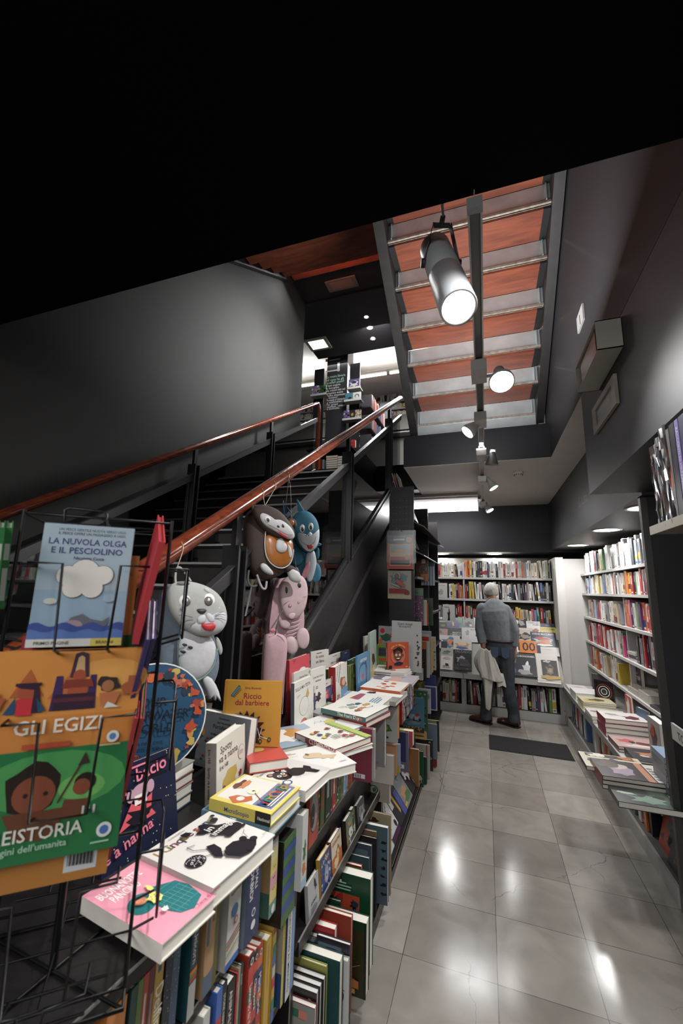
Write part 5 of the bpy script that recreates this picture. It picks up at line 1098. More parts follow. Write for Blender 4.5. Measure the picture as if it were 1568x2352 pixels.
T(972, 1458, 984, 986, 1557, 'b0aca4', 'white cover with a red top label at mid height, tall unit', lambda a: a.rect('a82c2c', 0, .85, 1, .95), xr=-.485, w=.12)
T(978, 1450, 990, 991, 1550, '8c9494', 'grey-green cover at mid height of the tall unit', None, xr=-.475, w=.12)
T(982, 1466, 993, 994, 1545, 'b08c3c', 'ochre edged slim cover at mid height, tall unit', None, xr=-.465, w=.1)
T(986, 1463, 1000, 1001, 1540, 'a8a8a0', 'white cover with blue and yellow dots at mid height, tall unit', lambda a: a.spots(['3c5c8c', 'b8a43c', 'a84c3c'], 30, .08, 3), xr=-.455, w=.12)
T(946, 1536, 970, 971, 1563, 'b4b2ae', 'small white box lying under the shelf edge at table height', None, xr=-.52, w=.16)
T(946, 1566, 974, 975, 1592, '4c3a20', 'photographic cover with orange animals, tall unit below table height', lambda a: a.spots(['8c5c24', 'a85434', '5c6c3c'], 20, .1, 4), xr=-.52, w=.2)
def a_rob(a): a.rect('4c7484', 0, 0, 1, 1); a.poly('7c2c2c', [(.15, .78), (.3, .88), (.5, .74), (.8, .86), (.55, .70), (.45, .66), (.2, .68)]); a.spots(['a83434', '1c2430', '8ca0a8', '2c3c48'], 24, .09, 6, (.05, .2, .95, .5)); a.blob('74848c', .5, .26, .42, .05, 3); a.rect('3c2c24', 0, 0, 1, .14); a.spots(['a8845c'], 20, .05, 8, (.05, .02, .95, .14))
T(946, 1604, 972, 974, 1684, '3c6070', 'blue cover with a red bird in flight, standing out from the tall unit', a_rob, xr=-.50, w=.2)
T(950, 1588, 981, 982, 1684, '34503c', 'leafy green patterned cover behind the red bird one', lambda a: a.spots(['8ca88c', '1c2c20'], 40, .07, 3), xr=-.475)
T(960, 1584, 987, 989, 1640, 'a4a4a8', 'pale grey cover with a blue tag, tall unit lower shelf', lambda a: a.rect('5c7494', .3, .6, .9, .8), xr=-.46)
T(975, 1553, 1000, 1001, 1633, '24305c', 'dark blue cover above floor level near the back bookcase', None, xr=-.44)
T(975, 1577, 1003, 1004, 1633, '3c3c6c', 'violet blue cover with pale border near the back bookcase', lambda a: (a.rect('9c9c9c', 0, 0, 1, 1), a.rect('34346c', .05, .05, .9, .95)), xr=-.425)
T(946, 1680, 978, 979, 1700, 'b89458', 'pile-like orange tan box beneath the red bird cover', lambda a: a.rect('5c3c1c', .1, .3, .9, .45), xr=-.485, w=.2)
T(946, 1722, 958, 962, 1819, '94683c', 'thick orange-brown spine at the foot of the tall unit', None, xr=-.53, t=.03, w=.12)
T(952, 1726, 967, 972, 1809, '1f4c2c', 'green cover at the foot of the tall unit', lambda a: a.blob('b8b0a0', .8, .2, .15, .12, 3), xr=-.515, w=.14)
T(958, 1739, 976, 980, 1802, '1c3c3c', 'dark teal cover at the foot of the tall unit', None, xr=-.50, w=.14)
T(962, 1712, 984, 987, 1790, 'b0a8a0', 'white and red edged cover at the foot of the tall unit', lambda a: a.rect('a03434', .8, 0, .86, 1), xr=-.49, w=.14)
T(970, 1700, 991, 994, 1772, '24221f', 'black snake-patterned cover at the foot of the tall unit', lambda a: a.spots(['8c8c70'], 20, .07, 3), xr=-.475, w=.14)
T(976, 1682, 1000, 1003, 1762, '8c1c20', 'plain red cover sticking out at the foot of the tall unit', None, xr=-.46, w=.15)
T(980, 1664, 1001, 1004, 1745, '6c7884', 'slate cover behind the plain red one', None, xr=-.448, w=.14)
T(985, 1656, 1006, 1009, 1727, '8c8a54', 'olive yellow cover, outermost at the foot of the tall unit', lambda a: (a.rect('1c3028', .85, 0, 1, 1)), xr=-.435, w=.15)
# hanging goods on the near perforated panel
def pt(x, y, yy=3.6): return at(*zG(x, y), 'y', yy)
def hang(TL, BR, y, c, fn, lb, t=.02, nm='activity_pack', cat='activity pack'):
    a = pt(TL[0], BR[1], y); b = pt(BR[0], TL[1], y)
    return book(V((a.x, y, a.z)), V((1, 0, 0)), V((0, 0, 1)), V((0, -1, 0)), b.x-a.x, b.z-a.z, t, c, fn, label=lb, name=nm, cat=cat)
def a_pack(a):
    a.rect('3c545c', 0, .75, 1, 1); a.rect('a85c3c', 0, .4, 1, .75); a.rect('a02c28', 0, 0, 1, .4)
    a.rect('b8a484', .1, .1, .9, .72); a.rect('7c98a0', .12, .5, .88, .70); a.rect('24201f', .12, .12, .88, .3); a.rect('a83c2c', .12, .26, .88, .36)
    a.ell('b88c5c', .85, .86, .11); a.rect('b8b8b8', .05, .84, .68, .89); a.rect('a82c38', .05, .84, .24, .89); a.poly('b09064', [(.12, .5), (.5, .62), (.88, .5), (.88, .46), (.12, .46)])
    a.text('LIBRO MAGNETICO', .5, .93, .03, 'b8b4ac', al='c', wmax=.6); a.ell('b07c34', .78, .34, .1)
p = hang((712, 1100), (1095, 1612), 3.57, 'a8a090', a_pack, 'hanging plastic activity pack with marker pen and red border on the perforated panel', .025)
mb = MB(); a0 = pt(712, 1105, 3.565); b0 = pt(1140, 1030, 3.565)
mb.box((a0.x-.004, 3.56, a0.z-.25), (b0.x, 3.563, b0.z), glassm('blister', 'ffffff', .0, .25)); sub(mb, 'blister', p, 'clear plastic blister')
mb = MB(); c0 = pt(910, 1040, 3.555); 
mb.tube([c0+V((-.02, 0, -.01)), c0+V((-.035, -.01, .03)), c0+V((-.02, -.015, .035)), c0+V((.015, -.01, -.01)), c0+V((.012, .05, 0))], .0022, M('8c8a88', .3, .8), 6); sub(mb, 'hook', p)
def a_pk2(a): a.rect('9a938a', 0, 0, 1, 1); a.rect('8c2c24', .05, .18, .8, .36); a.ell('7c2024', .82, .22, .12); a.rect('b0a488', 0, 0, 1, .14); a.blob('6c7c84', .5, .75, .4, .15, 3)
hang((720, 1640), (1068, 2055), 3.606, '8c8478', a_pk2, 'grey and red hanging pack beneath the ring of cards', .02)
r0 = pt(850, 1720, 3.575)
mb = MB(); mb.tube([r0+V((0, .055, .03)), r0+V((0, -.01, .03)), r0+V((0, -.012, .04))], .002, M('8c8a88', .3, .8), 6); mb.lathe(r0, (0, -1, 0), [(0, .035), (.002, .035), (.002, .022), (0, .022)], M('a8a078', .5), 24)
for i, (dx, dz, an, c) in enumerate(((.0, -.055, -.35, '5c8098'), (.045, -.05, .5, '2c5c54'), (.05, -.055, .75, '5c4c84'), (.055, -.05, 1.0, 'a8543c'))):
    o = r0+V((dx, -.004-.003*i, dz)); X = V((math.cos(an), 0, math.sin(an))); Z = V((-math.sin(an), 0, math.cos(an)))
    mb.fbox(o-X*.035-Z*.03, X*(.08 if i == 0 else .03), Z*(.065 if i == 0 else .085), V((0, .002, 0)), M(c, .4))
    if i == 0:
        A = Art(mb, o-X*.035-Z*.03, X, Z, V((0, -1, 0)), .08, .065); A.rect('a84444', 0, .85, 1, 1); A.ell('5c1c3c', .5, .5, .18); A.ell('d0c8c0', .44, .58, .04); A.ell('d0c8c0', .56, .58, .04); A.rect('c0b088', 0, 0, 1, .12)
o = mb.build('card_ring'); tag(o, 'ring of bright toy flash cards with a yellow disc hanging on the panel', 'flash cards')
# ============================================================ shelves filled with spines: shared row builder
DEFN[:] = ['book', 'book']
ORD = ['first', 'second', 'third', 'fourth', 'fifth', 'sixth', 'seventh', 'eighth', 'ninth', 'tenth', 'eleventh', 'twelfth', 'thirteenth', 'fourteenth', 'fifteenth', 'sixteenth', 'seventeenth', 'eighteenth', 'nineteenth', 'twentieth',
       'twenty-first', 'twenty-second', 'twenty-third', 'twenty-fourth', 'twenty-fifth', 'twenty-sixth', 'twenty-seventh', 'twenty-eighth', 'twenty-ninth', 'thirtieth'] + ['thirty-'+k for k in ('first', 'second', 'third', 'fourth', 'fifth', 'sixth', 'seventh', 'eighth', 'ninth')] + ['fortieth'] + ['forty-'+k for k in ('first', 'second', 'third', 'fourth', 'fifth', 'sixth', 'seventh', 'eighth', 'ninth')] + ['fiftieth'] + ['fifty-'+k for k in ('first', 'second', 'third', 'fourth', 'fifth', 'sixth', 'seventh', 'eighth', 'ninth')]+['sixtieth']
NAMES = {'W': ('white', ['c4c2bd', 'b8b6b2', 'cccac5', 'bdbab4']), 'G': ('grey', ['8c8a88', '77767a', '9c9a96']), 'K': ('black', ['18171a', '222124', '1c1c22']), 'N': ('dark navy', ['202638', '283048']),
         'R': ('red', ['9c2424', 'a83430', '8c1c24']), 'O': ('orange', ['b8602c', 'b8703c']), 'Y': ('yellow', ['b8a43c', 'b09834']), 'T': ('tan', ['9c8c70', '8c7c64', 'a8987c']), 'B': ('blue', ['34588c', '4c6c94']),
         'E': ('green', ['34583c', '5c8044']), 'P': ('purple', ['4c3454', '583858']), 'C': ('cream', ['b8b09c', 'c0b8a8']), 'M': ('pink', ['b04870', 'a84c6c']), 'L': ('pale blue', ['8ca0b4', '7c98ac'])}
def shelf_row(o, d, nrm, L, zmax, seq, where, seed, group, depth=.17, th=(.018, .036), hh=(.78, 1), lean=.15, start=0, gapend=0, small=True):
    """spines from o along d, spine side facing nrm; seq is a string of colour codes"""
    R = random.Random(seed); o = V(o); d = V(d).normalized(); nrm = V(nrm).normalized(); x = 0; i = 0; Z = V((0, 0, 1)); out = []
    while x < L:
        k = seq[i % len(seq)]
        if k == ' ': x += .05; i += 1; continue
        nm, cs = NAMES[k]; t = R.uniform(*th); h = zmax*R.uniform(*hh); ln = R.uniform(.03, .13) if R.random() < lean else 0
        if x+t+h*math.sin(ln)*.5 > L: break
        dd = R.uniform(0, .02); c = R.choice(cs)
        up = Z*math.cos(ln)+d*math.sin(ln)*(-1 if R.random() < .7 else -1)
        if ln: x += h*math.sin(ln)*.8
        # frame: cover normal along -d; X into the shelf
        N = -d*math.cos(ln)-Z*math.sin(ln)*-1*0 if False else (-d)
        N = (-d*math.cos(ln)-Z*math.sin(ln)) if ln else -d
        oo = o+d*x-nrm*dd + (Z*(t*math.sin(ln)) if ln else V((0, 0, 0)))
        cw = R.choice(['2c2a2a', '5c5a58', '8c2c2c', '24305c', '6c6a66']) if k in 'WGYCTLO' else R.choice(['b8b6b0', 'c8c0a8', '8c8a86'])
        def sp(a, cw=cw, R=R, k=k):
            q = R.random()
            v1 = R.uniform(.80, .94); v0 = v1-R.uniform(.25, .5)
            a.rect(cw, .32, v0, .36+R.uniform(.1, .3), v1)
            if q < .5: a.rect(cw, .2, .06, .8, .06+R.uniform(.03, .08))
            if q < .18: a.rect(R.choice(['8c2424', 'b8943c', '24345c', '2c2a2a']), 0, R.uniform(.1, .3), 1, R.uniform(.35, .5))
        book(oo, -nrm, up, N, depth, h, t, c, None, sp, label=('%s-spined book, %s from the left on the %s' % (nm, ORD[i+start], where)) if not BULK[0] else None, group=group, parts=small)
        x += t+.0006; i += 1
    return i
# ============================================================ back bookcase
SH = M('a9a7a4', .5)
root = empty('wall_bookcase', (0, 6.3, 0)); tag(root, 'wide white wall bookcase with lit shelves behind the man', 'bookcase')
YF = 6.2
for z in (1.738, 1.435, 1.10):
    mb = MB(); mb.box((-.95, YF, z-.028), (.855, 6.5, z), SH); child(mb, 'shelf', root)
mb = MB(); mb.box((-.95, 6.5, 0), (.855, 6.52, 2.03), M('55534f', .7)); child(mb, 'back_panel', root)
mb = MB(); mb.box((-.30, YF+.01, 1.10), (-.282, 6.5, 1.95), SH); child(mb, 'divider', root)
mb = MB(); mb.box((-.95, YF, .46), (-.93, 6.5, 2.0), SH); child(mb, 'divider', root)
mb = MB(); mb.prism([V((-.93, y, z)) for y, z in ((5.82, .49), (6.18, 1.09), (6.2, 1.09), (6.2, .49))], V((1.785, 0, 0)), M('9a9894', .5)); child(mb, 'sloping_display', root)
for x0, x1 in ((-.93, -.312), (-.306, .855)):
    mb = MB(); mb.box((x0, 5.765, .438), (x1, 6.5, .487), SH); mb.box((x0, 5.765, .487), (x1, 5.77, .50), SH); child(mb, 'ledge', root)
mb = MB(); mb.box((-.93, 5.885, .0), (.855, 5.90, .10), SH); mb.box((-.93, 5.90, .085), (.855, 6.5, .098), M('4c4a48', .6)); child(mb, 'kick_board', root)
for x in (-.31, .84):
    mb = MB(); mb.box((x-.03, 5.885, .1), (x+.03, 5.92, .438), SH)
    for zz in (.15, .38): mb.lathe((x+.012, 5.8845, zz), (0, -1, 0), [(0, .005), (.0006, .004), (.0006, 0)], BLK, 8)
    child(mb, 'upright', root)
q = lambda z: (-.92, YF+.02, z)
g = 'books in the back wall bookcase'
BULK[0] = MB()
shelf_row((-.72, YF+.015, 1.738), (1, 0, 0), (0, -1, 0), .41, .225, 'YOKRTWWWCWWTKWWWKR', 'top left shelf of the back bookcase', 1, g, th=(.02, .03))
shelf_row((-.275, YF+.015, 1.738), (1, 0, 0), (0, -1, 0), 1.12, .245, 'ORYNWKKKWWNWWWKWWRWWWWWRCGOGWGCCTCWCKKKKRG', 'top right shelf of the back bookcase', 2, g, th=(.02, .036))
shelf_row((-.50, YF+.015, 1.435), (1, 0, 0), (0, -1, 0), .20, .225, 'WWYTKRTOW', 'second left shelf of the back bookcase', 3, g, th=(.018, .028))
shelf_row((-.275, YF+.015, 1.435), (1, 0, 0), (0, -1, 0), 1.12, .25, 'RKYYWWWGGCTWWWKWWWWKKWGKKPGWGKWBKKWKRKTLEG', 'second right shelf of the back bookcase', 4, g, th=(.018, .032), lean=.35)
shelf_row((-.68, YF+.015, 1.10), (1, 0, 0), (0, -1, 0), .37, .25, 'WWGWWCRKGTKRR', 'third left shelf of the back bookcase', 5, g, th=(.02, .03))
shelf_row((-.275, YF+.015, 1.10), (1, 0, 0), (0, -1, 0), 1.12, .25, 'RTKRRYRWWRWKWYWRKKWEERYYTGTWRBERKGYROERMM', 'third right shelf of the back bookcase', 6, g, th=(.02, .034))
shelf_row((-.70, 5.94, .1), (1, 0, 0), (0, -1, 0), .34, .28, 'WWKCCTWRKK', 'bottom left shelf of the back bookcase', 7, g, th=(.022, .045), lean=.1)
shelf_row((-.265, 5.94, .1), (1, 0, 0), (0, -1, 0), 1.06, .29, 'KCRWGKWRWGKWWWKWGPRWWKGKPWWKEWWPWBK', 'bottom right shelf of the back bookcase', 8, g, th=(.02, .045), lean=.12)
o = BULK[0].build('books'); BULK[0] = None; o['kind'] = 'stuff'; tag(o, 'rows of mixed spines filling the shelves of the back wall bookcase', 'books')
def faceon(px0, py0, px1, py1, y, z, c, fn, lb, t=.012, zof=0):
    a = at(px0, py1, 'y', y); b = at(px1, py0, 'y', y)
    book(V((a.x, y, z)), V((1, 0, 0)), V((0, 0, 1)), V((0, -1, 0)), b.x-a.x, b.z-z, t, c, fn, label=lb)
z8 = lambda x, y: (950+x/3.92, 1250+y/3.92)
faceon(*z8(182, 350), *z8(300, 475), 6.2, 1.437, 'a8a6a0', lambda a: (a.rect('b0aea8', 0, 0, 1, 1), a.text('I fiori e i frutti', .5, .8, .07, '5c5a58', al='c', wmax=.7), a.blob('8c8a84', .5, .4, .25, .18, 3, amp=.5)), 'cream cover with a grey plant drawing facing out on the second shelf')
faceon(*z8(262, 545), *z8(368, 640), 6.19, 1.102, 'a8a8a6', lambda a: (a.rect('b0b0ae', 0, 0, 1, 1), a.blob('1c1c1e', .5, .4, .12, .35, 3, amp=.5), a.lines('5c5c5c', .1, .8, .9, 2, .5)), 'white cover with a dark dancing figure on the third left shelf')
# slanted display covers
S0 = V((0, 5.82, .488)); SY = V((0, .36, .60)).normalized(); SN = V((0, -.60, .36)).normalized()
def dcov(x0, y0, x1, y1, lay, c, fn, lb, t=.008):
    o = S0+SN*(.004+.018*lay)
    def pt(px, py):
        d = ray(px, py); s_ = (o-CAM).dot(SN)/d.dot(SN); return CAM+d*s_
    a = pt(*z8(x0, y1)); b = pt(*z8(x1, y1)); cc = pt(*z8(x0, y0)); h = (cc-a).dot(SY)
    if lay >= 2.9: h += (a-S0).dot(SY)-.012; a = a-SY*((a-S0).dot(SY)-.012)
    book(V((a.x, a.y, a.z)), V((1, 0, 0)), SY, SN, b.x-a.x, h, t, c, fn, label=lb)
def cv(bg, blobs=(), texts=()):
    def fn(a):
        a.rect(bg, 0, 0, 1, 1)
        for i, b in enumerate(blobs): a.blob(b[0], b[1], b[2], b[3], b[4], i+3, amp=.35)
        for t in texts: a.text(t[0], t[1], t[2], t[3], t[4], al='c', wmax=t[5] if len(t) > 5 else .9)
    return fn
K1, W1, G1 = '1a191b', 'c4c2be', '8a8886'
D = [(220, 655, 305, 760, 0, '24241f', cv('1c1c1a', [('5c6c34', .5, .3, .3, .1), (W1, .5, .9, .5, .1)], [('PLANET', .5, .80, .14, K1), ('WRIGHT', .5, .58, .11, W1)]), 'black and white cover with bold block capitals, top left of the sloping display'),
     (300, 628, 436, 755, .2, '4c6c58', cv('4c7058', [('4c3c6c', .45, .28, .5, .28), ('b8b04c', .4, .3, .05, .2)]), 'green and purple geometric cover on the sloping display'),
     (438, 650, 545, 760, 0, '6c6c6e', cv('6e6e70', [('2c2c2e', .5, .4, .3, .2), ('b8b8b8', .7, .3, .12, .1)], [('LUIGI', .3, .86, .07, W1)]), 'grey photographic cover right of the green and purple one'),
     (545, 652, 585, 760, 0, 'b4b2ae', cv('b4b2ae'), 'white cover partly hidden by the man\'s left shoulder'),
     (895, 660, 1020, 755, 0, '2c2a2c', cv('242326', [(W1, .3, .6, .12, .2), (G1, .65, .5, .2, .3), ('8c2c2c', .2, .3, .1, .1)]), 'black and white photo cover just right of the man'),
     (1020, 692, 1145, 790, .2, 'b8b6b2', cv('bcbab6', [('8c5c44', .6, .15, .3, .2)], [('STREET ART', .55, .80, .12, '3c3a3c'), ('WOMEN', .7, .62, .12, '3c3a3c', .5)]), 'white cover with small grey capitals, right part of the sloping display'),
     (1145, 712, 1270, 790, 0, '20243c', cv('20243c', [], [('ARTE', .5, .75, .1, 'b8a868')]), 'dark navy cover at the upper right end of the sloping display'),
     (200, 757, 305, 815, .8, '8c7c78', cv('8c7c78', [('a87c6c', .8, .5, .2, .4), ('5c5654', .3, .5, .2, .3)]), 'mauve grey cover at the left end, second row of the sloping display'),
     (305, 762, 430, 830, .8, '2c2a2a', cv('2a2828', [('5c5856', .4, .3, .3, .3)], [('MAGICO', .65, .45, .22, W1, .6), ('MOSCA', .65, .15, .22, W1, .6)]), 'dark cover with white capitals, second row of the sloping display'),
     (430, 748, 500, 860, .9, 'b0aeac', cv('b4b2b0', [(G1, .75, .6, .25, .2)]), 'tall white architecture cover, second row of the sloping display'),
     (500, 752, 585, 880, .7, 'b8b6b4', cv('bcbab8', [('5c2c24', .8, .5, .15, .1)], [('SKATE', .45, .82, .10, K1)]), 'white cover reading SKATE beside the man\'s left arm'),
     (925, 750, 1078, 862, .8, 'a89c90', cv('a89c90', [('24201e', .5, .35, .38, .28), ('7c746c', .55, .3, .26, .2)], [('CARLO SCARPA', .5, .86, .10, W1)]), 'beige cover with a dark arch photo, right half of the display'),
     (1145, 745, 1277, 805, .8, 'b89c2c', cv('b89c2c', [], [('ORIGAMI', .5, .55, .34, '2c5c50'), ('FACILI', .5, .12, .30, '2c5c50')]), 'bright yellow cover with green capitals on the sloping display'),
     (1275, 760, 1305, 860, .6, 'b8b0a0', cv('b8b0a0'), 'narrow cream cover at the far right end of the sloping display'),
     (228, 815, 415, 935, 1.6, 'b8b6b2', cv('b8b6b2', [('3c6c8c', .5, .5, .34, .38), ('b87c54', .65, .45, .25, .3), ('24305c', .65, .4, .05, .12)]), 'white-framed cover with a blue sky and orange arch'),
     (245, 872, 300, 932, 2.0, '24262a', cv('24262a'), 'small dark cover left of the arch cover'),
     (355, 852, 522, 948, 2.1, 'b0a8a0', cv('b8b2aa', [('a8866c', .5, .45, .4, .35), ('3c5c94', .5, .2, .3, .15), ('c8b494', .5, .6, .2, .2)]), 'cover with a portrait in straw and blue tones, left of the man'),
     (930, 862, 1110, 972, 1.6, 'b86c2c', cv('b86c2c', [(W1, .05, .4, .06, .4)], [('100', .5, .18, .68, K1, .95)]), 'orange cover with huge black number 100'),
     (1070, 787, 1300, 980, 1.5, '1c2438', cv('1c2438', [('8ca8b4', .5, .60, .4, .16), ('8c3424', .5, .68, .3, .10), ('a86c4c', .5, .5, .25, .12), (W1, .5, .40, .28, .05)], [('STEVE McCURRY', .5, .86, .085, W1)]), 'navy photo cover with a red-painted face, right end of the display'),
     (1147, 922, 1315, 1000, 2.3, 'b4b0aa', cv('b4b0aa', [('9c988f', .4, .7, .3, .05)]), 'blank cream sheet-like cover below the navy photo cover'),
     (240, 930, 352, 1060, 2.5, '9a9894', cv('9a9894', [('5c5a58', .5, .75, .35, .08), ('6c6a68', .4, .6, .3, .06)]), 'grey dune-like cover behind the small white paperback'),
     (237, 1000, 348, 1156, 3.0, 'bab6b0', cv('bab6b0', [('8c6c54', .45, .25, .28, .10), (K1, .55, .35, .14, .12), ('8c8a88', .5, .15, .3, .08)], [('ESSERE', .5, .86, .07, '8c4438'), ('FREUD', .5, .72, .12, '8c4438')]), 'small white paperback with red capitals and a dark figure, ledge'),
     (360, 945, 522, 1168, 3.0, '1e1d1f', cv('1e1d1f', [(G1, .4, .55, .25, .15), ('3a383a', .6, .4, .3, .2)], [('SALGADO', .5, .85, .12, '6c6a68'), ('LA MANO', .5, .22, .11, '5c5a58'), ('DELL\'UOMO', .5, .06, .11, '5c5a58')]), 'large black photo book with embossed capitals on the ledge'),
     (872, 1065, 940, 1212, 3.0, '24283c', cv('24283c', [('4c5468', .5, .4, .4, .2)], [('CARS', .4, .85, .08, 'a8a8b0')]), 'dark blue car book beside the man\'s right leg, ledge'),
     (1118, 982, 1325, 1243, 2.6, 'b6b2ac', cv('bab6b0'), 'large cream poster-like cover behind the sepia portrait book'),
     (935, 990, 1118, 1220, 3.1, '242426', cv('2a2a2b', [('b0b0b0', .5, .38, .20, .24), ('8c8c8c', .42, .18, .32, .14), ('d0d0d0', .55, .6, .06, .10), (K1, .54, .72, .04, .03)], [('CHRONORAMA', .5, .88, .085, W1)]), 'black photo book with a pale draped figure, tallest on the ledge'),
     (1170, 1042, 1312, 1243, 3.2, '3c342c', cv('2c2824', [('6c5c4c', .5, .5, .26, .26), ('3c342c', .5, .62, .2, .08), ('8c7c68', .5, .42, .12, .12), ('a08438', .5, .06, .6, .12), (W1, .35, .92, .3, .06)], [('nothing', .5, .88, .1, '2c2824')]), 'sepia portrait book with an ochre band at its foot')]
for d in D: dcov(*d[:4], d[4], d[5], d[6], d[7])
# lettering left on the dark fascia above the bookcase
mb = MB(); q = at(985, 1214, 'y', 6.148); a = Art(mb, V((q.x-.0, 6.149, q.z-.01)), V((1, 0, 0)), V((0, 0, 1)), V((0, -1, 0)), .5, .2); a.text('S.', 0, .2, .32, '9c9a96')
o = mb.build('lettering'); tag(o, 'small pale letter S and full stop on the dark fascia', 'lettering')

# ============================================================ right-hand bookcase
root = empty('white_bookcase', (1.3, 4.4, 0)); tag(root, 'white bookcase along the right wall with book-stacked ledge', 'bookcase')
XF = 1.15
for z in (1.79, 1.553, 1.272, .992, .712):
    mb = MB(); mb.box((XF, 2.83, z-.024), (1.48, 5.96, z), SH); child(mb, 'shelf', root)
mb = MB(); mb.box((1.48, 2.83, 0), (1.5, 5.96, 2.08), M('8a8784', .6)); child(mb, 'back_panel', root)
for y, z0, z1 in ((4.42, .712, 1.968 if 0 else 1.53),):
    mb = MB(); mb.box((XF+.03, y, z0), (1.48, y+.02, z1), SH); child(mb, 'divider', root)
mb = MB(); mb.box((.84, 2.83, .425), (1.48, 5.93, .452), SH); mb.box((.835, 2.83, .41), (.84, 5.93, .456), M('8f8d8a', .35, .4)); child(mb, 'ledge', root)
mb = MB(); mb.box((.868, 2.83, 0), (.885, 5.95, .09), SH); mb.box((.885, 2.83, .08), (1.48, 5.95, .09), M('5c5a57', .6)); child(mb, 'kick_board', root)
g = 'books in the right-hand bookcase'
def rrow(y0, y1, z, zm, seq, wh, seed, xo=0, **k):
    # far end is the left end as seen; run towards the viewer
    shelf_row((XF+.012+xo, y1, z), (0, -1, 0), (-1, 0, 0), y1-y0, zm, seq, wh, seed, g, th=k.pop('th', (.034, .07)), **k)
rrow(3.45, 5.8, 1.79, .25, 'WCWWGKWWWRGKPCYEKLWWKGWKGWWKWGBKWLGBKGRWRR', 'top shelf of the right bookcase', 11, lean=.2)
rrow(3.45, 5.8, 1.553, .215, 'KLPLWWTCCTWYWWGBCWWWRWKWGCTEOYRKEWRWKROW', 'second shelf of the right bookcase', 12, hh=(.8, 1))
rrow(4.45, 5.8, 1.272, .215, 'WTTRGGTLRPRWWWCGWWC', 'far third shelf of the right bookcase', 13)
rrow(3.45, 4.41, 1.272, .24, 'RTOMNWEPROWRBORKKRROK', 'near third shelf of the right bookcase', 14)
rrow(4.45, 5.82, .992, .235, 'RRWWGEMRWRRGWRKWRW', 'far fourth shelf of the right bookcase', 15)
rrow(3.45, 4.16, .992, .25, 'KKGGRKGGGKTRKWRRO', 'near fourth shelf of the right bookcase', 16)
rrow(4.72, 5.82, .712, .235, 'RWYWORLWTCWTTCWW', 'far fifth shelf of the right bookcase', 17)
rrow(3.2, 3.62, .712, .25, 'WGWRKWEKKRK', 'near fifth shelf of the right bookcase', 18)
rrow(5.0, 5.8, .092, .3, 'WKWBNWRWG', 'far floor-level shelf of the right bookcase', 19, xo=-.262, th=(.04, .07))
rrow(3.3, 4.8, .092, .31, 'GEWROKWKOWKGKWKKGNWK', 'middle floor-level shelf of the right bookcase', 20, xo=-.262, th=(.04, .07))
def hbk(x, y, z, w, h, t, ang, c, lb, fn=None, sp=None, g=None):
    X = V((math.cos(ang), math.sin(ang), 0)); Y = V((-math.sin(ang), math.cos(ang), 0))
    return book(V((x, y, z+t)), X, Y, V((0, 0, 1)), w, h, t, c, fn, sp, label=lb, group=g)
# lying on the fourth and fifth shelves
for i in range(3): hbk(1.17, 4.2, .992+.026*i, .2, .16, .024, .05*i, ['b8b4ae', '3c3a3c', 'a8a49c'][i], ['bottom', 'middle', 'top'][i]+' paperback of three lying on the fourth right shelf')
hbk(1.17, 4.25, .712, .27, .24, .045, .02, 'a8a096', 'thick beige-edged book lying on the fifth right shelf, lower one'); hbk(1.2, 4.27, .758, .2, .2, .03, .1, '8c8478', 'brown-edged book lying on another, fifth right shelf')
hbk(1.165, 3.98, .712, .26, .24, .07, -.02, 'a8a49a', 'very thick pale book block lying in the middle of the fifth right shelf')
hbk(1.165, 3.72, .712, .26, .22, .02, .03, '34343c', 'dark cover book lying near the fifth shelf\'s black spines', cv('34343c', [('b8b0a8', .5, .5, .3, .1), ('6c9c8c', .7, .3, .1, .1)]))
def a_wom(a): a.rect('2c1c24', 0, 0, 1, 1); a.text('She\'s a', .5, .68, .16, 'c8b49c', al='c', wmax=.5); a.text('Woman', .5, .42, .28, 'b09c8c', al='c', wmax=.9); a.lines('7c6c64', .25, .1, .32, 3, .5)
book(V((1.22, 4.55, .758)), V((0, -1, 0)), V((0, 0, 1)), V((-1, 0, 0)), .24, .17, .03, '2c1c24', a_wom, label='dark plum book with big tan lettering facing out, fifth right shelf')
# stacks on the ledge
ZR = .453
def stack(pts, items):
    z = ZR
    for it in items: pass
def ft(q, zb, t, c, lb, fn=None, dims=None, ang=None, sp=None): return flat(q, zb, t, c, lb, fn, sp, dims=dims, ang=ang)
zR = lambda x, y: (1250+x/3.92, 1550+y/3.92)
def fb(cx, cy, zb, w, h, t, ang, c, lb, fn=None, sp=None):
    X = V((math.cos(ang), math.sin(ang), 0)); Y = V((-math.sin(ang), math.cos(ang), 0)); o = V((cx, cy, zb+t))-X*w/2-Y*h/2
    return book(o, X, Y, V((0, 0, 1)), w, h, t, c, fn, sp, label=lb)
def ctr(x, y, z): return at(*zR(x, y), 'z', z)
c = ctr(300, 78, .49); fb(.96, 5.62, ZR, .2, .3, .03, 0, 'c8c4be', 'white-covered book lying at the far end of the right ledge', cv('c8c4c0', [('c09c9c', .5, .5, .3, .2)]))
for i in range(2): fb(.98, 5.25, ZR+.037*i, .26, .28, .035, .03*i, 'b8b4ae', ['lower', 'upper'][i]+' of two thick white books near the far end of the right ledge', cv('c4c2be'))
for i in range(4): fb(.99, 4.88, ZR+.018*i, .28, .24, .017, .04*(i % 2), ['b8a878', 'c8c0a8', 'a8904c', 'b0a890'][i], ['bottom', 'second', 'third', 'top'][i]+' yellowish magazine in the pile before the ring-target book', cv('b0a888', [('5c5040', .5, .5, .3, .2), ('a8843c', .3, .3, .2, .1)]))
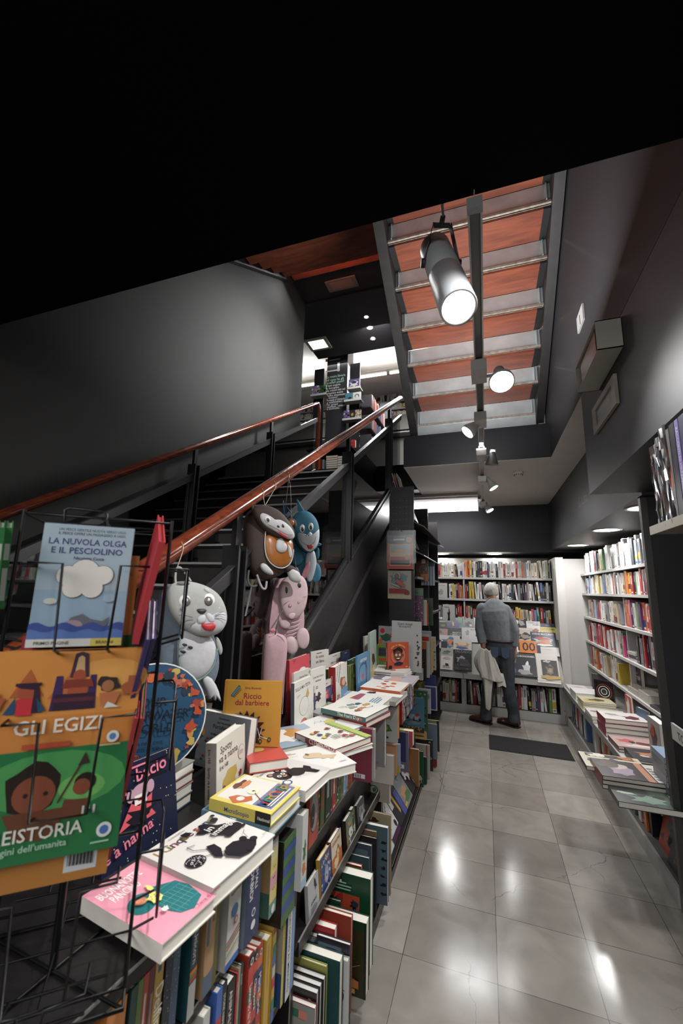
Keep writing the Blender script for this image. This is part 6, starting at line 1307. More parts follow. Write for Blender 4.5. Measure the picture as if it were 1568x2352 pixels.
for i in range(2): fb(.985, 4.46, ZR+.027*i, .30, .30, .026, -.02*i, ['8c8884', 'b4b0aa'][i], ['lower grey', 'upper white'][i]+' large flat book in the middle of the right ledge', cv('b8b4ae', [('8c8078', .7, .4, .25, .3), ('6c625a', .3, .6, .2, .1)]))
for i in range(4): fb(1.0, 4.08, ZR+.034*i, .30, .24, .033, .03*(i % 2), ['7c1c2c', 'b8b4ae', '7c1c2c', '7c1c2c'][i], ['bottom', 'second', 'third', 'top'][i]+' thick book in the white and crimson stack on the right ledge', cv('c4c0ba', [('5c1c2c', .7, .4, .2, .2), ('8c8a88', .3, .6, .15, .15)]) if i == 3 else None, lambda a: a.rect('7c1c2c', 0, 0, 1, 1))
for i in range(2): fb(1.0, 3.76, ZR+.02*i, .30, .25, .019, .02, '5c3c3c', ['lower', 'upper'][i]+' comic book with red-tinted panels on the right ledge', cv('a88c88', [('a84c4c', .3, .6, .2, .15), ('5c2c2c', .7, .4, .2, .2), ('c8b8ac', .5, .2, .3, .1), ('24201e', .4, .5, .06, .1)]))
for i in range(3): fb(1.02, 3.47, ZR+.017*i, .29, .25, .016, -.02, '1c1c20', ['bottom', 'middle', 'top'][i]+' black comic book in the pile before the big standing books', cv('2c2a2e', [('a8744c', .5, .6, .35, .15), (W1, .3, .4, .1, .05), ('5c5a60', .6, .3, .2, .08)]))
# front overhanging comic stacks
ZQ = .458
def a_com1(a): a.rect('b8b09c', 0, 0, 1, 1); a.rect('24201e', .1, .75, .9, .97); [a.blob(x, u, v, .12, .12, i, amp=.5) for i, (x, u, v) in enumerate((('24242a', .2, .5), ('b8a03c', .5, .4), ('8c2c24', .75, .5), ('24242a', .5, .6), ('a8602c', .8, .85), ('c8c0b0', .3, .85), ('24242a', .85, .2)))]
for i in range(2): ft([zR(400, 715), zR(720, 715), zR(860, 880), zR(480, 855)], ZQ+.028*i if 0 else ZR+.026*i, .025, '4c2020', ['lower', 'upper'][i]+' cream and yellow comic album overhanging the right ledge', a_com1, dims=(.24, .31) if 0 else (.34, .25), ang=0)
def a_com2(a):
    a.rect('241f20', 0, 0, 1, 1); a.rect('a8745c', .62, .0, .72, 1); a.rect('b8b4ae', .74, .02, 1, .98); a.blob('8c7c8c', .36, .45, .18, .25, 3); a.blob('b0a098', .34, .66, .12, .15, 6); a.blob('4c3c34', .2, .7, .15, .2, 5)
    a.text('EROCALIBRE', .93, .95, .16, '1c1a1c', rot=-PI/2, sx=.8); a.lines('6c6a68', .76, .1, .8, 5, .1)
for i in range(3): fb(.78, 3.085, ZR+.024*i, .37, .27, .0235, .015*i, '3c2424', ['bottom', 'middle', 'top'][i]+' dark comic album with a pale side strip, overhanging the ledge', a_com2 if i == 2 else None, lambda a: a.rect('7c2020', 0, 0, 1, 1))
def a_com3(a):
    a.rect('1e2220', 0, 0, 1, 1); a.rect('35443a', .5, 0, 1, 1); a.blob('6c8474', .45, .4, .25, .2, 3, amp=.5); a.blob('9cac9c', .2, .6, .12, .08, 4); a.blob('14181a', .6, .6, .1, .1, 7)
    a.text('EROCALIBRE', .9, .95, .14, 'a8b08c', rot=-PI/2, sx=.8); a.text('Daniele', .76, .9, .08, 'b8bcb0', rot=-PI/2)
fb(.80, 2.86-.02, ZR, .36, .20, .03, .0, '2c3430', 'dark green comic album, nearest on the right ledge', a_com3)
# standing on the ledge
def a_ring(a): a.rect('17151a', 0, 0, 1, 1); a.rect('8c5c2c', 0, 0, 1, .16); [a.ell(c, .5, .56, r) for c, r in (('a83c34', .40), ('17151a', .37), (W1, .30), ('17151a', .26), (W1, .17), ('34343a', .13))]
def rstand(px0, py0, px1, py1, x, c, fn, lb, t=.02, yaw=0):
    a = at(*zR(px0, py1), 'x', x); b = at(*zR(px1, py0), 'x', x); w = max(.1, abs(a.y-b.y))
    book(V((x, max(a.y, b.y), ZR+.002)), V((0, -1, 0)), V((0, 0, 1)), V((-1, 0, 0)), w, max(.12, b.z-ZR), t, c, fn, label=lb)
book(V((1.02, 5.06, ZR)), V((.8, -.6, 0)).normalized(), V((0, 0, 1)), V((-.6, -.8, 0)), .18, .235, .02, '17151a', a_ring, label='black book with concentric white rings standing on the right ledge')
book(V((1.10, 5.55, ZR)), V((.9, -.43, 0)).normalized(), V((0, 0, 1)), V((-.43, -.9, 0)), .14, .21, .03, '3c3a3c', cv('403e40'), label='dark grey standing book at the far corner of the right ledge')
book(V((1.14, 4.5, ZR)), V((0, -1, 0)), V((0, 0, 1)), V((-1, 0, 0)), .15, .23, .02, '9c2c28', cv('a03430', [(W1, .5, .6, .3, .3)]), label='red-edged book standing upright mid-ledge against the shelves')
book(V((1.13, 4.18, ZR)), V((.2, -.98, 0)), V((0, 0, 1)), V((-.98, -.2, 0)), .16, .20, .02, '4c5c74', cv('4c5c74', [('a87c5c', .7, .3, .2, .2)]), label='grey-blue book standing upright behind the crimson stack')
for i, (c, t) in enumerate((('2c2a2c', .03), ('8c8a88', .025), ('b0aeac', .03))):
    book(V((1.02+.04*i, 3.32, ZR)), V((1, 0, 0)), V((0, 0, 1)), V((0, -1, 0)), .02, .29, .02, c, None, label=['dark', 'grey', 'pale'][i]+' tall slab-like book standing near the post', parts=True)
def a_big(a): a.rect('9a9690', 0, 0, 1, 1); a.blob('3c2c2c', .5, .6, .3, .25, 3, amp=.5); a.blob('a8443c', .4, .75, .15, .12, 5); a.lines('4c4a48', .3, .1, .3, 3, .5)
book(V((.99, 3.45, ZR)), V((0, -1, 0)), V((0, 0, 1)), V((-1, 0, 0)), .20, .31, .045, '8c8884', a_big, label='big grey catalogue standing with its collage cover to the aisle')
for i in range(7): fb(1.03, 3.02, ZR+.031*i, .26, .2, .030, .02*math.sin(i*2), '8c98a8' if i == 6 else '6c7480', ['bottom', 'second', 'third', 'fourth', 'fifth', 'sixth', 'top'][i]+' blue-grey paperback in the tall uniform stack beside the post', cv('7c90a8', [(W1, .5, .4, .1, .1)]) if i == 6 else None)
# bottom near: red patterned covers
book(V((.93, 3.26, .093)), V((0, -1, 0)), V((-.25, 0, .97)).normalized() if 0 else V((.25, 0, .97)).normalized(), V((-.97, 0, .25)), .36, .28, .02, '8c2c1c', lambda a: (a.rect('9c3420', 0, 0, 1, 1), a.spots(['1c1a24', '1c1a24', '2c4454'], 26, .12, 5)), label='red patterned cover under the right ledge near the post')
book(V((.905, 3.26-.2, .093)), V((0, -1, 0)), V((.3, 0, .95)).normalized(), V((-.95, 0, .3)), .22, .2, .015, '1c2430', lambda a: (a.rect('20242c', 0, 0, 1, 1), a.spots(['4c6c8c', '8c3424'], 12, .1, 5)), label='dark blue patterned cover below the red one near the post')
# ---- dark upright panel of the nearest right unit
root = empty('dark_panel_unit', (1.2, 2.78, 0)); tag(root, 'dark blue-black upright end panel of the near right shelving', 'shelf unit')
mb = MB(); mb.box((.90, 2.77, 0), (1.74, 2.80, 2.108), M('14161c', .55, noise=.15, scale=4)); child(mb, 'side_panel', root)
mb = MB(); mb.box((.868, 2.765, 0), (.90, 2.80, 2.108), M('3a3735', .45)); child(mb, 'edge_post', root)
mb = MB(); mb.box((.572, 1.32, 1.765), (.95, 1.74, 1.78), M('6c6257', .5)); mb.box((.566, 1.32, 1.762), (.572, 1.74, 1.792), M('8c8478', .4)); child(mb, 'upper_tray', root)
mb = MB(); mb.box((.575, 1.5, 1.10), (.95, 1.75, 1.113), M('a8a6a2', .4)); mb.box((.568, 1.5, 1.085), (.575, 1.75, 1.135), M('a8a6a2', .4))
a = Art(mb, V((.568, 1.75, 1.085)), V((0, -1, 0)), V((0, 0, 1)), V((-1, 0, 0)), .25, .05); a.text('TOPYUKA', .18, .2, .5, '3c3a3a'); child(mb, 'lower_tray', root)
PL = glassm('plastic_wrap', 'f4f4f4', .10, .15)
def wrapped(y0, y1, z0, z1, c, lb, fn, wrap=True):
    r = book(V((.578, y1, z0)), V((1, 0, 0)), V((0, 0, 1)), V((0, 1, 0)), .2, z1-z0, y1-y0, c, None, fn, label=lb)
    if wrap:
        R = random.Random(int(y0*1000)); mb = MB(); n = 9; m = 5
        vs = []
        for i in range(n+1):
            for j in range(m+1):
                vs.append((.572-R.uniform(0, .007), y0-.004+(y1-y0+.008)*j/m, z0-.006+(z1-z0+.02)*i/n))
        mb.add(vs, [(i*(m+1)+j, i*(m+1)+j+1, (i+1)*(m+1)+j+1, (i+1)*(m+1)+j) for i in range(n) for j in range(m)], PL)
        vs = [(.572+R.uniform(-.006, .02)+.18*j/4, y1+.003+R.uniform(0, .006), z0-.006+(z1-z0+.02)*i/n) for i in range(n+1) for j in range(5)]
        mb.add(vs, [(i*5+j, i*5+j+1, (i+1)*5+j+1, (i+1)*5+j) for i in range(n) for j in range(4)], PL)
        sub(mb, 'plastic_sleeve', r, 'crinkled clear plastic sleeve')
wrapped(1.625, 1.665, 1.782, 2.05, '5c6878', 'plastic-wrapped grey-blue comic volume, leftmost on the high near tray', lambda a: (a.rect('6c7480', 0, 0, 1, 1), a.blob('b0b4b8', .5, .5, .3, .2, 3), a.rect('b0a83c', .2, .12, .5, .24)))
wrapped(1.585, 1.62, 1.782, 2.065, '1c1c22', 'plastic-wrapped black volume beside the grey-blue one, high near tray', lambda a: (a.rect('1c1c22', 0, 0, 1, 1), a.rect('b8b8b8', .3, .1, .4, .7)))
wrapped(1.53, 1.58, 1.782, 2.085, '6c6860', 'plastic-wrapped comic volume with red patches, high near tray', lambda a: (a.rect('6c6a66', 0, 0, 1, 1), a.blob('a8442c', .5, .72, .3, .1, 3, amp=.5), a.rect('b05c44', .2, .35, .8, .6), a.lines('24201e', .2, .1, .3, 5, .6)))
wrapped(1.49, 1.525, 1.782, 2.09, '1c1820', 'black volume between the red-patched and purple ones, high near tray', lambda a: a.rect('1c1820', 0, 0, 1, 1), False)
wrapped(1.46, 1.485, 1.782, 2.09, '6c5c94', 'purple-spined volume on the high near tray', lambda a: (a.rect('6c5c94', 0, 0, 1, 1), tx('RACCONTI DI MEZZANOTTE', 'b8b4c8', .5)(a)), False)
wrapped(1.34, 1.455, 1.782, 2.09, '1c2448', 'wide dark blue volume at the picture\'s right edge, high near tray', lambda a: (a.rect('1c2448', 0, 0, 1, 1), a.blob('7c3428', .5, .35, .3, .08, 3), a.blob('3c5c34', .3, .15, .2, .1, 4), a.blob('8c7c34', .7, .15, .2, .1, 5)), False)
r = book(V((.60, 1.73, 1.115)), V((1, 0, 0)), V((0, -1, 0)) if 0 else V((0, 1, 0)), V((0, 0, 1)), .3, .22, .012, 'b8b4ae', None, label='x y z q')
bpy.data.objects.remove(r.children[0]); bpy.data.objects.remove(r); _labels.pop('x y z q')
book(V((.60, 1.52, 1.127)), V((1, 0, 0)), V((0, 1, 0)), V((0, 0, 1)), .3, .22, .012, 'b8b4ae', lambda a: (a.rect('c0bcb6', 0, 0, 1, 1), a.blob('9c3430', .3, .6, .2, .1, 3), a.blob('6c6a68', .6, .4, .2, .1, 4)), label='magazine lying in the low wire-fronted tray at the right edge', name='magazine', cat='magazine')
# ============================================================ what shows of the upper floor
zU = lambda x, y: (680+x/5.6, 780+y/5.6)
YC = 6.9
def pu(x, y, yy=YC): return at(*zU(x, y), 'y', yy)
a = pu(378, 1000); b = pu(665, 185); 
mb = MB(); mb.box((a.x, YC, 3.081), (b.x, YC+.35, 6.295), M('18161a', .55))
A = Art(mb, V((a.x, YC, 3.081)), V((1, 0, 0)), V((0, 0, 1)), V((0, -1, 0)), b.x-a.x, 3.21)
def wr(t, x, y, hh, c):
    q = pu(x, y); A.text(t, (q.x-a.x)/A.w, (q.z-3.081)/A.h, hh/A.h, c, wmax=.9)
def wrr(c, x0, y0, x1, y1):
    p = pu(x0, y1); q = pu(x1, y0); A.rect(c, (p.x-a.x)/A.w, (p.z-3.081)/A.h, (q.x-a.x)/A.w, (q.z-3.081)/A.h)
for t, y in (('La vostra libreria', 500), ('di casa ha gli', 540), ('scaffali pieni?', 575)): wr(t, 396, y, .05, '8cb09c')
for t, y in (('Ogni angolo', 610), ('e occupato', 643), ('da volumi del cui', 675), ('acquisto avete', 708), ('perfino dimenticato', 740), ('il motivo?', 768), ('Portateli al Libraccio', 798), ('o telefonateci.', 826), ('Per grossi', 855), ('quantitativi   ritiriamo', 882), ('a domicilio.', 908)): wr(t, 392, y, .042, 'b8b8b8')
wrr('a8a8a8', 378, 250, 405, 290); wrr('a8a8a8', 425, 240, 566, 280); wrr('a8a8a8', 528, 292, 562, 412); wrr('a8a8a8', 378, 378, 562, 425); wrr('a8a8a8', 378, 205, 570, 214)
o = mb.build('lettered_column'); tag(o, 'black square column upstairs with white lettering and a white angular logo', 'column')
def shelfunit(x0, x1, y0, y1, zt, nm, lab, face):
    root = empty(nm, ((x0+x1)/2, y0, 3.08)); tag(root, lab, 'shelf unit')
    mb = MB(); mb.box((x0, y0, 3.081), (x1, y0+.03, zt), BLKM); child(mb, 'end_panel', root)
    return root
a1 = pu(232, 560); b1 = pu(362, 370)
r = shelfunit(a1.x, b1.x, YC, 0, b1.z, 'tall_display_unit', 'narrow black upright panel left of the lettered column upstairs', 0)
a2 = pu(688, 560); b2 = pu(822, 295)
root = empty('tall_display_unit', (a2.x, YC, 3.08)); tag(root, 'black shelf unit upstairs right of the lettered column, holding comics', 'shelf unit')
mb = MB(); mb.box((a2.x, YC, 3.081), (b2.x, YC+.03, b2.z), BLKM); child(mb, 'end_panel', root)
for k in range(5):
    mb = MB(); mb.box((b2.x-.05, YC+.03, 3.2+.42*k), (b2.x+.22, YC+1.6, 3.23+.42*k), BLKM); child(mb, 'shelf', root)
mb = MB(); mb.box((b2.x+.0, YC+1.6, 3.081), (b2.x+.26, YC+1.64, b2.z-.1), BLKM); child(mb, 'end_panel', root)
mb = MB()
R = random.Random(12)
for k in range(5):
    y = YC+.05+.01*k
    while y < YC+1.5:
        t = R.uniform(.03, .06); mb.box((b2.x, y, 3.232+.42*k), (b2.x+.2+R.uniform(0, .02), y+t, 3.232+.42*k+R.uniform(.22, .3)), M(R.choice(['a8a49c', '8c3430', '34343c', 'b0a088', '5c6c84', '2c2a2c', 'a82c34']) if y > YC+.12 else '242226', .4)); y += t+.002
o = mb.build('books'); o['kind'] = 'stuff'; tag(o, 'mixed comics filling the black upstairs unit beside the lettered column', 'books')
def udisp(x0, y0, x1, y1, cols, lab, yy=YC-.12):
    p = pu(x0, y1, yy); q = pu(x1, y0, yy); n = len(cols); w = (q.x-p.x)/n
    for i, (c, fn, lb) in enumerate(cols):
        book(V((p.x+w*i, yy+.01*i, p.z+.02)), V((1, 0, 0)), V((0, 0, 1)), V((0, -1, 0)), w*.98, q.z-p.z-.02, .03, c, fn, label=lb)
    mb = MB(); mb.box((p.x-.02, yy-.02, p.z-.01), (q.x+.02, YC, p.z+.004), M('8c8a86', .4)); mb.box((p.x-.02, yy-.025, p.z-.01), (q.x+.02, yy-.02, p.z+.03), M('a8a6a2', .4))
    o = mb.build('book_tray'); tag(o, lab, 'tray')
sp_ = lambda cs, n=12: (lambda a: a.spots(cs, n, .16, 3))
udisp(200, 575, 385, 730, [('6c6088', sp_(['b8b4b0', 'a82c34', 'c88c3c', '2c5c5c']), 'red and violet comic in the upstairs tray left of the column'), ('24442c', sp_(['5c7c4c', '1c2c1c']), 'green comic in the upstairs tray left of the column')], 'small wall tray upstairs left of the lettered column')
udisp(672, 495, 820, 640, [('4c4468', lambda a: (a.rect('4c4468', 0, 0, 1, 1), a.blob('a8a4a0', .5, .5, .4, .3, 3, amp=.5), a.blob('24202c', .5, .6, .2, .15, 5)), 'violet and white comic in the topmost upstairs tray')], 'topmost small tray on the upstairs unit')
udisp(630, 665, 830, 800, [('2c5864', lambda a: (a.rect('3c6874', 0, 0, 1, 1), a.blob('1c1c28', .6, .3, .25, .15, 3)), 'teal comic in the middle upstairs tray'), ('a8a6a2', lambda a: (a.rect('b0aeaa', 0, 0, 1, 1), a.ell('2c2c2c', .5, .5, .3, .25), a.ell('b0aeaa', .5, .45, .2, .2)), 'white comic with a black ring in the middle upstairs tray')], 'middle small tray on the upstairs unit')
udisp(610, 890, 830, 1040, [('5c4c74', sp_(['b8b4b0', '24202c']), 'violet comic in the lowest upstairs tray'), ('1c1a1c', lambda a: (a.rect('1c1a1c', 0, 0, 1, 1), a.blob('a8743c', .5, .5, .25, .18, 3)), 'black comic with a gold figure in the lowest upstairs tray'), ('8c7c68', sp_(['3c2c24', 'b8b0a0']), 'tan comic in the lowest upstairs tray')], 'lowest small tray on the upstairs unit')
p = pu(690, 1400, 6.6); mb = MB(); mb.box((p.x-.05, 6.58, 3.081), (p.x+.4, 6.8, p.z-.001), BLKM); tag(mb.build('display_plinth'), 'plain black plinth upstairs under the red box-like book', 'plinth'); q = pu(760, 1285, 6.6)
book(V((p.x, 6.6, p.z)), V((1, 0, 0)), V((0, 0, 1)), V((0, -1, 0)), q.x-p.x, q.z-p.z, .06, 'a8202c', lambda a: (a.rect('b02c38', 0, 0, 1, 1), a.text('SSY', .1, .5, .22, '1c1418'), a.text('CH', .3, .2, .2, '1c1418')), label='red box-like book with black letters standing low in the upstairs unit')
# low shelf with books seen just above the landing
root = empty('low_shelf', (-1.75, 5.9, 3.08)); tag(root, 'low dark shelf upstairs, behind the top step, holding yellow and white books', 'shelf unit')
l = pu(255, 1670, 5.95); r_ = pu(625, 1640, 5.95)
mb = MB(); mb.box((l.x-.1, 5.95, 3.081), (r_.x+.15, 6.25, max(3.1, l.z)), BLKM); child(mb, 'board', root)
mb = MB(); zt = pu(400, 1390, 5.95).z; mb.box((l.x-.1, 5.95, zt-.02), (r_.x+.1, 6.25, zt), BLKM); mb.box((l.x-.1, 6.24, 3.081), (r_.x+.1, 6.25, zt), BLKM); child(mb, 'top_board', root)
zb = max(3.1, l.z)+.002
def ub(x0, x1, ytop, c, lb):
    a_ = pu(x0, 1660, 5.97); b_ = pu(x1, ytop, 5.97)
    book(V((a_.x, 5.97, zb)), V((0, 1, 0)), V((0, 0, 1)), V((-1, 0, 0)) if 0 else V((1, 0, 0)), .2, b_.z-zb, b_.x-a_.x, c, None, label=lb)
ub(255, 280, 1500, 'a8683c', 'first orange spine on the low upstairs shelf'); ub(303, 353, 1520, 'b8602c', 'wide orange spine on the low upstairs shelf'); ub(355, 378, 1540, '8ca0b0', 'pale blue spine on the low upstairs shelf')
for i in range(6):
    a_ = pu(385, 1650-28*i, 5.97); b_ = pu(528, 1650, 5.97); t = (pu(385, 1622, 5.97).z-pu(385, 1650, 5.97).z)
    book(V((a_.x, 5.97, zb+t*(i+1))), V((1, 0, 0)), V((0, 1, 0)), V((0, 0, 1)), b_.x-a_.x, .2, t*.95, ['b08c4c', 'b0acA0'.lower(), 'a8a49c', 'c0bcb0', 'a83c34', 'b8a83c'][i], None, label=['bottom', 'second', 'third', 'fourth', 'fifth', 'top'][i]+' book of the flat pile on the low upstairs shelf')
for i in range(5):
    a_ = pu(530, 1650, 5.97); b_ = pu(620, 1650, 5.97)
    book(V((a_.x, 5.97, zb+.04*(i+1))), V((1, 0, 0)), V((0, 1, 0)), V((0, 0, 1)), b_.x-a_.x, .2, .038, ['8c8a78', 'a8a690', '9a9884', '7c7a6c', 'b0ae9c'][i], None, label=['bottom', 'second', 'third', 'fourth', 'top'][i]+' grey-green book of the right flat pile upstairs')
# far bookcase upstairs and its tube lights
root = empty('wall_bookcase', (-1.6, 9.3, 3.08)); tag(root, 'brightly lit bookcase on the far wall of the upper floor', 'bookcase')
mb = MB(); mb.box((-6, 9.58, 3.081), (3.5, 9.6, 5.55), M('6c6a66', .6)); child(mb, 'back_panel', root)
zs = [at(920, 918+0, 'y', 9.3).z, at(925, 934, 'y', 9.3).z-.02, at(925, 951, 'y', 9.3).z, at(925, 972, 'y', 9.3).z, at(925, 990, 'y', 9.3).z]
for z in zs:
    mb = MB(); mb.box((-6, 9.3, z-.03), (3.5, 9.58, z), M('a8a6a2', .5)); child(mb, 'shelf', root)
BULK[0] = MB()
for i, z in enumerate(zs): shelf_row((-5, 9.32, z), (1, 0, 0), (0, -1, 0), 6.5, min(.30, (zs[i-1]-z-.05) if i else .32), 'WWWCWYWTWRWWWKWWCWWGWO', '', 30+i, '', th=(.03, .06), lean=.05)
o = BULK[0].build('books'); BULK[0] = None; o['kind'] = 'stuff'; tag(o, 'rows of pale spines in the far upstairs bookcase', 'books')
for x, y, lab in ((-1.75, 7.7, 'fluorescent tube upstairs seen right of the lettered column'), (-3.95, 7.7, 'fluorescent tube upstairs seen left of the lettered column')):
    p = at(872, 860, 'y', 7.7)
    mb = MB(); mb.box((x-.75, y-.02, p.z-.02), (x+.75, y+.02, p.z+.02), LDIM)
    r = mb.build('tube_lamp'); tag(r, lab, 'tube lamp')
    mb = MB(); mb.box((x-.8, y-.12, p.z+.02), (x+.8, y+.3, p.z+.05), WHT); mb.box((x-.03, y-.03, p.z-.03), (x+.03, y+.03, p.z+.02), ALU); sub(mb, 'housing', r)
    light('AREA', (x, y, p.z-.04), 22, (x, y-.5, p.z-3), shape='RECTANGLE', size=1.4, size_y=.1)
    light('AREA', (x, y-.15, p.z+.08), 16, (x, y-.5, p.z+3), shape='RECTANGLE', size=1.4, size_y=.1)
mb = MB(); p = pu(885, 650); mb.box((-6, 9.25, 5.32), (3, 9.3, 5.7), M('77736e', .6)); struct(mb.build('trim_4'))
# recessed lamps in the dark upper ceiling
for i, (px, py, lb) in enumerate(((841, 728, 'nearest'), (849, 752, 'middle'), (856, 777, 'farthest'))):
    p = at(px, py, 'z', 5.878); root = empty('recessed_downlight', p); tag(root, 'small round upstairs ceiling spot, %s of three in a row' % lb, 'downlight')
    mb = MB(); mb.lathe((p.x, p.y, 5.877), (0, 0, -1), [(0, .035), (.0, .05), (.004, .052)], M('9a9894', .4), 20); child(mb, 'trim_ring', root)
    mb = MB(); mb.lathe((p.x, p.y, 5.8765), (0, 0, -1), [(0, 0), (0, .034)], LE2, 16); child(mb, 'diffuser', root)
def cpanel(pts, z, fr, inner, nm, lab, cat, lam):
    P = [at(*p, 'z', z) for p in pts]; c = sum(P, V((0, 0, 0)))/4
    mb = MB(); w = abs(P[1].x-P[0].x+P[2].x-P[3].x)/2; h = abs(P[3].y-P[0].y+P[2].y-P[1].y)/2
    mb.box((c.x-w/2, c.y-h/2, z-.02), (c.x+w/2, c.y+h/2, z), fr); r = mb.build(nm); tag(r, lab, cat)
    mb = MB(); mb.box((c.x-w*.36, c.y-h*.34, z-.024), (c.x+w*.36, c.y+h*.34, z-.0195), inner); sub(mb, 'diffuser', r, lam)
cpanel([(700, 781), (748, 770), (761, 798), (714, 806)], 5.878, M('8a8472', .5), LW, 'ceiling_panel_light', 'square lit panel lamp in the dark upper ceiling left of the column', 'ceiling light', 'glowing white square')
cpanel([(746, 645), (817, 632), (822, 655), (756, 670)], 5.898, M('6f6a5c', .5), M('8c7464', .4), 'emergency_light', 'cream framed rectangular emergency light in the dark stairwell ceiling', 'emergency light', 'unlit translucent window')
# fittings on the right: emergency box, vent, small plate
root = empty('emergency_light_box', (.5, 2.1, 2.7)); tag(root, 'open-fronted cream emergency light box projecting from the dark wall', 'emergency light')
CR = M('9c9a90', .5)
x0, x1, y0, y1, z0, z1 = .50, .598, 1.90, 2.32, 2.60, 2.74
mb = MB()
mb.box((x0, y0, z0), (x1, y0+.004, z1), CR); mb.box((x0, y1-.004, z0), (x1, y1, z1), CR); mb.box((x0, y0, z0), (x1, y1, z0+.004), CR); mb.box((x0, y0, z1-.004), (x1, y1, z1), CR); child(mb, 'housing', root)
mb = MB(); mb.box((x0+.01, y0+.06, z0+.006), (x0+.014, y1-.07, z1-.006), M('5c3426', .3)); child(mb, 'panel', root, 'dark red-brown front panel')
P = [at(1416, 855, 'x', .6), at(1421, 930, 'x', .6), at(1371, 1002, 'x', .6), at(1367, 938, 'x', .6)]
y0 = min(p.y for p in P); y1 = max(p.y for p in P); z0 = 2.395; z1 = 2.54
root = empty('wall_vent', (.6, (y0+y1)/2, z0)); tag(root, 'beige framed rectangular recessed fitting on the dark bulkhead face', 'wall fitting')
mb = MB(); 
for a_, b_ in (((y0, z0), (y1, z0+.03)), ((y0, z1-.03), (y1, z1)), ((y0, z0+.03), (y0+.05, z1-.03)), ((y1-.05, z0+.03), (y1, z1-.03))): mb.box((.585, a_[0], a_[1]), (.599, b_[0], b_[1]), M('8a8478', .5, noise=.15, scale=20))
child(mb, 'frame', root); mb = MB(); mb.box((.592, y0+.05, z0+.03), (.5985, y1-.05, z1-.03), M('6a6866', .35, noise=.3, scale=15)); child(mb, 'pane', root)
mb = MB(); p = at(1335, 732, 'x', .598); mb.box((.588, p.y-.075, p.z-.05), (.5985, p.y+.075, p.z+.05), M('8c8a88', .5)); mb.box((.586, p.y-.01, p.z-.04), (.588, p.y-.006, p.z+.02), BLK)
o = mb.build('wall_plate'); tag(o, 'small pale blank plate high on the dark stairwell wall', 'wall plate')
# faint lettering left on the right soffit
mb = MB(); A = Art(mb, V((.8595, 4.4, 2.3)), V((0, -1, 0)), V((0, 0, 1)), V((-1, 0, 0)), .5, .2); A.text('S. Usa', .2, .2, .5, '5c5a5a'); o = mb.build('lettering'); tag(o, 'faint worn pale handwriting on the dark soffit face', 'lettering')
# ============================================================ wire rack with books, near left
WIRE = M('0c0c0d', .35, .4)
def atd(px, py, d): return CAM+ray(px, py)*d
FO = atd(58, 1487, .63)                                  # bottom-left of the top front pocket
FX = V((.74, .674, 0)).normalized(); FN = V((.674, -.74, 0)).normalized(); ZZ = V((0, 0, 1))
DEFN[:] = ['picture_book', 'picture book']
def fp(px, py, dn=0):                                     # photo pixel on the rack's front plane
    o = FO+FN*dn; d = ray(px, py); s_ = (o-CAM).dot(FN)/d.dot(FN); return CAM+d*s_
root = empty('wire_book_rack', V((-.76, .42, ZT))); tag(root, 'black wire revolving book rack at the near left, standing on the low bookcase', 'book rack')
W_ = .22; A0 = FO-FX*.03; Z0r, Z1r = ZT+.012, 1.70
cc = A0+FX*W_/2-FN*W_/2; 
def P(a, b, z): q = cc+FX*(a*W_/2)+FN*(b*W_/2); return V((q.x, q.y, z))
mb = MB(); mb.tube([P(-1, -1, ZT+.004), P(1, -1, ZT+.004), P(1, 1, ZT+.004), P(-1, 1, ZT+.004)], .0035, WIRE, 6, closed=True); mb.tube([P(-1, -1, ZT+.004), P(1, 1, ZT+.004)], .003, WIRE, 6); mb.tube([P(-1, 1, ZT+.004), P(1, -1, ZT+.004)], .003, WIRE, 6); child(mb, 'base', root)
mb = MB(); mb.tube([(cc.x, cc.y, ZT+.01), (cc.x, cc.y, 1.60)], .006, WIRE, 10); child(mb, 'pole', root)
for a, b in ((-1, -1), (1, -1), (1, 1), (-1, 1)):
    mb = MB(); mb.tube([P(a, b, Z0r+.02), P(a, b, Z1r-.04)], .0028, WIRE, 8); child(mb, 'upright_wire', root)
for z in (Z0r+.02, 1.16, 1.40, Z1r-.045):
    mb = MB(); mb.tube([P(-1, -1, z), P(1, -1, z), P(1, 1, z), P(-1, 1, z)], .0022, WIRE, 6, closed=True); mb.tube([P(-1, 0, z), P(1, 0, z)], .0018, WIRE, 6); mb.tube([P(0, -1, z), P(0, 1, z)], .0018, WIRE, 6); child(mb, 'ring_wire', root)
def pocket(side, z, w=.17, h=.13, d=.035, up=.0):
    """wire pocket on one face: side = (outward, along)"""
    n, x = side; o = V((cc.x, cc.y, 0))+n*W_/2; mb = MB(); r = .0022
    def q(a, b, zz): v = o+x*a+n*b; return V((v.x, v.y, zz))
    mb.tube([q(-w/2, 0, z+h), q(-w/2, d, z+h), q(-w/2+.045, d+.004, z+h), q(-w/2+.05, d+.004, z), q(w/2-.05, d+.004, z), q(w/2-.045, d+.004, z+h), q(w/2, d, z+h), q(w/2, 0, z+h)], r, WIRE, 6)
    mb.tube([q(-w/2+.05, d, z), q(-w/2+.05, 0, z-.01)], r, WIRE, 6); mb.tube([q(w/2-.05, d, z), q(w/2-.05, 0, z-.01)], r, WIRE, 6)
    mb.tube([q(-w/2, 0, z-.01), q(w/2, 0, z-.01)], r, WIRE, 6)
    child(mb, 'pocket', root)
SD = {'f': (FN, FX), 'r': (FX, -FN), 'l': (-FX, FN), 'b': (-FN, -FX)}
for k in 'frlb':
    for z in (1.445, 1.215, .985): pocket(SD[k], z)
for z in (.945,): pocket((FN, FX), z, .12, .05, .05)
mb = MB(); a1 = fp(148, 1212); a2 = fp(246, 1216); b1 = fp(150, 1166); b2 = fp(246, 1176)
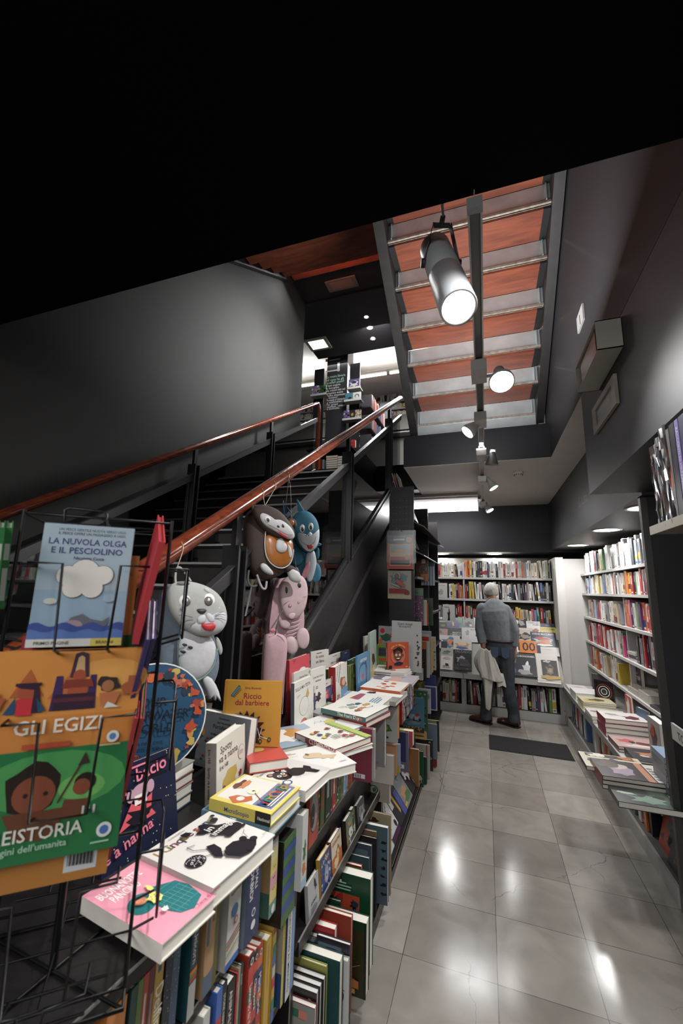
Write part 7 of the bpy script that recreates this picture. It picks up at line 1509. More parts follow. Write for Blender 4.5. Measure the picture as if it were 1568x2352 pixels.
mb.tube([a1, b1+V((0, 0, -.004)), b1+FX*.006, b2-FX*.006, b2+V((0, 0, -.004)), a2], .0022, WIRE, 6); child(mb, 'top_loop', root)
def rk(TL, TR, BL, dn, t, c, lb, fn, yaw=0):
    tl, tr, bl = fp(*TL, dn), fp(*TR, dn), fp(*BL, dn); w = (tr-tl).dot(FX); h = tl.z-bl.z
    X = (FX*math.cos(yaw)-FN*math.sin(yaw)); N = (FN*math.cos(yaw)+FX*math.sin(yaw))
    return book(bl, X, ZZ, N, w, h, t, c, fn, label=lb)
def a_cloud(a):
    a.rect('7f95a6', 0, 0, 1, 1); a.rect('8b9ba6', 0, .45, 1, 1)
    a.text('UN PESCE GENTILE NUOTA VERSO UGO.', .16, .945, .022, '2c3440', wmax=.75); a.text('IL PESCE OFFRE UN PASSAGGIO A UGO.', .16, .912, .022, '2c3440', wmax=.75)
    a.text('LA NUVOLA OLGA', .07, .83, .052, '2c3464', wmax=.86); a.text('E IL PESCIOLINO', .11, .755, .052, '2c3464', wmax=.78); a.text('Nicoletta Costa', .36, .705, .025, '24283c')
    for u, v, r in ((.32, .57, .12), (.50, .60, .16), (.70, .58, .12), (.40, .47, .12), (.60, .47, .12)): a.ell('3c4450', u, v, r+.006)
    for u, v, r in ((.32, .57, .12), (.50, .60, .16), (.70, .58, .12), (.40, .47, .12), (.60, .47, .12)): a.ell('c0bdb6', u, v, r)
    a.ell('b0b0ac', .18, .36, .07, .025); a.ell('8c9cac', .80, .39, .07, .035)
    a.poly('5c5c64', [(.36, .16), (.42, .23), (.54, .26), (.62, .22), (.76, .2), (.84, .24), (.80, .15), (.5, .12)]); a.ell('8c7c80', .45, .17, .1, .04)
    pts = [(i/24, .175+.018*math.sin(i*.9)) for i in range(25)]
    a.poly('34447c', pts+[(1, .05), (0, .05)]); pts = [(i/24, .125+.012*math.sin(i*.9+1)) for i in range(25)]; a.poly('4c6498', pts+[(1, .05), (0, .05)])
    a.rect('b4b2ac', 0, 0, .66, .062); a.rect('b0a050', .66, 0, 1, .062); a.text('PRIMO PAGINE', .08, .018, .026, '2a2a2a'); a.text('BRANNI', .72, .018, .026, '3c3420')
rk((75, 1198), (285, 1210), (58, 1487), .004, .012, '7a90a2', 'grey-blue picture book with a white cloud over waves, top front pocket of the wire rack', a_cloud)
rk((210, 1272), (299, 1268), (210, 1460), -.012, .006, 'a06c30', 'orange book peeking out behind the cloud book in the wire rack', None)
def a_egi(a):
    a.rect('b3773a', 0, 0, 1, 1); a.rect('a96c34', 0, 0, 1, .35); a.ell('c08a48', .8, .7, .25, .2)
    a.poly('a05c34', [(.42, .52), (.56, .80), (.68, .52)]); a.poly('94502c', [(.2, .55), (.3, .82), (.4, .55)])
    K = '2c1c2c'
    a.poly('34244c', [(.44, .40), (.46, .74), (.50, .74), (.52, .40)]); a.poly('34244c', [(.66, .40), (.67, .74), (.71, .74), (.72, .40)])
    a.rect(K, .46, .40, .71, .56); a.rect('4c2430', .46, .48, .71, .52); a.poly('3c2838', [(.54, .72), (.56, .96), (.60, .98), (.64, .96), (.66, .72)]); a.poly('b09068', [(.57, .78), (.58, .92), (.60, .94), (.62, .92), (.63, .78)])
    a.ell('8c4430', .60, .74, .04); a.rect('8c4430', .54, .56, .66, .70); a.poly('703024', [(.5, .62), (.52, .70), (.68, .70), (.70, .62)])
    a.ell('8c4430', .30, .60, .055); a.poly(K, [(.24, .66), (.36, .68), (.40, .40), (.34, .40), (.34, .62), (.26, .64)]); a.rect(K, .23, .66, .38, .69); a.rect('a82c34', .25, .38, .34, .54); a.poly('24405c', [(.18, .40), (.24, .56), (.25, .40)]); a.poly('24405c', [(.36, .55), (.42, .42), (.38, .40)])
    a.blob('2c2420', .80, .64, .07, .09, 4); a.ell('8c5c3c', .79, .62, .04); a.poly('a0603c', [(.74, .55), (.88, .56), (.84, .40), (.76, .42)]); a.poly('b8b4ac', [(.80, .46), (.88, .40), (.78, .40)])
    a.blob('8c4c30', .95, .6, .06, .1, 5); a.blob('8c4c30', .12, .5, .06, .12, 8)
    a.text('GLI EGIZI', .26, .20, .135, 'c4bdb0', wmax=.62)
    a.rect('94402c', .32, .06, .60, .11); a.ell('c0bcb4', .86, .11, .04); a.ell('4c6c9c', .86, .11, .022); a.lines('b09068', .78, .02, .05, 1, .18)
E2 = fp(294, 1500)
rk((-90, 1500), (294, 1500), (-90, 1752), .008, .012, 'b07438', 'orange Egyptian-themed picture book in the middle front pocket of the wire rack', a_egi)
def a_pre(a):
    a.rect('1c5c34', 0, 0, 1, 1); a.ell('3c7c44', .55, .70, .45, .28); a.ell('5c9450', .72, .62, .15, .12)
    K = '1c120f'; S = '6c3a28'
    a.blob(K, .42, .66, .17, .24, 3, amp=.12); a.ell(S, .43, .60, .13, .17); a.ell('24100c', .38, .60, .015); a.ell('24100c', .50, .60, .015)
    a.poly('54301f', [(.26, .45), (.62, .45), (.60, .26), (.50, .18), (.34, .22)]); a.ell(K, .74, .66, .07, .09); a.ell(S, .72, .62, .055, .075); a.poly('54301f', [(.62, .52), (.78, .50), (.74, .34), (.60, .34)])
    a.line('3c2418', [(.58, .5), (.70, .84)], .012); a.poly('2c2420', [(.68, .82), (.72, .95), (.75, .84)])
    for i in range(3): a.rect('a8a49c', .74+.035*i, .36, .755+.035*i, .44)
    a.text('PREISTORIA', .16, .20, .12, 'b8b8ae', wmax=.60); a.text('le origini dell\'umanita', .16, .11, .06, '8cac94', wmax=.55); a.ell('b8bcb8', .90, .19, .05); a.ell('3c5c94', .90, .19, .03); a.lines('8cac94', .82, .07, .1, 1, .16)
rk((-130, 1748), (254, 1738), (-130, 2020), .012, .012, '1c5c34', 'green prehistory picture book in the lower front pocket of the wire rack', a_pre)
def a_bar(a): a.rect('94622c', 0, 0, 1, 1); a.rect('a8acac', .70, .12, .92, .55); [a.rect('1c1c1c', .72+.012*i, .2, .725+.012*i+.004*(i % 2), .52) for i in range(15)]; a.ell('4c6c94', .1, .3, .04)
rk((-130, 1900), (232, 1880), (-130, 2085), -.004, .008, '94622c', 'orange-brown back cover with a barcode below the green prehistory book', a_bar)
rk((40, 1462), (296, 1460), (40, 1540), -.014, .006, '8c2c30', 'red and green book just visible behind the orange Egyptian book', lambda a: a.rect('24582c', .9, 0, 1, 1))
rk((-90, 1726), (270, 1720), (-90, 1800), -.014, .006, '1c2c38', 'dark teal patterned book between the orange and green rack books', lambda a: a.spots(['8c3034'], 20, .01, 3))
# books edge-on in the right-hand pockets
def edge(T, B, w, t, c, lb, d=.66, art=None, pg=None, sk=.10):
    a = atd(*B, d+.012); b = atd(*T, d-.012); Y = (b-a); h = Y.length; Y.normalize()
    r = ((a+b)/2-CAM).normalized(); X = (r-Y*r.dot(Y)).normalized(); N = X.cross(Y)
    if N.dot(RT) < 0: N = -N
    X = (X-N*sk).normalized(); N = N-X*N.dot(X); N.normalize()
    return book(a, X, Y, N, w, h, t, c, art, None, label=lb, pages=pg)
edge((380, 1246), (318, 1480), .16, .010, 'a83038', 'bright red book seen edge-on in the top right pocket of the wire rack', pg=M('a8343a', .5))
edge((346, 1470), (272, 1745), .16, .007, '2c2450', 'dark purple book edge-on, left one in the middle right pocket', .67, pg=M('9c988f', .7))
edge((358, 1468), (288, 1740), .16, .007, '34285c', 'violet book edge-on, right one in the middle right pocket', .69)
edge((318, 1650), (238, 1972), .16, .006, '8c2830', 'red and green book edge-on, left one in the lower right pocket', .66, pg=M('a8343c', .5))
edge((331, 1650), (252, 1975), .16, .006, '9c343c', 'red and green book edge-on, right one in the lower right pocket', .675, pg=M('2c7434', .5))
edge((300, 1500), (268, 1660), .15, .006, '5c2024', 'dark red book edge-on behind the purple ones in the rack', .70)
# left-hand pocket
gsp = lambda a_: (a_.rect('2c6c3c', 0, 0, 1, 1), a_.rect('b0b4ac', .15, .1, .85, .5), a_.rect('b0b4ac', .15, .6, .85, .8))
for i, (x, c) in enumerate(((6, '2c6c3c'), (24, '34783c'))):
    a = atd(x-14, 1398, .60+.02*i); b = atd(x+6, 1212, .60+.02*i); Y = (b-a).normalized(); r = (a-CAM).normalized(); X = (r-Y*r.dot(Y)).normalized(); N = X.cross(Y)
    book(a, X, Y, N, .12, (b-a).length, .009, c, None, gsp, label=['left', 'right'][i]+' green spine with white panels at the far left of the wire rack')
# ============================================================ animal backpacks hung on the handrail
def frame(P0, N):
    N = V(N).normalized(); X = ZZ.cross(N).normalized(); Y = N.cross(X); return V(P0), X, Y, N
class Bag:
    def __init__(s, P0, N): s.o, s.X, s.Y, s.N = frame(P0, N)
    def p(s, px, py, dn=0):
        o = s.o+s.N*dn; d = ray(px, py); k = (o-CAM).dot(s.N)/d.dot(s.N); return CAM+d*k
def smooth(pts, n=3):
    for _ in range(n):
        q = []
        for i in range(len(pts)): a, b = V(pts[i]), V(pts[(i+1) % len(pts)]); q += [a*.75+b*.25, a*.25+b*.75]
        pts = q
    return pts
def puff(mb, bag, pts, z0, h, mat, back=0, n=2, ks=(1, .985, .93, .82, .66, .45, .22), flat_=.0, tuck=.0):
    """padded shape: outline in photo pixels on the bag plane at offset z0, swelling h towards the front, and back behind"""
    P = smooth([bag.p(x, y, z0) for x, y in pts], n); c = sum(P, V((0, 0, 0)))/len(P); m = len(P); vs = []; fs = []
    if back:
        rows = [(.80, -back), (.93, -back*.92), (.99, -back*.7), (1.0, -back*.3)]
        vs.append(c-bag.N*back*1.02); b0 = 0
        for k, d in rows: vs += [c+(p-c)*k+bag.N*d for p in P]
    for k in ks: vs += [c+(p-c)*k+bag.N*(h*(max(0, 1-k**2.6))**.5) for p in P]
    base = 1 if back else 0; nr = (4 if back else 0)+len(ks)
    if back: fs += [(0, 1+(i+1) % m, 1+i) for i in range(m)]
    for r in range(nr-1):
        a = base+r*m; b = a+m; fs += [(a+i, a+(i+1) % m, b+(i+1) % m, b+i) for i in range(m)]
    vs.append(c+bag.N*h); t = len(vs)-1; a = base+(nr-1)*m; fs += [(a+i, a+(i+1) % m, t) for i in range(m)]
    mb.add(vs, fs, mat, True); return P
def disc(mb, bag, x, y, rx, ry, z, h, mat, n=20, rot=0):
    pts = [(x+rx*math.cos(2*PI*i/n)*math.cos(rot)-ry*math.sin(2*PI*i/n)*math.sin(rot), y+rx*math.cos(2*PI*i/n)*math.sin(rot)+ry*math.sin(2*PI*i/n)*math.cos(rot)) for i in range(n)]
    puff(mb, bag, pts, z, h, mat, n=0, ks=(1, .9, .7, .4))
def cord(mb, bag, pts, r, mat, z=0, n=6): mb.tube(smooth_open([bag.p(x, y, z if len(q) == 0 else q[0]) for x, y, *q in pts]), r, mat, n)
def smooth_open(P, n=2):
    for _ in range(n):
        q = [P[0]]
        for a, b in zip(P[:-1], P[1:]): q += [a*.75+b*.25, a*.25+b*.75]
        P = q+[P[-1]]
    return P
def bagroot(b, px, py, name, lab): r = empty(name, b.p(px, py)); tag(r, lab, 'backpack', 'animal backpacks hung on the handrail'); return r
def fab(h, s=60): return M(h, .7, noise=.05, scale=s, bump=.08, spec=.25)
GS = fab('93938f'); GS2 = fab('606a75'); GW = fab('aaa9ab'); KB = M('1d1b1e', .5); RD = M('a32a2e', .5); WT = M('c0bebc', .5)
# --- seal
b = Bag((-.90, 1.12, 1.45), (.80, -.60, .10)); R0 = bagroot(b, 440, 1320, 'seal_backpack', 'grey seal-faced child\'s backpack with a red tongue hanging on the handrail')
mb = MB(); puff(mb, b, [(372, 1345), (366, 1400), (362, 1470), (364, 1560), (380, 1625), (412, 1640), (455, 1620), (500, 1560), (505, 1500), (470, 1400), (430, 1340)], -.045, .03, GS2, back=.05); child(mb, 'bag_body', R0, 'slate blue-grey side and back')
mb = MB(); puff(mb, b, [(412, 1450), (408, 1500), (412, 1545), (432, 1568), (462, 1560), (490, 1530), (498, 1490), (485, 1460), (450, 1445)], .0, .022, GW, back=.03); 
P = smooth([b.p(x, y, .004) for x, y in [(412, 1450), (408, 1500), (412, 1545), (432, 1568), (462, 1560), (490, 1530), (498, 1490)]], 1)
mb.tube(smooth_open([b.p(x, y, .006) for x, y in [(416, 1440), (410, 1500), (414, 1545), (436, 1567), (465, 1560), (492, 1530), (499, 1490)]]), .0028, M('6c8480', .5), 6)
for x, y, rx in ((424, 1481, 6), (437, 1487, 6), (420, 1497, 7)): disc(mb, b, x, y, rx, 3.4, .022 if rx > 6 else .024, .002, KB, rot=.2)
child(mb, 'front_pocket', R0, 'pale satin front pocket with dark spots')
mb = MB(); puff(mb, b, [(388, 1345), (386, 1385), (400, 1420), (432, 1452), (470, 1464), (505, 1456), (522, 1430), (520, 1400), (506, 1368), (480, 1348), (445, 1336), (410, 1334)], .03, .028, GS, back=.035)
puff(mb, b, [(424, 1440), (446, 1410), (470, 1404), (500, 1396), (519, 1404), (520, 1430), (505, 1454), (470, 1461), (445, 1455)], .032, .0275, GW, n=2); child(mb, 'head', R0)
mb = MB()
for x, y in ((426.5, 1381), (477.5, 1380)):
    disc(mb, b, x, y, 16.5, 17.5, .050, .008, M('c4c2c0', .5)); disc(mb, b, x+1, y+1, 10, 11, .057, .006, M('55524f', .35)); disc(mb, b, x+2, y-2, 3, 3.4, .0625, .002, WT)
child(mb, 'eyes', R0, 'round white-rimmed grey eyes')
mb = MB(); puff(mb, b, [(451, 1398), (474, 1398), (474, 1404), (467, 1411), (460, 1411), (451, 1404)], .056, .008, M('2b2627', .5), n=1)
disc(mb, b, 420, 1398, 6.5, 4.5, .054, .003, M('6c6b6d', .4)); disc(mb, b, 500, 1397, 5, 5.5, .05, .003, WT)
disc(mb, b, 421, 1340, 15, 5, .046, .004, M('5c5a5a', .6)); disc(mb, b, 475, 1356, 8, 4, .05, .004, GW, rot=.7)
child(mb, 'nose', R0, 'dark nose and cheek spots')
mb = MB(); puff(mb, b, [(462, 1412), (452, 1420), (454, 1432), (466, 1434), (474, 1426), (472, 1412)], .056, .009, GW, n=2); puff(mb, b, [(472, 1412), (476, 1426), (484, 1432), (494, 1428), (490, 1415), (478, 1406)], .056, .008, GW, n=2)
for pts in (((442, 1418), (425, 1413), (410, 1413)), ((444, 1424), (430, 1425), (422, 1430)), ((448, 1430), (440, 1434), (437, 1441)), ((494, 1416), (506, 1410), (517, 1413)), ((493, 1420), (506, 1420), (518, 1425)), ((493, 1413), (503, 1408), (512, 1405))):
    mb.tube(smooth_open([b.p(x, y, .062) for x, y in pts]), .0008, KB, 5)
child(mb, 'muzzle', R0)
mb = MB(); puff(mb, b, [(461, 1432), (478, 1432), (494, 1430), (496, 1442), (486, 1450), (472, 1449), (464, 1442)], .058, .010, RD, n=2); child(mb, 'tongue', R0, 'red padded tongue')
for pts in ([(424, 1562), (438, 1566), (440, 1600), (436, 1640), (428, 1680), (422, 1690), (422, 1650), (424, 1600)], [(462, 1556), (482, 1552), (500, 1580), (508, 1612), (504, 1608), (497, 1600), (494, 1612), (488, 1598), (480, 1608), (474, 1590)]):
    mb = MB(); puff(mb, b, pts, .0, .014, GW, back=.01, n=1); child(mb, 'flipper', R0)
mb = MB(); puff(mb, b, [(492, 1462), (502, 1464), (512, 1490), (508, 1506), (500, 1500)], -.005, .008, GS, back=.006, n=2); child(mb, 'flipper', R0)
mb = MB(); mb.tube(smooth_open([b.p(404, 1348, .0), b.p(402, 1320, .0), b.p(407, 1300, .0), b.p(420, 1308, .0), b.p(438, 1335, .0)]), .0035, GS, 8); child(mb, 'carry_loop', R0)
RP = at(402, 1277, 'x', -1.0)
def hook(bg, px0, py0, lab=None, ry=None, rr=.036):
    y = at(px0, py0, 'x', -1.0).y if ry is None else ry; z = NZ(y)+.845
    q = bg; mb = MB(); pts = [V((-1.0+rr*math.cos(t), y+.004*math.sin(t), z+rr*math.sin(t))) for t in [PI*1.15-i*PI*1.25/12 for i in range(13)]]
    mb.tube(pts+[pts[-1]*.3+q*.7, q], .0016, M('a08c70', .4, .5), 6); return mb
mb = hook(b.p(407, 1302, .0), 400, 1270); child(mb, 'wire_hook', R0)
# --- monkey
BR = fab('3b2f2b'); BR2 = fab('4a3226'); OR = M('8c5424', .35, noise=.1, scale=30)
b = Bag((-.90, 1.66, 1.66), (.85, -.52, .08)); R0 = bagroot(b, 620, 1160, 'monkey_backpack', 'dark brown monkey-faced child\'s backpack with an orange pocket hanging on the handrail')
mb = MB(); puff(mb, b, [(572, 1172), (566, 1215), (567, 1260), (572, 1300), (590, 1325), (615, 1332), (645, 1322), (668, 1298), (674, 1260), (664, 1220), (640, 1175), (600, 1160)], -.05, .05, BR, back=.06); child(mb, 'bag_body', R0)
mb = MB(); puff(mb, b, [(609, 1222), (607, 1255), (613, 1285), (632, 1302), (652, 1304), (668, 1290), (673, 1262), (670, 1236)], .0, .022, OR, back=.02)
mb.tube(smooth_open([b.p(x, y, .006) for x, y in [(610, 1218), (607, 1255), (613, 1285), (632, 1303), (653, 1306), (670, 1291), (674, 1262)]]), .003, M('a8a6a2', .5), 6); child(mb, 'front_pocket', R0, 'orange satin pocket with white piping')
mb = MB(); puff(mb, b, [(582, 1168), (588, 1190), (606, 1216), (636, 1236), (664, 1242), (678, 1236), (674, 1216), (656, 1190), (636, 1170), (610, 1160), (592, 1160)], .02, .034, BR, back=.03)
puff(mb, b, [(597, 1176), (596, 1188), (606, 1206), (630, 1222), (655, 1236), (672, 1240), (677, 1230), (668, 1212), (650, 1196), (636, 1190), (622, 1192), (610, 1180)], .036, .024, M('a9a7a6', .6), n=2); child(mb, 'head', R0)
mb = MB()
for x, y, r in ((615, 1193, .5), (649, 1207, .9)): disc(mb, b, x, y, 6, 8.5, .054, .005, WT, rot=-.5); disc(mb, b, x+.5, y+1, 3.4, 4.6, .059, .003, M('2c2a2c', .4), rot=-.5)
child(mb, 'eyes', R0)
mb = MB(); disc(mb, b, 639, 1209, 3.5, 2.2, .06, .002, KB, rot=.6); mb.tube(smooth_open([b.p(x, y, .061) for x, y in ((616, 1205), (632, 1213), (645, 1220), (660, 1229), (672, 1228))]), .0009, KB, 5)
puff(mb, b, [(636, 1217), (650, 1228), (662, 1232), (660, 1236), (648, 1233)], .058, .006, RD, n=1); child(mb, 'mouth', R0)
for pts, m in (([(657, 1192), (664, 1190), (676, 1192), (682, 1204), (679, 1216), (670, 1212), (661, 1200)], OR),): mb = MB(); puff(mb, b, pts, .0, .014, BR, back=.012, n=2); disc(mb, b, 668, 1201, 8, 8, .010, .006, m); child(mb, 'ear', R0)
mb = MB(); puff(mb, b, [(572, 1150), (578, 1156), (588, 1176), (588, 1186), (578, 1172)], .0, .008, BR, back=.008, n=1); child(mb, 'ear', R0)
mb = MB(); puff(mb, b, [(636, 1238), (648, 1236), (654, 1248), (660, 1256), (654, 1270), (640, 1270), (632, 1258)], .024, .016, M('a5a4a3', .6), n=2); child(mb, 'paw', R0, 'pale grey padded paw'); mb = MB(); puff(mb, b, [(660, 1248), (667, 1256), (670, 1276), (666, 1284), (661, 1268)], .02, .01, M('a5a4a3', .6), back=.01, n=2); child(mb, 'paw', R0, 'pale grey padded paw'); mb = MB(); puff(mb, b, [(598, 1296), (606, 1292), (618, 1304), (628, 1316), (626, 1322), (610, 1316), (600, 1306)], .012, .012, M('a5a4a3', .6), back=.01, n=2); child(mb, 'paw', R0, 'pale grey padded paw')
mb = MB(); puff(mb, b, [(660, 1300), (678, 1308), (690, 1320), (690, 1340), (672, 1336), (664, 1326)], -.01, .02, M('a5a4a3', .6), back=.015, n=2); puff(mb, b, [(648, 1300), (668, 1296), (688, 1316), (680, 1320), (660, 1316)], -.015, .02, BR, back=.02, n=2); child(mb, 'leg', R0)
mb = MB(); mb.tube(smooth_open([b.p(571, 1310, -.03), b.p(568, 1335, -.02), b.p(576, 1348, -.02), b.p(590, 1345, -.02)]), .005, M('4c4c4e', .7), 8)
q0 = b.p(578, 1345, -.02); q1 = b.p(563, 1415, -.02); dx = V((.0, .014, 0)); mb.fbox(q0-dx*.5, dx, q1-q0, b.N*.002, M('5d5c5e', .75)); mb.tube(smooth_open([b.p(590, 1320, -.02), b.p(600, 1350, -.01), b.p(610, 1355, -.01), b.p(612, 1335, -.01)]), .005, M('8c8884', .7), 8); child(mb, 'strap', R0, 'grey webbing straps')
for x, y in ((590, 1140), (618, 1122)):
    mb = hook(b.p(608, 1162, .0), x, y); child(mb, 'wire_hook', R0)
# --- shark
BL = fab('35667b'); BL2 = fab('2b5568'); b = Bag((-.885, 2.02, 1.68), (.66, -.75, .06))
R0 = bagroot(b, 700, 1170, 'shark_backpack', 'blue shark-faced child\'s backpack with white belly and red tongue hanging on the handrail')
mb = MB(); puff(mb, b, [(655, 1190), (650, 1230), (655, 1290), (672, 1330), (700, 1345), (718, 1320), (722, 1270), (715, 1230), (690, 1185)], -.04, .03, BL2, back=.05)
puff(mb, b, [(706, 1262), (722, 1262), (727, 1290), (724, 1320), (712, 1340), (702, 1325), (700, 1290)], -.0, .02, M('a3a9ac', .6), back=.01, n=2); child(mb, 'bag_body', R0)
mb = MB(); puff(mb, b, [(676, 1180), (670, 1205), (678, 1235), (690, 1256), (706, 1268), (722, 1266), (732, 1250), (734, 1220), (728, 1194), (712, 1176), (694, 1172)], .03, .03, BL, back=.045)
puff(mb, b, [(681, 1222), (690, 1224), (698, 1234), (705, 1222), (709, 1216), (714, 1222), (722, 1228), (729, 1216), (733, 1216), (733, 1236), (728, 1254), (716, 1267), (704, 1266), (692, 1254), (684, 1240)], .042, .023, M('b2b6ba', .55), n=1); child(mb, 'head', R0)
mb = MB()
for x, y in ((694, 1214), (713.5, 1210)): disc(mb, b, x, y, 6, 9.5, .058, .005, WT); disc(mb, b, x+.3, y+2, 3.2, 5.2, .063, .003, KB)
child(mb, 'eyes', R0)
mb = MB(); mb.tube(smooth_open([b.p(x, y, .066) for x, y in ((690, 1238), (699, 1250), (712, 1254), (722, 1246), (725, 1232))]), .0009, KB, 5)
for x, y in ((703, 1230), (708, 1230)): disc(mb, b, x, y, .9, 2, .066, .001, KB)
puff(mb, b, [(704, 1251), (712, 1252), (718, 1249), (719, 1256), (714, 1262), (707, 1261)], .060, .009, RD, n=2); child(mb, 'tongue', R0, 'red padded tongue')
mb = MB(); puff(mb, b, [(680, 1144), (686, 1150), (694, 1166), (700, 1174), (684, 1176), (684, 1160)], .015, .006, BL, back=.008, n=1); child(mb, 'fin', R0)
mb = MB(); puff(mb, b, [(716, 1290), (730, 1292), (738, 1310), (736, 1330), (726, 1340), (714, 1330), (710, 1308)], .0, .014, BL, back=.012, n=2); puff(mb, b, [(728, 1256), (733, 1260), (733, 1282), (728, 1286), (724, 1270)], .0, .01, BL, back=.01, n=2)
puff(mb, b, [(722, 1244), (738, 1248), (738, 1254), (724, 1254)], .02, .006, BL, back=.01, n=2); puff(mb, b, [(660, 1250), (680, 1256), (700, 1280), (690, 1300), (668, 1296)], .0, .02, BL, back=.012, n=2); child(mb, 'side_fins', R0)
mb = MB(); mb.tube([b.p(652, 1182), b.p(656, 1160), b.p(668, 1178)], .004, M('2c4c74', .6), 8); mb.tube(smooth_open([b.p(650, 1150, 0), b.p(653, 1186, .005), b.p(668, 1184, .005)]), .003, M('34628c', .6), 8); child(mb, 'carry_loop', R0)
mb = hook(b.p(656, 1158), 650, 1098); child(mb, 'wire_hook', R0)
# --- pink pig/unicorn
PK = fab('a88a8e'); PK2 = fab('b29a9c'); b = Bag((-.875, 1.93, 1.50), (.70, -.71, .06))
R0 = bagroot(b, 670, 1310, 'pink_backpack', 'pale pink animal child\'s backpack with button eyes below the blue shark bag')
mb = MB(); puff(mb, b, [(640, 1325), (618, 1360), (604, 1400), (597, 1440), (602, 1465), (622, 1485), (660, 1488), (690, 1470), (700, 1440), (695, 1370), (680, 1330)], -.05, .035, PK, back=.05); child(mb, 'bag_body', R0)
mb = MB(); puff(mb, b, [(650, 1330), (644, 1352), (644, 1385), (652, 1410), (664, 1422), (682, 1422), (698, 1404), (706, 1375), (706, 1345), (698, 1325), (678, 1316)], .02, .03, PK2, back=.04); child(mb, 'head', R0)
mb = MB(); mb.tube(smooth_open([b.p(x, y, .046) for x, y in ((650, 1388), (668, 1378), (690, 1372), (704, 1370))]), .0012, M('8c6c70', .6), 5)
for x, y, rx, ry in ((658, 1355, 3, 8), (687, 1345, 4.5, 6.5)): disc(mb, b, x, y, rx, ry, .046, .004, KB)
for x, y, r in ((666, 1391, 3.6), (685, 1384, 2.6)): disc(mb, b, x, y, r, r*1.2, .049, .003, M('8c5c54', .5)); disc(mb, b, x, y, r*.5, r*.6, .0515, .002, PK2)
puff(mb, b, [(660, 1412), (672, 1406), (680, 1410), (674, 1422), (666, 1422)], .044, .006, PK2, n=2); child(mb, 'eyes', R0, 'black button eyes and stitched snout')
for pts in ([(690, 1326), (700, 1300), (710, 1288), (713, 1296), (708, 1318), (702, 1330)],): mb = MB(); puff(mb, b, pts, .0, .008, M('8c5a60', .6), back=.008, n=1); child(mb, 'ear', R0)
for pts in ([(684, 1446), (700, 1440), (710, 1455), (710, 1478), (700, 1492), (686, 1486), (680, 1466)], [(655, 1466), (672, 1460), (684, 1472), (684, 1494), (672, 1504), (658, 1498), (652, 1482)], [(640, 1424), (660, 1424), (668, 1436), (660, 1446), (644, 1442)]):
    mb = MB(); puff(mb, b, pts, .015, .016, PK2, back=.02, n=2); child(mb, 'paw', R0)
mb = MB()
for i in range(5): mb.tube(smooth_open([b.p(664-i*1.5, 1432+9*i, .0), b.p(676-i, 1430+9*i, .006), b.p(690-2*i, 1424+9*i, .0)]), .003, PK2, 6)
child(mb, 'belly_folds', R0)
mb = MB(); mb.tube(smooth_open([b.p(676, 1318, 0), b.p(680, 1300, -.01), b.p(688, 1318, 0)]), .003, PK, 6); mb.tube([b.p(680, 1302, -.01), b.p(676, 1330, -.03), b.p(668, 1300, -.08)], .0014, M('8c8480', .4, .5), 5)
q = b.p(680, 1303, -.01); mb.tube(smooth_open([q, V((q.x-.04, q.y, q.z+.2)), V((-.965, q.y, NZ(q.y)+.80)), V((-1.0, q.y, NZ(q.y)+.878)), V((-1.03, q.y, NZ(q.y)+.83))]), .0012, M('8c8480', .4, .5), 5); child(mb, 'wire_hook', R0)
# --- pink pencil case
b = Bag((-.84, 1.80, 1.24), (.70, -.70, 0)); R0 = empty('pencil_case', b.p(640, 1460)); tag(R0, 'long pink zip case hanging below the pink backpack by a dark bead strap', 'pencil case')
mb = MB(); puff(mb, b, [(608, 1470), (612, 1458), (624, 1455), (642, 1455), (656, 1462), (660, 1480), (656, 1530), (650, 1580), (645, 1640), (600, 1640), (602, 1580), (604, 1520)], .0, .03, PK, back=.04)
child(mb, 'case_body', R0)
mb = MB(); mb.tube(smooth_open([b.p(x, y, .012) for x, y in ((626, 1640), (630, 1560), (632, 1500), (628, 1472), (618, 1462))]), .0022, M('8c686c', .5), 6); mb.tube(smooth_open([b.p(x, y, .018) for x, y in ((648, 1640), (654, 1540), (656, 1480), (648, 1464), (636, 1458))]), .002, M('a5868a', .5), 6); child(mb, 'zip', R0)
mb = MB(); mb.tube(smooth_open([b.p(632, 1457, .01), b.p(634, 1440, .01), b.p(640, 1425, 0), b.p(638, 1418, -.02), b.p(650, 1400, -.06)]), .003, M('2a2a34', .5), 6); disc(mb, b, 626, 1448, 7, 5, .01, .006, M('a8686c', .6)); child(mb, 'bead_strap', R0, 'dark bead strap')
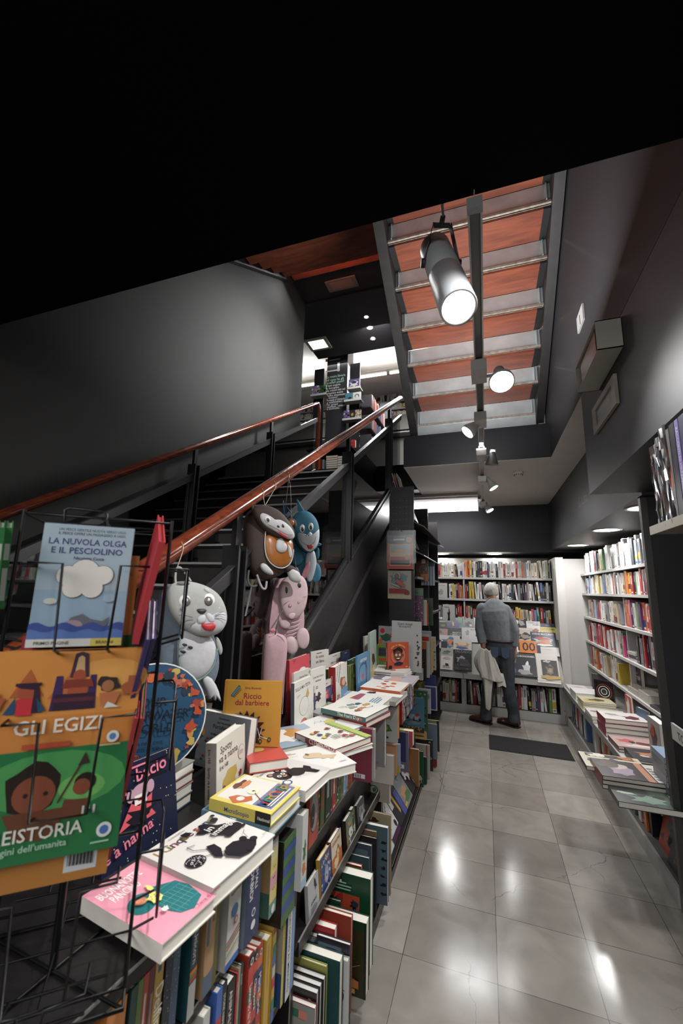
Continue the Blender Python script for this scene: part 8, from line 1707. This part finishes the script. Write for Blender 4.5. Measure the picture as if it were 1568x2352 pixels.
# ============================================================ man at the back bookcase
def remesh(mb, name, root, vox, mat, sm=6, label=None):
    o = mb.build(name); md = o.modifiers.new('r', 'REMESH'); md.mode = 'VOXEL'; md.voxel_size = vox; md.use_smooth_shade = True
    m2 = o.modifiers.new('s', 'SMOOTH'); m2.iterations = sm; m2.factor = .5
    bpy.context.view_layer.update(); dg = bpy.context.evaluated_depsgraph_get(); me = bpy.data.meshes.new_from_object(o.evaluated_get(dg))
    o.modifiers.clear(); old = o.data; o.data = me; me.materials.clear(); me.materials.append(mat)
    for p in me.polygons: p.use_smooth = True; p.material_index = 0
    if root is not None:
        o.parent = root
        if root.type == 'EMPTY': o.matrix_parent_inverse = Matrix.Translation(-root.location)
    if label: o['label'] = label
    return o
def limb(mb, pts, mat, n=12, sx=1):
    """pts = [(x,y,z,r) or (x,y,z,rx,ry)] rings, elliptical sections"""
    P = [V(p[:3]) for p in pts]; rings = []; ref = V((1, 0, 0))
    for i, p in enumerate(P):
        t = (P[min(i+1, len(P)-1)]-P[max(i-1, 0)]).normalized(); u = (ref-t*ref.dot(t)).normalized(); w = t.cross(u)
        rx = pts[i][3]; ry = pts[i][4] if len(pts[i]) > 4 else rx
        rings.append([p+u*math.cos(2*PI*j/n)*rx+w*math.sin(2*PI*j/n)*ry for j in range(n)])
    vs = [q for g in rings for q in g]; k = len(P)
    fs = [(i*n+j, i*n+(j+1) % n, (i+1)*n+(j+1) % n, (i+1)*n+j) for i in range(k-1) for j in range(n)]
    fs += [tuple(range(n-1, -1, -1)), tuple((k-1)*n+j for j in range(n))]
    mb.add(vs, fs, mat, True)
SKIN = M('8a5f4c', .55, noise=.06, scale=40); SHIRT = M('6d7074', .85, noise=.10, scale=25, bump=.5, spec=.2); JEAN = M('393c41', .8, noise=.22, scale=14, bump=.5, spec=.2)
HAIRM = M('a9a5a0', .8, noise=.2, scale=60, bump=.6); SHOE = M('3e201a', .4, noise=.15, scale=25); JACK = M('b3afa5', .85, noise=.07, scale=14, bump=.4, spec=.2)
PY = 5.5
# joints
hipL, hipR = V((.06, PY, .88)), V((.20, PY+.01, .88)); kneeL, kneeR = V((-.005, PY-.01, .47)), V((.215, PY-.02, .47)); ankL, ankR = V((-.045, PY+.02, .09)), V((.262, PY+.03, .09))
shL, shR = V((-.055, PY, 1.345)), V((.235, PY, 1.335)); elL, elR = V((-.085, PY-.02, 1.10)), V((.315, PY-.01, 1.09)); wrL, wrR = V((-.045, PY-.05, .87)), V((.293, PY+.03, .86))
def leg(mb, h, k, a, mat, g=0, cuff=False):
    limb(mb, [(h.x, h.y, h.z, .092+g, .098+g), ((h.x*.6+k.x*.4), h.y*.6+k.y*.4, h.z*.6+k.z*.4, .080+g, .086+g), (k.x, k.y, k.z+.05, .062+g, .066+g), (k.x, k.y, k.z-.03, .058+g, .062+g),
              (k.x*.55+a.x*.45, k.y*.55+a.y*.45-.012, k.z*.55+a.z*.45, .057+g, .062+g), (a.x, a.y, a.z+.07, .043+g*1.6, .048+g*1.6), (a.x, a.y, a.z+(.0 if not cuff else -.035), .040+g*2.2, .05+g*2.2)], mat)
def arm(mb, s, e, w, mat, g=0, to=1.0):
    e2 = e.lerp(w, to)
    limb(mb, [(s.x, s.y, s.z, .045+g), (s.x, s.y, s.z-.04, .050+g), (s.lerp(e, .5).x, s.lerp(e, .5).y, s.lerp(e, .5).z, .046+g), (e.x, e.y, e.z, .040+g), (e.lerp(w, .3).x, e.lerp(w, .3).y, e.lerp(w, .3).z, .040+g)]+([(e2.x, e2.y, e2.z, .027+g)] if to >= 1 else [(e2.x, e2.y, e2.z, .036+g)]), mat)
mb = MB()
limb(mb, [(.13, PY, .84, .15, .10), (.13, PY, .95, .145, .10), (.115, PY, 1.08, .135, .095), (.10, PY-.005, 1.22, .155, .105), (.092, PY, 1.32, .165, .10), (.088, PY+.01, 1.385, .12, .075), (.08, PY+.03, 1.42, .06, .058), (.075, PY+.055, 1.47, .052, .055), (.072, PY+.07, 1.50, .05, .055)], SKIN, 16)
hc = V((.066, PY+.085, 1.545))
mb.ell(hc, .073, .094, .098, SKIN, n=20, k=14)
mb.ell(hc+V((-.012, .06, -.055)), .05, .045, .045, SKIN, n=14, k=10)          # jaw and chin
mb.ell(hc+V((-.022, .105, -.022)), .012, .018, .018, SKIN, n=10, k=8)          # nose
for s in (-1, 1): mb.ell(hc+V((s*.074, .012, -.02)), .010, .018, .03, SKIN, n=10, k=8)
leg(mb, hipL, kneeL, ankL, SKIN); leg(mb, hipR, kneeR, ankR, SKIN)
for a in (ankL, ankR): limb(mb, [(a.x+.02, a.y, .05, .035, .035), (a.x-.05, a.y+.03, .045, .038, .03), (a.x-.12, a.y+.06, .035, .035, .022)], SKIN)
arm(mb, shL, elL, wrL, SKIN); arm(mb, shR, elR, wrR, SKIN)
def hand(mb, w, d, curl, side, th):
    """palm from the wrist along d, five separate fingers; curl bends towards side"""
    d = V(d).normalized(); s = V(side).normalized(); s = (s-d*s.dot(d)).normalized(); x = d.cross(s)
    c = w+d*.045
    limb(mb, [tuple(w-d*.01)+(.026, .021), tuple(w+d*.03)+(.034, .017), tuple(w+d*.075)+(.038, .015), tuple(w+d*.09)+(.034, .013)], SKIN)
    for i, (off, L) in enumerate(((-.028, .068), (-.010, .078), (.009, .074), (.027, .058))):
        b0 = w+d*.082+x*off; dd = d; pts = [tuple(b0)+(.0088,)]
        for j, f in enumerate((.45, .32, .25)):
            an = curl*(j+.6); dd = (d*math.cos(an)+s*math.sin(an)).normalized(); b0 = b0+dd*L*f; pts.append(tuple(b0)+(.0082-.0008*j,))
        limb(mb, pts, SKIN, 8)
    b0 = w+d*.025+x*th*.03; t1 = (d*.6+x*th*.65+s*.45).normalized(); b1 = b0+t1*.035; b2 = b1+(d*.8+x*th*.1+s*.55).normalized()*.028
    limb(mb, [tuple(b0)+(.013,), tuple(b1)+(.0105,), tuple(b2)+(.008,)], SKIN, 8)
hand(mb, wrL, (.08, -.06, -1), .75, (-.2, .95, 0), 1)
hand(mb, wrR, (-.12, .02, -1), .28, (-.3, .95, 0), -1)
man = remesh(mb, 'person', None, .0065, SKIN, 4); tag(man, 'grey-haired person seen from behind in grey shirt and jeans, holding a pale jacket', 'person')
# clothes
mb = MB(); G = .012
limb(mb, [(.135, PY, .955, .150, .118), (.13, PY, 1.0, .156, .122), (.118, PY-.008, 1.08, .158, .118), (.105, PY-.012, 1.2, .172, .122), (.096, PY-.006, 1.30, .178, .115), (.09, PY+.004, 1.365, .160, .09), (.086, PY+.012, 1.405, .11, .075), (.08, PY+.028, 1.435, .062, .064)], SHIRT, 20)
for s_, e_, w_ in ((shL, elL, wrL), (shR, elR, wrR)): arm(mb, s_, e_, w_, SHIRT, .016, .72)
for w_, e_ in ((wrL, elL), (wrR, elR)):
    q = e_.lerp(w_, .72); limb(mb, [tuple(q+(e_-w_).normalized()*.03)+(.052,), tuple(q-(e_-w_).normalized()*.012)+(.054,)], SHIRT)
for q_ in (shL, shR): mb.ell(q_+V((.012 if q_ is shL else -.012, .0, -.008)), .066, .068, .068, SHIRT, n=16, k=12)
sh = remesh(mb, 'shirt', man, .0075, SHIRT, 4, 'grey long-sleeved shirt with rolled cuffs')
mb = MB(); R_ = .066
for i in range(20): pass
mb.tube([V((.08+.066*math.cos(2*PI*i/20), PY+.04+.062*math.sin(2*PI*i/20), 1.432+.012*math.sin(2*PI*i/20))) for i in range(20)], .013, SHIRT, 8, closed=True); sub(mb, 'collar', sh)
mb = MB(); limb(mb, [(.135, PY, .985, .146, .108), (.135, PY, .93, .156, .12), (.132, PY, .86, .160, .125), (.13, PY, .80, .145, .115)], JEAN, 18)
leg(mb, hipL, kneeL, ankL, JEAN, .014, True); leg(mb, hipR, kneeR, ankR, JEAN, .014, True)
tr = remesh(mb, 'jeans', man, .0075, JEAN, 4, 'faded dark blue jeans')
mb = MB()
for x in (.075, .195):
    mb.poly([(x-.045, PY-.1275, .90), (x-.04, PY-.128, .80), (x, PY-.131, .775), (x+.04, PY-.128, .80), (x+.045, PY-.1275, .90)], M('3b4858', .8))
sub(mb, 'back_pockets', tr)
mb = MB(); mb.tube([V((.135+.158*math.cos(2*PI*i/28), PY+.122*math.sin(2*PI*i/28), .962)) for i in range(28)], .012, M('2a1c1a', .5), 6, closed=True); mb.build('belt', man)
for a, dx in ((ankL, -1), (ankR, -1)):
    mb = MB()
    d = V((-.90, .42, 0)).normalized() if a is ankL else V((-.84, .54, 0)).normalized()
    e = V((a.x, a.y, 0))
    def S(t, z, r, ry): q = e+d*t; return (q.x, q.y, z, r, ry)
    # heel to toe, sections along d
    pts = [(-.065, .05, .030, .036), (-.035, .055, .042, .046), (.02, .052, .044, .046), (.08, .043, .043, .036), (.14, .036, .046, .030), (.185, .031, .040, .025), (.21, .026, .02, .016)]
    P = []; n = 14; w = ZZ.cross(d)
    vs = []
    for t, zc, rw, rh in pts:
        for j in range(n): vs.append(e+d*t+w*(rw*math.cos(2*PI*j/n))+ZZ*max(.012, (zc+rh*math.sin(2*PI*j/n))))
    fs = [(i*n+j, i*n+(j+1) % n, (i+1)*n+(j+1) % n, (i+1)*n+j) for i in range(len(pts)-1) for j in range(n)]+[tuple(range(n)), tuple((len(pts)-1)*n+j for j in range(n))]
    mb.add(vs, fs, SHOE, True); limb(mb, [(e.x, e.y, .07, .042, .042), (e.x, e.y, .105, .043, .043)], SHOE)
    so = mb.build('shoe', man); so['label'] = 'brown leather shoe'
    mb = MB(); out = [e+d*t+w*r*s_ for s_, seq in ((1, pts), (-1, pts[::-1])) for t, zc, r, rh in seq for r in (r*1.06,)]
    mb.prism([V((q.x, q.y, .001)) for q in out], (0, 0, .014), M('1c120f', .6)); mb.build('sole', so)
# hair: short grey, covering back and sides
mb = MB(); mb.ell(hc+V((0, -.012, .016)), .082, .092, .098, HAIRM, n=26, k=18, fn=lambda a, b, c: (a*(1+.03*math.sin(9*b)), b*(1+.02*math.sin(11*a)), c if c > -.62 else -.62))
ha = remesh(mb, 'hair', man, .006, HAIRM, 2, 'short grey-white hair')
# jacket hanging from the left hand
mb = MB(); R = random.Random(5)
def cloth(cols, z0, z1, mat, seed, x0f, x1f, yb, depth=.05, folds=5):
    R = random.Random(seed); n, m = 18, 22; vs = []
    for i in range(n+1):
        t = i/n; z = z0+(z1-z0)*t; xa, xb = x0f(t), x1f(t)
        for j in range(m):
            a = 2*PI*j/m; cx = (xa+xb)/2; rx = (xb-xa)/2; k = 1+.16*math.sin(folds*a+3*t+seed)+.06*math.sin(11*a+seed)
            vs.append((cx+rx*math.cos(a)*k, yb+depth*math.sin(a)*k*(.6+.6*t), z+.012*math.sin(3*a+seed)))
    fs = [(i*m+j, (i+1)*m+j, (i+1)*m+(j+1) % m, i*m+(j+1) % m) for i in range(n) for j in range(m)]+[tuple(range(m)), tuple(n*m+j for j in range(m))[::-1]]
    mb.add(vs, fs, mat, True)
HY = PY-.10
cloth(None, .87, .54, JACK, 1, lambda t: -.085-.055*math.sin(PI*min(1, t*1.1))-.01, lambda t: -.02+.03*t, HY, .05, 4)
cloth(None, .86, .52, JACK, 2, lambda t: -.03-.01*t, lambda t: .035+.135*t, HY-.01, .045, 5)
cloth(None, .62, .20, JACK, 3, lambda t: -.075+.03*t, lambda t: .06-.05*t, HY, .05, 4)
cloth(None, .60, .46, JACK, 5, lambda t: .08, lambda t: .17+.015*t, HY, .03, 3)
jk = remesh(mb, 'jacket', None, .006, JACK, 2); tag(jk, 'crumpled pale beige jacket dangling from the person\'s left hand', 'jacket')
